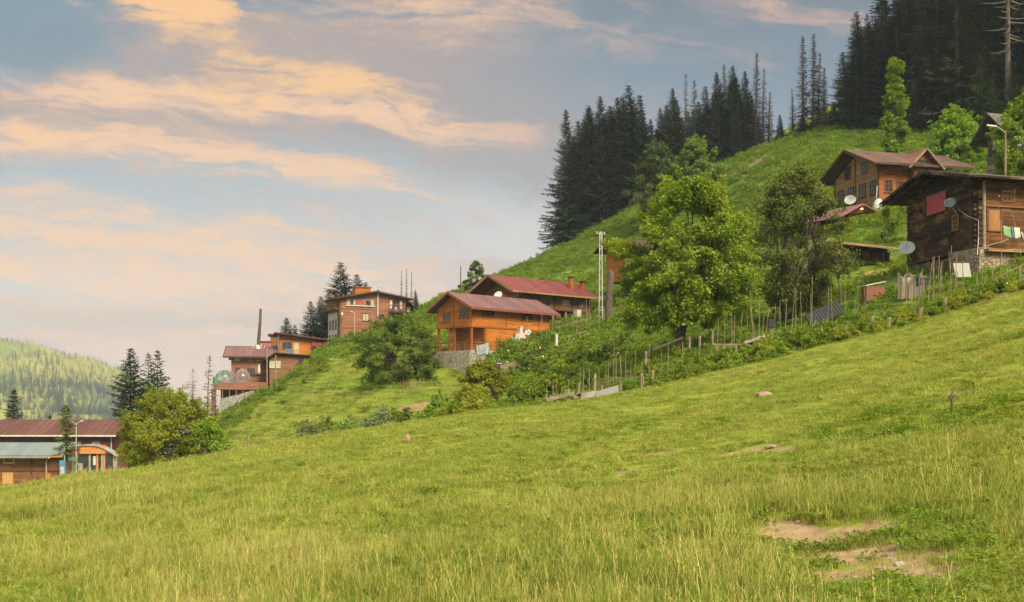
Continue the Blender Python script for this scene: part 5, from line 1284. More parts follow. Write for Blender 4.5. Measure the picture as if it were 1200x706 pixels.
def dome(px, pyb, Y, rad, hh, label):
    o = empty('clear_dome', at(px, pyb, Y), .3, label, 'dome tent', 'clear dome tents on the terrace')
    m, g_, b_ = material('dome_film') if 'dome_film' not in M else (M['dome_film'], None, None)
    if 'dome_film' not in M:
        b_.inputs['Base Color'].default_value = (.6, .66, .7, 1); b_.inputs['Roughness'].default_value = .12; b_.inputs['Transmission Weight'].default_value = .93; b_.inputs['IOR'].default_value = 1.05
        b_.inputs['Specular IOR Level'].default_value = 1.0; b_.inputs['Coat Weight'].default_value = .6; M['dome_film'] = m
    prof = [(rad * (1 - (t) ** 2.2) ** .5 * (1.0 if t < .99 else .03) * (1 + .08 * math.sin(t * 3.1)), hh * t) for t in np.linspace(0, 1, 12)]
    MB().lathe(prof, 20).build('film', M['dome_film'], o, smooth=True)
    rb_ = MB()
    for k in range(8):
        a = k * 6.283 / 8; rb_.tube([(r_ * 1.01 * math.cos(a), r_ * 1.01 * math.sin(a), z_) for r_, z_ in prof], .022, 4)
    rb_.build('ribs', M['steel'], o)
    MB().lathe([(rad * .97, 0.02), (rad * .985, hh * .16), (rad * .95, hh * .16), (rad * .94, 0.02)], 16).build('skirt', M['steel'], o)
    MB().lathe([(.001, 0), (.5, 0), (.5, .06), (.08, .08), (.08, .7), (.7, .72), (.7, .78), (.001, .8)], 12).build('table', M['orange_board'], o)
    return o
dome(263.5, 448.3, 206.5, 1.62, 2.25, 'left clear plastic dome on the restaurant terrace'); dome(284, 448.3, 206.5, 1.36, 2.3, 'right narrower clear plastic dome on the restaurant terrace')
aw = MB().prism([(0, 0), (4.8, .5), (4.8, .62), (0, .14)], 0, 3.2, 'y').build('awning', M['black']); aw.location = at(293, 441, 208)
tag(aw, 'black canvas awning over the terrace right of the clear domes', 'awning')

h = House('wooden_shed_house', 'low brown plank house with a white trimmed window in the restaurant group', 'house', 316, 450, 206, 12, grp)
L = h.u('R', 363); ze = h.v('R', 316, 417.5); zeR = h.v('R', 362, 418.5)
h.part('wall', MB().prism([(0, -.6), (L, -.6), (L, zeR), (0, ze)], 0, 7, 'y'), plank_mat('shed_plank', (0.16, 0.085, 0.04), (0.24, 0.135, 0.07), .2))
M['shed_plank'] = bpy.data.materials['shed_plank']
h.part('underfloor', MB().box(.4, L * .6, .4, 6, -4, -.61), 'dark_wood')
h.part('side_panel', MB().box(h.u('R', 337), h.u('R', 349), -.06, -.003, -.55, ze - .5), 'hotel_wood')
h.window('R', (316 + 0.5, 424, 328, 431), 3, 1, 'white_paint', 'glass_curtain', .1)
h.window('R', (349.5, 421.5, 361.5, 426.5), 2, 1, 'brown_wood', 'glass', .1)
h.part('door', MB().box(h.u('R', 350), h.u('R', 357), -.05, -.003, -.5, h.v('R', 353, 427.5)), 'orange_dark')
rf = h.part('roof', MB().prism([(-1.3, ze - 1.0), (.9, ze + .45), (L + .6, zeR + .1), (L + .6, zeR + .28), (.9, ze + .65), (-1.3, ze - .82)], -.9, 7.5, 'y'), 'dark_wood')
for px, a_ in ((313, 'left wooden pole in front of the low plank house'), (323.2, 'right wooden pole before the low plank house')):
    o = MB().tube([at(px, 457, 203), at(px - .2, 408 if px < 320 else 416, 203)], [.12, .09], 6).build('wooden_pole', M['post']); tag(o, a_, 'pole', 'poles before the restaurant')
wh = MB().lathe([(.001, 0), (.2, .05), (.3, .5), (.22, .8), (.26, 1.0), (.12, 1.4), (.16, 1.6), (.001, 1.75)], 10).build('white_statue', M['white_paint'], smooth=True); wh.location = at(303.5, 439, 205); tag(wh, 'white wrapped figure like shape at the corner of the low plank house', 'statue')

h = House('upper_house', 'orange fronted house with balcony and flat slanted roof in the restaurant group', 'house', 327, 424, 214, 14, grp)
L = h.u('R', 393); ze = h.v('R', 327, 391.8); zeR = h.v('R', 393, 401.2)
h.part('wall', MB().prism([(0, -3), (L, -3), (L, zeR), (0, ze)], 0, 7.5, 'y'), 'hotel_wood')
h.part('orange_front', MB().prism([(h.u('R', 329), h.v('R', 329, 417)), (h.u('R', 366), h.v('R', 366, 417)), (h.u('R', 366), h.v('R', 366, 400.8)), (h.u('R', 329), h.v('R', 329, 399.4))], -.05, -.003, 'y'), 'orange_wood')
h.part('orange_bay', MB().prism([(h.u('R', 367), h.v('R', 367, 424)), (h.u('R', 382.5), h.v('R', 382, 421)), (h.u('R', 382.5), h.v('R', 382, 405)), (h.u('R', 367), h.v('R', 367, 405))], -.9, -.003, 'y'), 'orange_wood')
rr = h.part('bay_roof', MB().prism([(-1.35, h.v('R', 370, 406.6)), (-.0, h.v('R', 370, 399.5)), (-.0, h.v('R', 370, 399.0)), (-1.35, h.v('R', 370, 406.0))], h.u('R', 365.5), h.u('R', 386), 'x'), 'roof_red')
h.window('R', (331, 401.3, 341.5, 408.8), 2, 1, 'brown_wood', 'glass', .1, off=.05); h.window('R', (344.5, 402, 350, 415), 1, 1, 'yellow_frame', 'glass_curtain', .1, name='balcony_door', off=.05)
bl = MB(); u0, u1 = h.u('R', 329), h.u('R', 366); b0, b1 = h.v('R', 345, 417), h.v('R', 345, 411.5)
bl.box(u0, u1, -1.1, -.003, b0 - .14, b0)
for q in np.linspace(u0, u1 - .06, 16): bl.box(q, q + .06, -1.08, -1.03, b0, b1)
bl.box(u0, u1, -1.1, -1.0, b1, b1 + .09)
h.part('balcony', bl, 'orange_dark')
h.part('hung_blanket', MB().box(h.u('R', 334), h.u('R', 341.5), -1.16, -1.11, h.v('R', 337, 414.5), h.v('R', 337, 409.5)), 'blue_dark')
h.part('side_wall', MB().prism([(.2, h.v('R', 327, 416)), (5, h.v('R', 327, 416)), (5, ze - .3), (.2, ze - .3)], -.06, -.003, 'x'), 'white_paint')
rf = h.part('roof', MB().prism([(-.8, ze + .1), (L + .7, zeR + .0), (L + .7, zeR + .2), (-.8, ze + .32)], -1.2, 8, 'y'), 'roof_maroon')
h = House('back_house', 'dark brown boxy upper storey behind the purple roof of the restaurant hall', 'house', 317, 415, 224, 10, grp)
L = h.u('R', 326.5); ze = h.v('R', 317, 393)
h.part('wall', MB().box(0, L + 1.5, 0, 5, -3, ze), 'brown_wood'); h.part('roof', MB().box(-.5, L + 2, -.5, 5.5, ze + .002, ze + .25), 'roof_maroon')
h.part('red_sign', MB().box(-1.6, -.1, -.2, -.1, h.v('R', 317, 406), h.v('R', 317, 402)), 'pink_cloth')
h.part('terrace_roof', MB().box(-2.0, 1.0, .2, 4, h.v('R', 317, 400.6) - .1, h.v('R', 317, 400.6) + .12), 'dark_wood')
b0 = at(302.5, 412, 216)
o = empty('carved_trunk', b0, 0, 'tall bare tree trunk with a silver base rising behind the purple restaurant roof', 'tree trunk')
MB().tube([(0, 0, -4), (.1, 0, 2), (.35, 0, 5.2), (.45, 0, 7.7)], [.34, .32, .26, .22], 9).build('trunk', M['bark'], o)
MB().lathe([(.36, .0), (.7, .1), (.5, .6), (.36, 1.1), (.34, 1.2), (.33, 1.2)], 9).build('silver_wrap', M['steel'], o)
for s_ in (-.7, .5, 1.0): MB().tube([(s_, -.3, .0), (s_ * 1.1, -.3, .55), (s_ * 1.3, -.3, 1.0)], .09, 5).build('silver_pipe', M['steel'], o)
M['tarp_dark'] = metal_roof('tarp_dark', (0.018, 0.021, 0.024), (0.03, 0.034, 0.037), .22, 'x', .7)
# ---- the dark log house at the right -----------------------------------------
h = House('log_house', 'old dark log house with a pink sheet and satellite dishes on its wall', 'house', 1145, 291, 88, 17)
L = 8.6; Wd = h.u('L', 1063)
ze = h.v('R', 1145, 211); zL = h.v('L', 1063, 233)
ap = Wd * .52; za = ze + 1.15
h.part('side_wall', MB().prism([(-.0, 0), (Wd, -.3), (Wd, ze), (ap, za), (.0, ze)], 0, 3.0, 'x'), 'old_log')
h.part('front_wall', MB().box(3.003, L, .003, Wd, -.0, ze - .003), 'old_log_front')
fr = MB().box(.02, 2.999, -.06, -.003, .02, ze - .05); h.part('front_planks', fr, 'old_log_front')
cor = MB()
for i in range(13):
    z_ = .15 + i * ze / 13.2
    cor.tube([(-.2, .14, z_), (.5, .14, z_)], .125, 7); cor.tube([(.14, -.2, z_ + .16), (.14, .5, z_ + .16)], .17, 7)
h.part('corner_logs', cor, 'old_log')
vs = MB()
for q in (.46,): vs.box(-.16, -.004, q, q + .26, -.2, ze + .1)
h.part('upright_beam', vs, 'dark_wood')
h.part('corner_post', MB().tube([(.42, -.25, -.1), (.42, -.22, ze - .1)], .13, 8), 'bark_pale')
# stone base under the front, plank store under the side
sb = MB().box(-.25, 9, -.55, Wd * .3, -2.8, -.01)
h.part('stone_base', sb, 'pale_stone')
h.part('ledge', MB().box(.2, 9, -1.0, -.551, -.32, -.12), 'chalet_wood')
h.part('store_wall', MB().box(.2, 5, Wd * .3 + .003, Wd - .2, -4.2, -.303), plank_mat('grey_board', (0.09, 0.075, 0.06), (0.19, 0.16, 0.13), .2, 0, vert=True))
h.part('store_door', MB().box(.10, .197, Wd * .34, Wd * .34 + 1.1, -2.6, -.5), 'dark_wood')
for q in (Wd * .55, Wd * .68, Wd * .85): h.part('store_post', MB().box(.05, .197, q, q + .18, -4, -.31), 'post')
h.part('store_window', MB().box(.12, .196, Wd * .56 + .25, Wd * .66, -1.9, -.8), 'dish_dark')
# openings
h.window('L', (1071, 261.5, 1084.5, 276.5), 2, 1, 'dark_wood', 'old_log', .1, 'shuttered_window')
h.window('L', (1117.5, 253.5, 1122.5, 269.5), 2, 3, 'chalet_wood', 'glass', .12)
w_ = h.window('R', (1175, 225.5, 1184, 235.5), 2, 2, 'chalet_wood', 'glass', .1, off=.0)
h.part('casing', h.fb(MB(), 'R', h.u('R', 1186.5), h.u('R', 1190), h.v('R', 1188, 237), h.v('R', 1188, 222), .004, .05), 'chalet_wood', w_)
dr = h.part('door', h.fb(MB(), 'R', h.u('R', 1158), h.u('R', 1171), h.v('R', 1164, 272), h.v('R', 1164, 246.5), .063, .11), plank_mat('door_board', (0.28, 0.13, 0.05), (0.36, 0.19, 0.08), .16, 0, vert=True))
dfm = MB(); u0, u1, v0, v1 = h.rect('R', 1157, 272, 1172, 245)
for a_, b_, c_, d_ in ((u0 - .1, u0, v0, v1), (u1, u1 + .1, v0, v1), (u0 - .1, u1 + .1, v1, v1 + .12)): h.fb(dfm, 'R', a_, b_, c_, d_, .063, .14)
h.part('door_frame', dfm, 'brown_wood', dr); h.part('hasp', h.fb(MB(), 'R', u1 - .25, u1 - .12, v0 + .9, v0 + 1.0, .112, .14), 'steel', dr)
h.part('beam', h.fb(MB(), 'R', 0.3, L, h.v('R', 1160, 242.5), h.v('R', 1160, 240.5), .063, .16), 'brown_wood')
# roof: sheets over rafters, wide eaves
rf = h.part('roof', MB().prism([(-1.4, ze - .02), (ap, za + .22), (Wd + 1.3, ze - .3), (Wd + 1.3, ze - .2), (ap, za + .34), (-1.4, ze + .10)], -1.7, L + 1, 'x'), 'roof_grey')
raf = MB()
for x_ in np.arange(-1.5, L, .85): raf.beam((x_, -1.25, ze - .14), (x_, ap, za + .12), .1, .14).beam((x_, ap, za + .12), (x_, Wd + 1.15, ze - .36), .1, .14)
for k in (.12, .5, .9): raf.beam((-1.7, ap + (Wd + 1.2 - ap) * k, za + .06 - (za - ze + .45) * k), (0, ap + (Wd + 1.2 - ap) * k, za + .06 - (za - ze + .45) * k), .16, .16)
raf.beam((-1.72, -1.3, ze - .08), (-1.72, ap, za + .17), .06, .2).beam((-1.72, ap, za + .17), (-1.72, Wd + 1.25, ze - .33), .06, .2)
raf.box(-1.6, L + 1, -1.46, -1.403, ze - .1, ze + .06)
h.part('rafters', raf, 'old_log', rf)
log = h
# pink sheet hung on the wall
u0, u1 = sorted((h.u('L', 1088.5), h.u('L', 1110.5))); vt = h.v('L', 1110, 226); vb = h.v('L', 1100, 250)
pk = empty('pink_sheet', h.O, h.th, 'faded pink red sheet hung flat on the dark log wall', 'sheet')
MB().prism([(u0, vb + .05), (u1, vb - .05), (u1, vt - .0), (u0, vt + .08)], -.20, -.165, 'x').build('cloth', M['pink_cloth'], pk)
MB().tube([(-.185, u0 - .06, vt + .13), (-.185, u1 + .06, vt + .05)], .035, 5).build('batten', M['post'], pk)
def wall_pt(h, f, px, py, d):
    u, v = h.u(f, px), h.v(f, px, py)
    l = (u, -d, v) if f == 'R' else (-d, u, v)
    return (h.O[0] + l[0] * h.c - l[1] * h.s, h.O[1] + l[0] * h.s + l[1] * h.c, h.O[2] + l[2])
p = wall_pt(h, 'L', 1125, 239, .9); dish('satellite_dish', p, 205, 28, .42, 'dark blue grey dish on the dark log wall right of the pink sheet', 'dish_dark', (.6, .3, -.7))
p = wall_pt(h, 'L', 1073, 292, .8); dish('satellite_dish', p, 198, 30, .62, 'large pale dish at the lower left corner of the dark log house', 'dish_grey', (.4, .3, -.9))
# cables on the wall
q0 = wall_pt(h, 'L', 1127, 246, .3); q1 = wall_pt(h, 'R', 1143, 259, .35); q2 = wall_pt(h, 'R', 1143, 280, .35); q3 = wall_pt(h, 'R', 1139, 300, .6)
o = MB().tube([q0, tuple((np.array(q0) + q1) / 2 + np.array((0, -.05, -.15))), q1, q2, q3], .018, 5).build('cable', M['steel']); tag(o, 'white aerial cable running from the dark dish around the log house corner', 'cable')
# washing line
a_ = wall_pt(h, 'R', 1147, 290, .9); b_ = wall_pt(h, 'R', 1188, 275, 1.6)
o = MB().tube([a_, wall_pt(h, 'R', 1162, 286, 1.2), wall_pt(h, 'R', 1172, 281, 1.4), b_], .02, 4).build('washing_line', M['white_paint']); tag(o, 'sagging washing line in front of the log house door', 'washing line')
def cloth(name, px0, px1, pt0, pt1, pb0, pb1, d, mat, label):
    P0 = [wall_pt(h, 'R', px0, pt0, d), wall_pt(h, 'R', px1, pt1, d), wall_pt(h, 'R', px1, pb1, d + .12), wall_pt(h, 'R', px0, pb0, d + .12)]
    n = 7; V = []; Fc = []
    A_ = [np.array(p) for p in P0]
    for j in range(n):
        for i in range(n):
            s_, t_ = i / (n - 1), j / (n - 1)
            q = (A_[0] * (1 - s_) + A_[1] * s_) * (1 - t_) + (A_[3] * (1 - s_) + A_[2] * s_) * t_
            V.append(tuple(q + np.array((0, .05 * math.sin(s_ * 13) * (.3 + t_), 0))))
    nn = len(V); V += [(x_, y_ + .025, z_) for x_, y_, z_ in V]
    for j in range(n - 1):
        for i in range(n - 1):
            k = j * n + i; Fc.append((k, k + 1, k + n + 1, k + n)); k += nn; Fc.append((k, k + n, k + n + 1, k + 1))
    for i in range(n - 1):
        Fc += [(i, i + nn, i + 1 + nn, i + 1), ((n - 1) * n + i, (n - 1) * n + i + 1, (n - 1) * n + i + 1 + nn, (n - 1) * n + i + nn), (i * n, (i + 1) * n, (i + 1) * n + nn, i * n + nn), (i * n + n - 1, i * n + n - 1 + nn, (i + 1) * n + n - 1 + nn, (i + 1) * n + n - 1)]
    o = MB().add(V, Fc).build(name, M[mat], None, None, True); return tag(o, label, 'laundry', 'washing on the line')
cloth('green_towel', 1161.5, 1170, 267.5, 270, 280, 283, 1.3, 'green_cloth', 'green towel hanging on the line by the log house door')
cloth('dark_cloth', 1170.6, 1172.6, 270, 270, 282, 283, 1.35, 'blue_dark', 'narrow dark teal cloth between the green towel and the white shirt')
cloth('white_shirt', 1173, 1179.5, 270, 270.5, 284, 282, 1.4, 'white_paint', 'white shirt on the washing line right of the green towel')
cloth('white_shirt', 1188.5, 1192.5, 273.5, 273.5, 279, 278, 1.5, 'white_paint', 'small white cloth on the pole at the right end of the washing line')
for i, (px, yb, yt, lab) in enumerate(((1188, 297, 274, 'white washing pole with a small cloth, right of the log house door'), (1180, 300, 253, 'tall crooked pole leaning at the right of the door'), (1158.5, 288, 243, 'thin pole left of the log house door'))):
    b_ = wall_pt(h, 'R', px, yb, 1.4); t_ = wall_pt(h, 'R', px + (0, -2.5, 3)[i], yt, .8)
    o = MB().tube([b_, tuple((np.array(b_) + t_) / 2 + np.array((.06, 0, 0))), t_], (.06, .035, .03)[i], 6).build('pole', M['white_paint' if i == 0 else 'stake']); tag(o, lab, 'pole')
# things stacked against the base
x, y, z = on(1129, 84.6)
o = put_mesh('metal_sheet', MB().box(-.62, .62, -.02, .02, 0, 1.05).mesh('metal_sheet', M['sheet_grey'])); o.location = (at(1129, 325, y)[0], y, at(1129, 325, y)[2]); o.rotation_euler = (R(-14), R(-2), .2); tag(o, 'pale corrugated metal sheet leaning on the store under the log house', 'metal sheet')
for px, py, s_, mat, lab in ((1070.5, 338, .32, 'green_paint', 'green bucket beside the store posts of the log house'), (1064, 339, .36, 'steel', 'grey metal tub left of the green bucket'), (1080, 334, .3, 'tarp_grey', 'dark blue box right of the green bucket')):
    y_ = 86.3; o = empty('bucket' if 'box' not in lab else 'box', at(px, py, y_), .4, lab, 'bucket' if 'box' not in lab else 'box')
    if 'box' in lab: MB().box(-.6, .5, -.3, .3, 0, .4).build('body', M[mat], o); MB().box(-.64, .54, -.34, .34, .402, .46).build('lid', M[mat], o)
    else: MB().lathe([(.001, 0), (s_ * .75, 0), (s_, s_ * 2.2), (s_ * 1.06, s_ * 2.2), (s_ * 1.06, s_ * 2.1)], 12).build('body', M[mat], o); MB().tube([(-s_, 0, s_ * 2.2), (-s_ * .6, 0, s_ * 2.9), (s_ * .6, 0, s_ * 2.9), (s_, 0, s_ * 2.2)], .02, 4).build('handle', M['steel'], o)
o = empty('board_fence', at(1064, 341, 86), 0, 'short grey board screen at the left corner of the log house', 'fence')
for i in range(10): MB().box(-.75 + i * .2, -.58 + i * .2, -.03 + .02 * (i % 2), .03 + .02 * (i % 2), -.6, 1.3 - .22 * ((i * 5) % 4)).build('board', M['grey_board'] if 'grey_board' in M else bpy.data.materials['grey_board'], o)

# ---- the large chalet above ---------------------------------------------------
h = House('wooden_chalet', 'large weathered wooden chalet with brown shingle roof and a red cross gable, below the forest', 'house', 1030, 240, 140, 14)
L = h.u('R', 1100); Wd = h.u('L', 978)
ze = h.v('R', 1030, 194.5); ap = Wd * .5; za = ze + 2.3
h.part('side_wall', MB().prism([(0, -3), (Wd, -3), (Wd, ze), (ap, za), (0, ze)], 0, 2.0, 'x'), 'chalet_wood')
h.part('front_wall', MB().box(2.003, L, .003, Wd, -3, ze - .003).box(.003, 2.0, -.05, -.003, -3, ze - .1), 'chalet_red')
tr_ = MB()
for q in (0, ap - .05, Wd - .22): h.fb(tr_, 'L', q, q + .22, -3, ze + (1.9 if 0 < q < Wd - 1 else 0), .003, .08)
for px in (1064,): h.fb(tr_, 'R', h.u('R', px), h.u('R', px) + .22, -3, ze, .053, .13)
h.part('trim', tr_, 'dark_wood')
for b in ((983.5, 225, 988.5, 240), (994.5, 221, 1000, 236.5), (1008, 217, 1014, 231), (1020.5, 213, 1026, 228)): h.window('L', b, 2, 3, 'dark_wood', 'glass', .14)
h.window('L', (991, 197.5, 996.5, 209.5), 2, 3, 'dark_wood', 'glass', .14)
wo = h.window('L', (1010.5, 191.5, 1016, 202.5), 2, 1, 'dark_wood', 'glass', .12, label='open attic window with a white cloth on its sill')
for b in ((1037, 211.5, 1045, 225), (1052, 213.5, 1060, 226.5)): h.window('R', b, 2, 3, 'brown_wood', 'glass', .13, off=.05)
h.window('R', (1066.5, 214, 1071, 219), 1, 1, 'brown_wood', 'glass', .1, off=.05)
h.part('stone_footing', MB().box(-.3, L, -.4, 1.5, -4.5, -1.6), 'grey_stone')
rf = h.part('roof', MB().prism(chevron(-1.5, ze - .1, ap, za + .35, Wd + 1.5, ze - .2, .2), -1.6, L + 4.0, 'x'), 'shingle_brown')
h.part('fascia', MB().beam((-1.65, -1.5, ze - .05), (-1.65, ap, za + .45), .06, .32).beam((-1.65, ap, za + .45), (-1.65, Wd + 1.5, ze - .15), .06, .32).box(-1.6, L + 4, -1.56, -1.503, ze - .15, ze + .1), 'dark_wood', rf)
# cross gable
u0, u1 = h.u('R', 1064.5), h.u('R', 1090); um = (u0 + u1) / 2; zg = h.v('R', 1082, 178.5); zb = h.v('R', 1070, 193.5)
gb = h.part('cross_gable', MB().prism([(u0 + .2, -1), (u1 - .2, -1), (u1 - .2, zb), (um, zg - .3), (u0 + .2, zb)], -.9, ap, 'y'), 'chalet_red')
gr = h.part('cross_roof', MB().prism(chevron(u0 - .9, zb - .75, um, zg, u1 + .9, zb - .75, .16), -1.6, ap + .4, 'y'), 'shingle_red')
h.part('bargeboard', MB().beam((u0 - .9, -1.64, zb - .7), (um, -1.64, zg + .08), .06, .26).beam((um, -1.64, zg + .08), (u1 + .9, -1.64, zb - .7), .06, .26), 'stake', gr)
h.window_uv('R', um - .55, um + .55, zb - 1.1, zb + .35, 2, 2, 'dark_wood', 'glass', .12, parent=gb, off=.9)
p = wall_pt(h, 'L', 1014, 236, 2.0); dish('satellite_dish', p, 200, 30, .68, 'pale dish on the ground in front of the large weathered chalet', 'dish_grey', (.3, .3, -1.2))
p = wall_pt(h, 'R', 1030, 240, 1.0); 
o = empty('grey_sack', (p[0] - .6, p[1], p[2] - 1.2), 0, 'grey covered heap at the front corner of the large weathered chalet', 'covered heap'); MB().lathe([(.001, 0), (.7, 0), (.75, .6), (.55, 1.3), (.25, 1.7), (.001, 1.75)], 9).build('cover', M['steel'], o, smooth=True)
p2 = at(1027, 232, 138.5); o = MB().tube([p2, (p2[0] + .1, p2[1], p2[2] + 1.4)], .06, 5).build('white_post', M['white_paint']); tag(o, 'short white post by the front corner of the large weathered chalet', 'post')

# ---- hut with a pink roof and a lamp ------------------------------------------
h = House('garden_hut', 'small open wooden hut with a pink metal roof and a warm lamp under its gable', 'hut', 987, 266, 132, 30)
L = h.u('R', 1016.5); Wd = 6.0; z0 = h.v('R', 1000, 259); ze = h.v('R', 987, 252); za = h.v('R', 1006, 241.5)
M['roof_pink'] = metal_roof('roof_pink', (0.17, 0.06, 0.065), (0.24, 0.10, 0.105), .3, 'y', .5)
um = h.u('R', 1005)
h.part('gable', MB().prism([(0, ze - .1), (L, h.v('R', 1016, 248)), (um, za - .12)], .0, .08, 'y'), 'orange_wood')
for q in (0.05, L * .45, L - .25): h.part('post', MB().box(q, q + .18, .082, .26, -2.5, ze - .02), 'chalet_wood')
h.part('rear_wall', MB().box(0, L, 2.5, Wd, -2.5, ze), 'dark_wood'); h.part('rail', MB().box(.0, L * .6, -.06, -.003, .3, .42).box(0, L * .6, -.06, -.003, 1.0, 1.1), 'chalet_wood')
h.part('roof', MB().prism([(-1.0, ze - .45), (um, za), (L + .5, h.v('R', 1017, 249.5)), (L + .5, h.v('R', 1017, 249.5) + .1), (um, za + .12), (-1.0, ze - .33)], -.9, Wd + .8, 'y'), 'roof_pink')
m, g, b = material('lamp_glow'); b.inputs['Emission Color'].default_value = (1, .62, .22, 1); b.inputs['Emission Strength'].default_value = 3.0; b.inputs['Base Color'].default_value = (.8, .6, .3, 1); M['lamp_glow'] = m
lp = empty('wall_lamp', wall_pt(h, 'R', 1009, 244.8, .14), 0, 'small glowing lamp under the gable of the pink roofed hut', 'lamp')
MB().lathe([(.001, -.12), (.09, -.09), (.12, 0), (.09, .09), (.001, .12)], 10).build('bulb', M['lamp_glow'], lp, smooth=True); MB().lathe([(.15, .04), (.04, .2), (.02, .2), (.12, .03)], 10).build('shade', M['dark_wood'], lp)

# ---- shed with the rusty roof --------------------------------------------------
h = House('wooden_shed', 'low plank shed with a rusty metal roof and dark doors, below the hut', 'shed', 972, 311, 112, 6)
L = h.u('R', 1041); Wd = 5.0; ze = h.v('R', 972, 284.5); zeR = h.v('R', 1041, 291.5)
h.part('wall', MB().prism([(0, -2.5), (L, -2.5), (L, zeR), (0, ze)], .2, Wd, 'y'), plank_mat('shed_board', (0.06, 0.036, 0.026), (0.13, 0.075, 0.05), .22, .4, (0.17, 0.12, 0.09)))
for px in (972, 992, 1010, 1022, 1034, 1040): h.part('post', MB().box(h.u('R', px), h.u('R', px) + .2, -.05, .197, -2.5, ze - .4 - (ze - zeR) * (px - 972) / 69), 'brown_wood' if px != 1034 else 'post')
for px0, px1 in ((976, 990), (1013, 1021), (1024, 1033)): h.part('door', MB().box(h.u('R', px0), h.u('R', px1), .1, .197, .1, h.v('R', px0, 296)), 'fascia_red' if px0 > 1000 else 'dark_wood')
h.part('sheathing', MB().box(h.u('R', 994), h.u('R', 1009), .1, .197, -.5, h.v('R', 1000, 300)), bpy.data.materials['grey_board'])
h.part('roof', MB().prism([(-1.2, ze + .1), (L + 1.0, zeR - .1), (L + 1.0, zeR + .03), (-1.2, ze + .24)], -1.6, Wd * .5, 'y'), 'roof_rust').rotation_euler = (R(11), 0, 0)
bl_ = MB().box(h.u('R', 997), h.u('R', 997) + .3, -.06, .05, h.v('R', 997, 310), h.v('R', 997, 307)).build('blue_can', M['blue_paint']); bl_.location = h.O; bl_.rotation_euler = (0, 0, h.th); tag(bl_, 'small blue can by the door of the rusty roofed shed', 'can')

# ---- stone house at the upper right --------------------------------------------
h = House('stone_house', 'grey stone and plank house with a steep dark roof, behind the bright trees', 'house', 1180, 208, 128, 20)
L = 7.0; Wd = h.u('L', 1156); ze = h.v('R', 1180, 153); zl = h.v('L', 1156, 160)
zs = h.v('R', 1180, 192)
h.part('stone_wall', MB().box(0, L, 0, Wd, -4, zs), 'grey_stone')
h.part('upper_wall', MB().prism([(.1, zs + .003), (Wd - .1, zs + .003), (Wd - .1, ze), (Wd * .5, ze + 1.6), (.1, ze)], .1, L, 'x'), 'dark_wood')
h.part('white_wall', MB().box(.6, L, .02, .097, zs + .2, ze - .4), 'white_paint')
for b in ((1164, 184, 1168.5, 194.5), (1158, 186, 1161.5, 196)): h.window('L', b, 2, 2, 'post', 'glass', .1)
h.window('L', (1163, 165, 1171, 176), 2, 2, 'dark_wood', 'dish_dark', .1)
h.part('roof', MB().prism(chevron(-1.0, ze - .4, Wd * .5, ze + 2.0, Wd + 1.2, ze - .9, .14), -1.3, L + 1, 'x'), 'roof_grey')
h.part('boarding', MB().box(-.16, -.003, .3, Wd - .1, zs - .3, zs + .25), 'post')
o = empty('orange_sack', ground_at(1192, 199, 110), 0, 'small orange bundle beside the street lamp pole', 'sack'); MB().lathe([(.001, 0), (.3, .05), (.34, .3), (.2, .55), (.001, .6)], 9).build('body', M['orange_board'], o, smooth=True)

# ---- hidden house behind the walnut ---------------------------------------------
h = House('small_house', 'small orange house with a dark roof, half hidden behind the walnut tree', 'house', 733, 303, 168, 22)
L = 9.0; ze = h.v('R', 733, 290)
h.part('wall', MB().prism([(0, -3), (6, -3), (6, ze), (3, ze + 1.2), (0, ze)], 0, L, 'x'), 'orange_wood')
h.part('roof', MB().prism(chevron(-1.1, ze - .15, 3, ze + 1.4, 7.1, ze - .15, .16), -1.6, L + .6, 'x'), 'dark_wood'); h.part('skirt', MB().box(-.05, L, -.06, -.003, -3, .1), 'concrete')
h.window('R', (738, 293, 742, 299), 2, 1, 'white_paint', 'glass', .1)

# ---- the long lodge, the annex and the pavilion at the lower left ----------------
h = House('long_lodge', 'long dark red lodge with a maroon roof and white gutter at the far left', 'building', -170, 570, 166, -2.0)
L = h.u('R', 136.5); ze = h.v('R', -60, 511.2); Wd = 9.0; zr = ze + 2.05
M['lodge_wall'] = plank_mat('lodge_wall', (0.10, 0.04, 0.03), (0.15, 0.06, 0.045), .2)
h.part('wall', MB().prism([(0, -5), (Wd, -5), (Wd, ze), (Wd / 2, ze + 1.8), (0, ze)], 0, L - .6, 'x'), 'lodge_wall')
rf = h.part('roof', MB().prism(chevron(-1.0, ze, Wd / 2, zr, Wd + 1, ze, .2), -.6, L + .3, 'x'), 'roof_maroon')
h.part('gutter', MB().box(-.6, L + .3, -1.14, -1.003, ze - .05, ze + .17), 'white_paint', rf)
for px in (-60, -25, 8, 38, 86, 108): h.window('R', (px, 517.5, px + 9, 522.5), 2, 1, 'fascia_red', 'glass_curtain' if px > 80 else 'glass', .1)
h.part('downpipe', MB().tube([(h.u('R', 131), -.2, ze - .1), (h.u('R', 131), -.2, -5)], .07, 6), 'white_paint')
h = House('plank_annex', 'brown plank annex with a pale turquoise metal roof and yellow window frames', 'building', -75, 575, 150, 0.0)
L = h.u('R', 71.5); ze = h.v('R', 20, 534.0); Wd = 3.6
M['annex_wall'] = plank_mat('annex_wall', (0.115, 0.05, 0.025), (0.20, 0.09, 0.045), .2)
h.part('wall', MB().prism([(0, -3), (Wd, -3), (Wd, ze + 1.0), (0, ze)], 0, L, 'x'), 'annex_wall')
rf = h.part('roof', MB().prism([(-.9, ze - .02), (Wd + .1, ze + 1.42), (Wd + .1, ze + 1.54), (-.9, ze + .10)], -.6, L + .6, 'x'), 'roof_teal')
h.part('eaves_board', MB().box(-.6, L + .5, -.86, -.8, ze - .2, ze - .03), 'yellow_frame', rf)
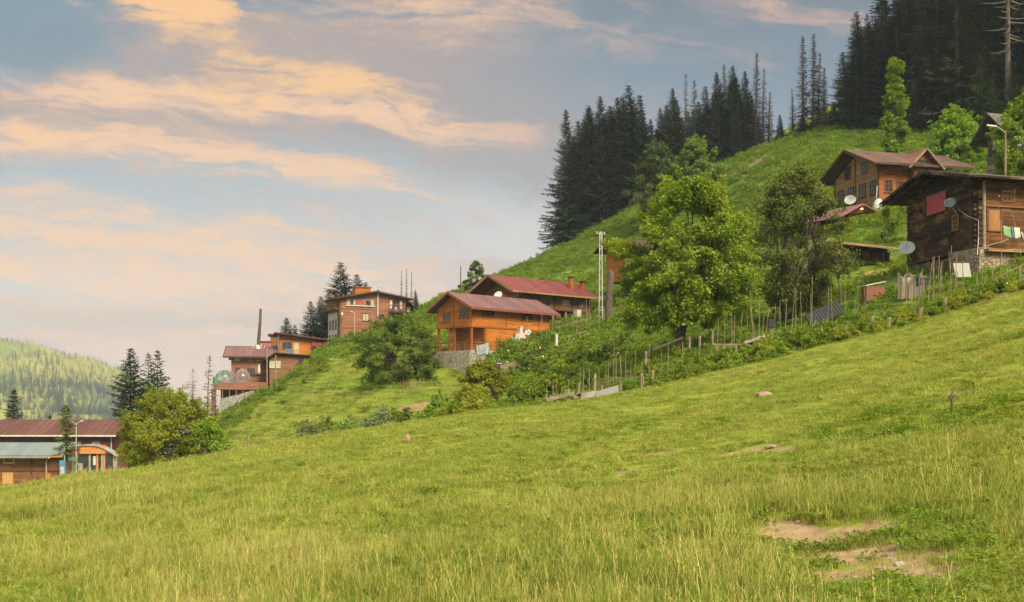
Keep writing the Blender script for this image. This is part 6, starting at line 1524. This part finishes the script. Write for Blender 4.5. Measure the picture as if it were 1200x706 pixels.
h.part('lower_eave', MB().prism([(-1.3, ze - .30), (-.5, ze - .10), (-.5, ze + .0), (-1.3, ze - .2)], -.6, h.u('R', 60), 'x'), 'roof_teal', rf)
h.window('R', (5.6, 536, 15.5, 542), 1, 1, 'yellow_frame', 'glass', .2); h.window('R', (5, 556, 13.5, 565.5), 3, 4, 'yellow_frame', 'glass_curtain', .22)
tr_ = MB()
for px in (36, 69.5): h.fb(tr_, 'R', h.u('R', px), h.u('R', px) + .2, -3, ze, .003, .06)
h.fb(tr_, 'R', 0, L, h.v('R', 30, 553), h.v('R', 30, 552), .003, .05); h.part('trim', tr_, 'dark_wood')
h.part('downpipe', MB().tube([(h.u('R', 61), -1.0, ze - .25), (h.u('R', 55), -.16, ze - .7), (h.u('R', 54), -.14, -3)], .09, 6), 'lamp_metal')
o = empty('orange_box', at(57, 558, 149.2), 0, 'orange box on the ground by the downpipe of the annex', 'box'); MB().box(-.3, .3, -.25, .25, -.5, .3).build('body', M['orange_board'], o); MB().box(-.33, .33, -.28, .28, .302, .36).build('lid', M['orange_board'], o)
h = House('entrance_pavilion', 'glazed entrance pavilion with an orange fascia board and a pale curved roof', 'pavilion', 89.5, 557, 147, 3)
L = h.u('R', 135); zt = h.v('R', 100, 531.0); D = 6.0
h.part('floor', MB().box(-.3, L + 2, -.6, D, -2.5, 0), M['green_pale'] if 'green_pale' in M else flat_mat('green_pale', (0.30, 0.40, 0.30), .8))
h.part('back_wall', MB().box(0, L, D - .2, D, 0, zt), 'lodge_wall')
for px in (89.5, 104, 118.5, 132.5): q = h.u('R', px); h.part('post', MB().box(q, q + (.2 if px < 130 else .45), 0, .25, 0, zt - .05), 'concrete' if px > 100 else 'orange_dark')
for px in (112.8, 121): q = h.u('R', px); h.part('door_post', MB().box(q, q + .22, .02, .22, 0, zt - .05), 'orange_board')
gl = MB()
for a_, b_, lo_ in ((91.5, 103.8, .9), (106, 112.6, 0), (115, 118.4, 0), (121.8, 131.8, .9)): gl.box(h.u('R', a_), h.u('R', b_), .1, .14, lo_, zt - .1)
h.part('glazing', gl, 'glass')
h.part('counter', MB().box(h.u('R', 91.5), h.u('R', 103.8), .06, .24, 0.0, .9), 'lodge_wall'); h.part('bench', MB().box(h.u('R', 121.8), h.u('R', 131.8), -.5, -.1, .42, .5).box(h.u('R', 122), h.u('R', 122) + .1, -.4, -.2, 0, .42).box(h.u('R', 131), h.u('R', 131) + .1, -.4, -.2, 0, .42), 'orange_board')
h.part('fascia_board', MB().box(h.u('R', 94), h.u('R', 124), -.22, -.1, zt - .1, zt + .95), 'orange_board')
N_ = 12; q0, q1 = h.u('R', 87.5), h.u('R', 137); top = []
for i in range(N_ + 1): t_ = i / N_; top.append((q0 + (q1 - q0) * t_, zt - .55 * (2 * t_ - .75) ** 2 * (1.6 if t_ > .4 else .5) + 1.05))
h.part('curved_roof', MB().prism(top + [(x_, z_ - .16) for x_, z_ in top[::-1]], -.4, 1.6, 'y'), 'concrete')
h.part('notice', MB().box(h.u('R', 109), h.u('R', 112), .04, .09, zt - 1.5, zt - .4), 'white_paint')
for px, hh, mat, lab in ((92.0, 1.3, 'green_paint', 'green potted plant stand at the left of the pavilion window'), (97, 1.5, 'concrete', 'pale display board in front of the pavilion'), (99.5, .55, 'yellow_frame', 'yellow crate by the pavilion door')):
    o = empty('display_stand' if 'crate' not in lab else 'crate', (h.O[0] + h.u('R', px), 146.0, h.O[2]), 0, lab, 'stand' if 'crate' not in lab else 'crate')
    MB().box(-.35, .35, -.2, .2, .06, hh).build('panel' if 'crate' not in lab else 'body', M[mat], o); MB().box(-.4, .4, -.25, .25, 0, .058).build('base', M[mat], o)
x_ = at(73.5, 551, 149)
o = empty('blue_booth', (x_[0], 149, x_[2] - 1.5), 0, 'narrow blue and white notice stand right of the annex', 'stand'); MB().box(-.38, .38, -.1, .1, .4, 2.7).build('panel', M['blue_paint'], o); MB().box(-.25, .25, -.13, -.103, 1.0, 1.9).build('white_sheet', M['white_paint'], o)
for q in (-.34, .28): MB().box(q, q + .06, -.05, .05, -.5, .4).build('leg', M['steel'], o)
lamp_px(89.3, 143.5, 575, 496, 'tall two armed street lamp in front of the pavilion at the far left', (-1, 1), .55, head=.35)
o = empty('direction_sign', at(85.5, 575, 143.0), 0, 'small teal sign board on a wooden post by the two armed lamp', 'sign'); MB().box(-.07, .07, -.06, .06, -1, 4.1).build('post', M['post'], o); MB().box(-.5, .55, -.1, -.063, 3.55, 3.95).build('board', M['teal_cloth'], o)
o = MB().box(-.04, .04, -.04, .04, -3, 2.4).build('grey_pipe', M['steel']); o.location = at(75.7, 556, 149.6); tag(o, 'thin grey pipe standing at the corner of the annex', 'pipe')

# ------------------------------------------------------------------ lamps, poles and wires on the right
lp = lamp_px(1178.2, 112, 216, 153, 'wooden street lamp pole with one long arm before the stone house', (-1,), .9, mat='lamp_metal', pole='stake', r=.13, head=.9)
def wire(name, p, q, sag, label, r=.018, group='overhead wires'):
    p, q = np.array(p), np.array(q); pts = [tuple(p + (q - p) * t + np.array((0, 0, -sag * 4 * t * (1 - t)))) for t in np.linspace(0, 1, 10)]
    return tag(MB().tube(pts, r, 4).build(name, M['cable']), label, 'wire', group)
for k, (y0, y1, lab) in enumerate(((154, 148, 'highest of three wires running right from the lamp pole'), (164, 162, 'middle of three wires running right from the lamp pole'), (172, 172, 'lowest of three wires running right from the lamp pole'))):
    wire('overhead_wire', at(1178, y0, 112), at(1260, y1, 112), .15, lab)
wire('overhead_wire', at(1170, 152, 112), at(1030, 203, 139), .4, 'upper wire crossing in front of the large weathered chalet')
wire('overhead_wire', at(1176, 160, 112), at(1030, 210, 139), .5, 'lower wire crossing in front of the large weathered chalet')
b = at(704, 374, 155); hh = (374 - 272) / F * 155
o = empty('lattice_pole', b, .5, 'tall pale lattice power pole on the slope right of the red roofed chalet', 'power pole')
fr = MB()
for sx in (-1, 1): fr.beam((sx * .28, 0, -1), (sx * .16, 0, hh), .09, .12)
n = 17
for i in range(n):
    z_ = hh * (i + .5) / n; w_ = .27 - .12 * (i + .5) / n; fr.beam((-w_, 0, z_), (w_, 0, z_ + (.32 if i % 2 else -.32)), .05, .06)
fr.build('frame', M['lamp_metal'], o)
MB().beam((-.7, 0, hh - .25), (.7, 0, hh - .25), .08, .08).build('crossbar', M['lamp_metal'], o)
for sx in (-.6, 0, .6): MB().lathe([(.02, 0), (.09, .03), (.05, .1), (.09, .16), (.02, .26)], 8, (sx, 0, hh - .2)).build('insulator', M['white_paint'], o)
ltop = np.array((b[0], b[1], b[2] + hh))
wire('overhead_wire', tuple(ltop), at(586, 350, 163), 1.8, 'long sagging wire from the lattice pole down to the red roofed chalet', .03)
wire('overhead_wire', tuple(ltop), at(733, 289, 212), .3, 'short wire from the lattice pole to the half hidden orange house')
b = at(713, 388, 148)
o = empty('tree_stump', b, 0, 'tall dead brown stump beside the lattice power pole', 'tree stump')
MB().tube([(0, 0, -1.5), (.05, 0, 2), (.1, 0, 4.5), (.35, 0, 7.2), (.2, 0, 7.6)], [.55, .48, .45, .36, .1], 9).build('trunk', M['bark'], o, smooth=True)
MB().tube([(.1, 0, 5.0), (.5, -.1, 6.2), (.55, -.1, 6.9)], [.3, .22, .08], 6).build('stub', M['bark'], o, smooth=True)
o = MB().tube([at(539.5, 346, 212), at(540, 312, 212)], [.12, .08], 6).build('power_pole', M['bark']); tag(o, 'thin dark pole standing by the loose open tree', 'pole')
for px, yb, yt, Y, lab in ((659, 336, 329, 196, 'short post alone on the grassy hillside above the red roof'),):
    tag(MB().tube([at(px, yb + 3, Y), at(px, yt, Y)], .09, 6).build('fence_post', M['post']), lab, 'post')
# broken fence near the ridge
o = empty('hill_fence', on(885, 226), 0, 'broken pale wooden fence climbing the hillside below the ridge forest', 'fence')
O_ = np.array(on(885, 226))
for px0, py0, px1, py1 in ((874, 209, 888, 201.5), (880, 205, 898, 191), (888, 203, 896, 197), (850, 213, 856, 210)):
    p0, p1 = np.array(on(px0, 226)), np.array(on(px1, 228)); MB().beam(tuple(p0 + (0, 0, .7) - O_), tuple(p1 + (0, 0, .9) - O_), .16, .16).build('rail', M['stake'], o)
for px in (872, 879, 886, 892, 897): p0 = np.array(on(px, 227)); MB().beam(tuple(p0 + (0, 0, -.3) - O_), tuple(p0 + (.1, 0, 1.3) - O_), .16, .16).build('post', M['stake'], o)
o = MB().tube([tuple(np.array(on(880, 216)) + (0, 0, -.3)), tuple(np.array(on(880, 216)) + (0, 0, 1.4))], .2, 6).build('dark_post', M['bark']); tag(o, 'short dark post below the broken hillside fence', 'post')

# ------------------------------------------------------------------ garden poles
def stake(px, pyb, pyt, Y, lab, grp, lean=0.0, r=.04, mat='stake'):
    b = at(px, pyb, Y); t_ = at(px + lean, pyt, Y + rnd.uniform(-.4, .4)); b = (b[0], b[1], min(b[2], h1(b[0], b[1])) - .2)
    mid = tuple((np.array(b) + t_) / 2 + np.array((rnd.uniform(-.06, .06), 0, 0)))
    return tag(MB().tube([b, mid, t_], [r, r * .9, r * .7], 5).build('bean_pole', M[mat]), lab, 'pole', grp)
for px, yb, yt, ln in ((850, 403, 365, -1), (857, 403, 366, 0), (861, 400, 370, 0), (865, 402, 364, 5), (874, 398, 370, 2), (884, 400, 358, -5), (887, 402, 340, -8), (890, 400, 345, 0), (891, 398, 352, 6), (897, 396, 362, 4), (905, 396, 356, 4), (914, 394, 352, 0), (919, 392, 350, 3),
                       (926, 392, 338, 6), (933, 392, 340, 0), (940, 388, 342, -2), (949, 382, 344, 1), (952, 380, 322, 0), (970, 376, 338, 1), (976, 372, 336, -2), (990, 372, 327, 1), (1005, 366, 330, 0), (1016, 361, 328, -4), (842, 404, 372, 0), (1000, 364, 346, 3)):
    stake(px, yb, yt, edgeY(px) + rnd.uniform(7, 12), 'tall thin bean pole in the garden strip right of the walnut', 'bean poles right of the walnut', ln, .03)
for px, yb, yt, ln in ((1061, 352, 312, 2), (1087, 350, 309, 5), (1092, 346, 300, 3), (1094, 340, 301, -1), (1101, 344, 312, -2), (1111, 342, 288, 4), (1115, 342, 296, -3), (1117, 340, 298, 4), (1144, 336, 312, 2), (1154, 330, 304, 3), (1172, 318, 292, 2), (1122, 344, 318, 0), (1075, 348, 322, 3), (1098, 344, 306, 6), (1105, 342, 300, -5), (1081, 348, 315, 0), (1132, 338, 308, -4), (1163, 326, 300, 0), (1069, 350, 320, -2)):
    stake(px, yb, yt, edgeY(px) + rnd.uniform(6, 9), 'thin pole standing before the store of the dark log house', 'bean poles before the log house', ln, .034)
for px, yb, yt, ln in ((645, 470, 462, 0), (648, 470, 446, 0), (652, 468, 449, 0), (658, 466, 455, 0), (678, 456, 430, 2), (684, 454, 430, 0), (690, 452, 428, 0), (697, 450, 440, 0), (709, 452, 427, 1), (713, 450, 425, 0), (719, 447, 402, 1), (722, 446, 414, 0), (728, 455, 416, -1), (733, 455, 416, 0), (738, 452, 424, 1), (745, 450, 410, 0),
                       (752, 446, 424, 0), (761, 450, 403, 0), (775, 444, 410, 0), (781, 440, 402, 2), (800, 430, 400, 0), (820, 420, 396, 0), (666, 460, 444, 1), (703, 450, 432, -1)):
    stake(px, yb, yt, edgeY(px) + rnd.uniform(4, 12), 'short garden pole in the grassy strip left of the walnut trunk', 'garden poles left of the walnut', ln, .032)
for px, yb, yt, ln in ((618, 396, 372, 0), (635, 392, 368, 0), (647, 394, 372, 1), (655, 392, 376, 0), (664, 388, 366, 0), (672, 388, 362, 0), (681, 384, 358, 1), (687, 386, 350, 0), (692, 384, 352, -1), (698, 388, 366, 0), (708, 390, 362, 0), (717, 386, 360, 1), (726, 384, 358, 0), (732, 390, 366, 0), (640, 400, 380, 0), (676, 392, 374, 0), (701, 384, 352, 2)):
    stake(px, yb, yt, 150 + rnd.uniform(-6, 4), 'thin vegetable garden stake between the red roofed chalet and the walnut', 'stakes in the upper vegetable garden', ln, .042)
# rails in the upper garden
for (x0, y0, x1, y1, Y, lab) in ((665, 395, 687, 388, 140, 'pale rail across the upper vegetable garden'), (652, 384, 694, 372, 149, 'long slanting rail under the red roofed chalet')):
    tag(MB().beam(at(x0, y0, Y), at(x1, y1, Y), .12, .12).build('fence_rail', M['stake']), lab, 'rail', 'garden rails')
tag(MB().box(-.12, .12, -.08, .08, -.6, .7).build('white_post', M['white_paint']), 'short white board post in the dark hedge right of the barbecue', 'post').location = at(652.5, 399, 131)

# plank fence, posts and sheets along the meadow edge
Fo = np.array(on(690, 78.5))
o = empty('plank_fence', tuple(Fo), 0, 'rough low plank fence of mismatched boards at the meadow edge below the thicket', 'fence')
def fpt(px, py, Y): return tuple(np.array(at(px, py, Y)) - Fo)
for px, yb, yt in ((640, 478, 462), (654, 474, 465), (666, 470, 456), (678, 464, 449), (697, 462, 438), (705, 462, 452)): MB().beam(fpt(px, yb, 77.5), fpt(px + .6, yt, 77.5), .16, .14).build('post', M['post'], o)
for (x0, y0, x1, y1) in ((640, 468.5, 673, 461), (672, 466, 700, 458.5), (676, 463, 688, 459.5)): MB().beam(fpt(x0, y0, 77.35), fpt(x1, y1, 77.35), .12, .24).build('plank', M['post' if x0 == 640 else 'stake'], o)
MB().prism([(fpt(681, 468, 77.2)[0], fpt(681, 468, 77)[2]), (fpt(698, 465, 77)[0], fpt(698, 465, 77)[2]), (fpt(698, 458, 77)[0], fpt(698, 458, 77)[2]), (fpt(681, 461, 77)[0], fpt(681, 461, 77)[2])], -1.5, -1.44, 'y').build('board', M['concrete'], o)
sh = empty('metal_sheet', at(712, 468, 76.6), 0, 'pale grey corrugated sheet standing at the end of the plank fence', 'metal sheet')
k_ = 76.6 / F; MB().prism([(-13 * k_, -2.5 * k_ - .1), (14 * k_, 2.5 * k_), (12.5 * k_, 16.5 * k_), (-13.5 * k_, 9 * k_)], 0, .05, 'y').build('sheet', M['sheet_grey'], sh)
MB().box(14 * k_, 14 * k_ + .16, -.02, .14, -.4, 18 * k_).build('post', M['stake'], sh)
for px, yb, yt, lab in ((752, 455, 438, 'weathered post right of the grey sheet'), (765, 446, 434, 'pale post between the grey sheet and the walnut'), (753, 448, 441, 'low stub beside the weathered post')):
    tag(MB().tube([tuple(np.array(at(px, yb + 3, 78))), at(px, yt, 78)], .09, 6).build('fence_post', M['post']), lab, 'post', 'posts by the meadow edge')
pr = empty('rail_fence', on(745, 84), 0, 'single long rail on posts running up to the walnut trunk', 'fence'); Po = np.array(on(745, 84))
for (x0, y0, x1, y1) in ((696, 452, 760, 436), (765, 410, 800, 396)): MB().beam(tuple(np.array(at(x0, y0, 84)) - Po), tuple(np.array(at(x1, y1, 88)) - Po), .09, .12).build('rail', M['bark'], pr)
for px, yb, yt in ((757, 428, 412), (808, 408, 395), (820, 406, 394), (835, 404, 388)): MB().tube([tuple(np.array(at(px, yb, 88)) - Po), tuple(np.array(at(px, yt, 88)) - Po)], .1, 6).build('post', M['post'], pr)
tb = empty('cold_box', at(848, 420, 80), 0, 'low wooden frame with a dark blue sheet at the foot of the bean poles', 'cold frame')
k_ = 80 / F
MB().beam((-12 * k_, 0, 16 * k_), (32 * k_, .2, 16 * k_), .1, .12).build('top_rail', M['stake'], tb)
for q in (-8, 0, 15): MB().beam((q * k_, .1, -5 * k_), (q * k_, .1, 16 * k_ - .06), .14, .14).build('post', M['post'], tb)
MB().prism([(8 * k_, 0), (30 * k_, 3 * k_), (36 * k_, 20 * k_), (15 * k_, 14 * k_)], .3, .36, 'y').build('sheet', M['tarp_grey'], tb)
for i, (x0, y0, x1, y1) in enumerate(((872, 402, 884, 398), (884, 398, 898, 393))): MB().beam(tuple(np.array(at(x0, y0, 80)) - np.array(at(848, 420, 80))), tuple(np.array(at(x1, y1, 80)) - np.array(at(848, 420, 80))), .1, .2).build('pale_board', M['concrete'], tb)
o = tag(MB().box(-1.35, 1.35, -.03, .03, -.1, 1.0).build('metal_sheet', M['tarp_dark']), 'dark corrugated sheet leaning on edge among the bean poles', 'metal sheet'); o.location = at(970, 374, 85); o.rotation_euler = (R(-25), R(-26), .15)
o = empty('brick_planter', at(1023, 348, 90), .2, 'rusty red metal box on the grass left of the dark log house', 'metal box'); MB().box(-.75, .75, -.4, .4, -.4, .75).build('body', M['fascia_red'], o); MB().prism([(-.82, .752), (.82, 1.1), (.82, 1.16), (-.82, .82)], -.45, .45, 'y').build('lid', M['steel'], o)
o = empty('wooden_crate', at(919.5, 346, 112.5), .2, 'pale wooden crate beside the dark olive tree trunks', 'crate'); MB().box(-.4, .4, -.35, .35, -.1, .85).build('body', M['stake'], o)
for q in (0, .3, .6): MB().box(-.43, .43, -.38, -.352, q, q + .2).build('slat', M['stake'], o)
o = tag(MB().lathe([(.001, 0), (.55, .05), (.62, .3), (.4, .7), (.001, .85)], 9).build('black_sack', M['black'], None, None, True), 'black sack left of the pale wooden crate', 'sack'); o.location = at(907, 347.5, 113)
o = empty('hollow_box', at(904.5, 384, 82), 0, 'small dark box on a post among the bean poles', 'box'); MB().box(-.25, .25, -.2, .2, 0, .55).build('body', M['black'], o); MB().box(-.06, .06, -.06, .06, -1.5, -.003).build('post', M['post'], o)
# rail and posts at the right border, posts in the rank growth
pr = empty('rail_fence', at(1180, 322, 77), 0, 'pale rail on dark posts slanting up at the right picture edge', 'fence'); Po = np.array(at(1180, 322, 77))
MB().beam(tuple(np.array(at(1160, 330, 77)) - Po), tuple(np.array(at(1215, 302, 76)) - Po), .1, .1).build('rail', M['stake'], pr)
for px, yb, yt in ((1179.5, 345, 322), (1195, 336, 312), (1212, 328, 303)): MB().tube([tuple(np.array(at(px, yb, 77)) - Po), tuple(np.array(at(px, yt, 77)) - Po)], .09, 6).build('post', M['post'], pr)
for px, yb, yt, lab in ((1078, 382, 361, 'stout brown post in the rank growth left of the log house rail'), (1110, 372, 350, 'leaning brown post in the rank growth below the log house'), (1057, 345, 325, 'dark post at the left corner of the log house garden'), (1021, 392, 371, 'old post in the rank growth below the rusty metal box'), (990, 398, 381, 'weathered stub hidden in the growth below the dark sheet'), (1041, 388, 372, 'thin old post in the growth between two stout ones')):
    Y_ = edgeY(px) + (3.0 if px != 1057 else 9)
    tag(MB().tube([at(px, yb + 6, Y_), at(px + (1 if px != 1110 else -3), yt, Y_)], .13, 7).build('fence_post', M['post']), lab, 'post', 'posts in the rank growth')
for px, lab in ((291, 'left of two tiny posts'), (301, 'middle pale post'), (311, 'right white topped post')):
    b = ground_at(px, 521); Y_ = 64; tag(MB().tube([at(px, 526, Y_), at(px, 517 if px != 291 else 510, Y_)], .07, 6).build('fence_post', M['stake']), {291: 'tall thin post at the left meadow edge beside a small dark bush', 301: 'low dark post at the left meadow edge, between two others', 311: 'low pale post at the left meadow edge, rightmost of three'}[px], 'post', 'posts at the left meadow edge')
fb_ = empty('picket_fence', on(480, 140), 0, 'short dark picket fence at the foot of the large rounded bush', 'fence'); Po = np.array(on(480, 140))
for i in range(9): p0 = np.array(on(470 + i * 3.2, 139)); MB().beam(tuple(p0 - Po + (0, 0, -.2)), tuple(p0 - Po + (0, 0, 1.0 + .15 * (i % 2))), .16, .05).build('picket', M['post' if i % 3 else 'brown_wood'], fb_)

# ------------------------------------------------------------------ small things on the meadow
def rock(name, loc, sx, sy, sz, seed, mat, label, cat='rock'):
    r = np.random.default_rng(seed); n, m_ = 14, 8; V = []; Fc = []
    for j in range(m_ + 1):
        for i in range(n):
            th = 6.283 * i / n; ph = math.pi * j / m_ - math.pi / 2
            k = 1 + .16 * math.sin(3 * th + seed) * math.cos(ph) + .12 * math.sin(5 * th + 2 * seed + 4 * ph) + .05 * r.normal()
            V.append((sx * k * math.cos(th) * math.cos(ph), sy * k * math.sin(th) * math.cos(ph), sz * k * math.sin(ph)))
    for j in range(m_):
        for i in range(n): Fc.append((j * n + i, j * n + (i + 1) % n, (j + 1) * n + (i + 1) % n, (j + 1) * n + i))
    o = MB().add(V, Fc).build(name, M[mat]); o.location = loc; return tag(o, label, cat)
M['rock'] = flat_mat('rock', (0.23, 0.165, 0.105), .95, 0, .35, 3.0, .8)
p = ground_at(895, 466); rock('rock', (p[0], p[1], p[2] + .06), .32, .26, .15, 3, 'rock', 'brown boulder lying alone in the meadow grass')
p = ground_at(903, 600); rock('rock', (p[0], p[1], p[2] + .03), .06, .05, .045, 5, 'white_paint', 'small pale stone at the top of the bare soil patch', 'stone')
for k_, (cx, cy, hw, hd) in enumerate(DIRT[:7]):
    for q_ in range(5):
        x_, y_ = cx + rnd.uniform(-.8, .8) * hw, cy + rnd.uniform(-.8, .8) * hd; s_ = rnd.uniform(.018, .045)
        rock('stone', (x_, y_, h1(x_, y_) + s_ * .35), s_ * 1.3, s_, s_ * .7, k_ * 5 + q_, 'concrete' if rnd.random() < .4 else 'rock', 'little stone lying in the bare soil patch at the lower right', 'stone')['group'] = 'little stones in the bare soil'
p = ground_at(905, 525); rock('rock', (p[0], p[1], p[2] + .02), .2, .14, .05, 8, 'rock', 'flat brown stone by the small earth scar in the mid meadow', 'stone')
p = ground_at(477, 519); rock('rock', (p[0], p[1], p[2] + .15), .14, .12, .16, 11, 'rock', 'brown clod on the left part of the meadow', 'clod')
p = ground_at(1115, 484)
o = empty('dry_stalk', p, 0, 'dark dry broken stalk standing up in the green patch of the meadow', 'dry stalk')
MB().tube([(0, 0, -.1), (.01, 0, .18), (-.015, .01, .33), (.03, 0, .45)], [.035, .028, .024, .006], 6).build('stem', M['bark'], o)
MB().tube([(-.01, .01, .30), (.06, 0, .36), (.09, 0, .35)], [.03, .03, .01], 5).build('head', M['bark'], o); MB().tube([(0, 0, .24), (-.05, 0, .33), (-.03, 0, .4)], [.018, .014, .004], 5).build('twig', M['bark'], o)
p = ground_at(780, 456, 60)
def broad_plant(name, p, s, seed, label):
    r = np.random.default_rng(seed); mb = MB(); V, Fc = [], []
    for i in range(16):
        a = r.uniform(0, 6.28); L_ = s * r.uniform(.4, .9); z_ = s * r.uniform(.1, 1.0); d = np.array((math.cos(a), math.sin(a), r.uniform(.0, .6))); sd_ = np.array((-math.sin(a), math.cos(a), 0))
        c = np.array((0, 0, z_ * .6)); o_ = len(V); V += [tuple(c), tuple(c + d * L_ * .5 + sd_ * L_ * .25), tuple(c + d * L_), tuple(c + d * L_ * .5 - sd_ * L_ * .25)]; Fc += [(o_, o_ + 1, o_ + 2, o_ + 3)]
    o = empty(name, p, 0, label, 'plant'); put_mesh('leaves', mesh_np('leaves', V, Fc, M['leaf_bright']), o); MB().tube([(0, 0, -.1), (0, .02, s * .9)], [.03, .01], 5).build('stem', M['stake'], o)
broad_plant('leafy_weed', (p[0] - .3, p[1], p[2]), .85, 4, 'bright yellow green leafy weed at the meadow edge right of the grey sheet')

# ------------------------------------------------------------------ air
hm = bpy.data.materials.new('haze'); hm.use_nodes = True
nt = hm.node_tree; nt.nodes.clear()
out = nt.nodes.new('ShaderNodeOutputMaterial'); pv = nt.nodes.new('ShaderNodeVolumePrincipled')
pv.inputs['Color'].default_value = (0.70, 0.84, 1.0, 1); pv.inputs['Density'].default_value = HAZE = 0.000125; pv.inputs['Anisotropy'].default_value = 0.0
nt.links.new(pv.outputs[0], out.inputs['Volume'])
hz = MB().box(-3800, 3800, -1000, 3900, -110, 420).build('haze', hm)
tag(hz, 'thin blue haze in the valley air before the far hill', 'haze', kind='stuff')
hz.display_type = 'WIRE'
S.cycles.volume_step_rate = 10.0
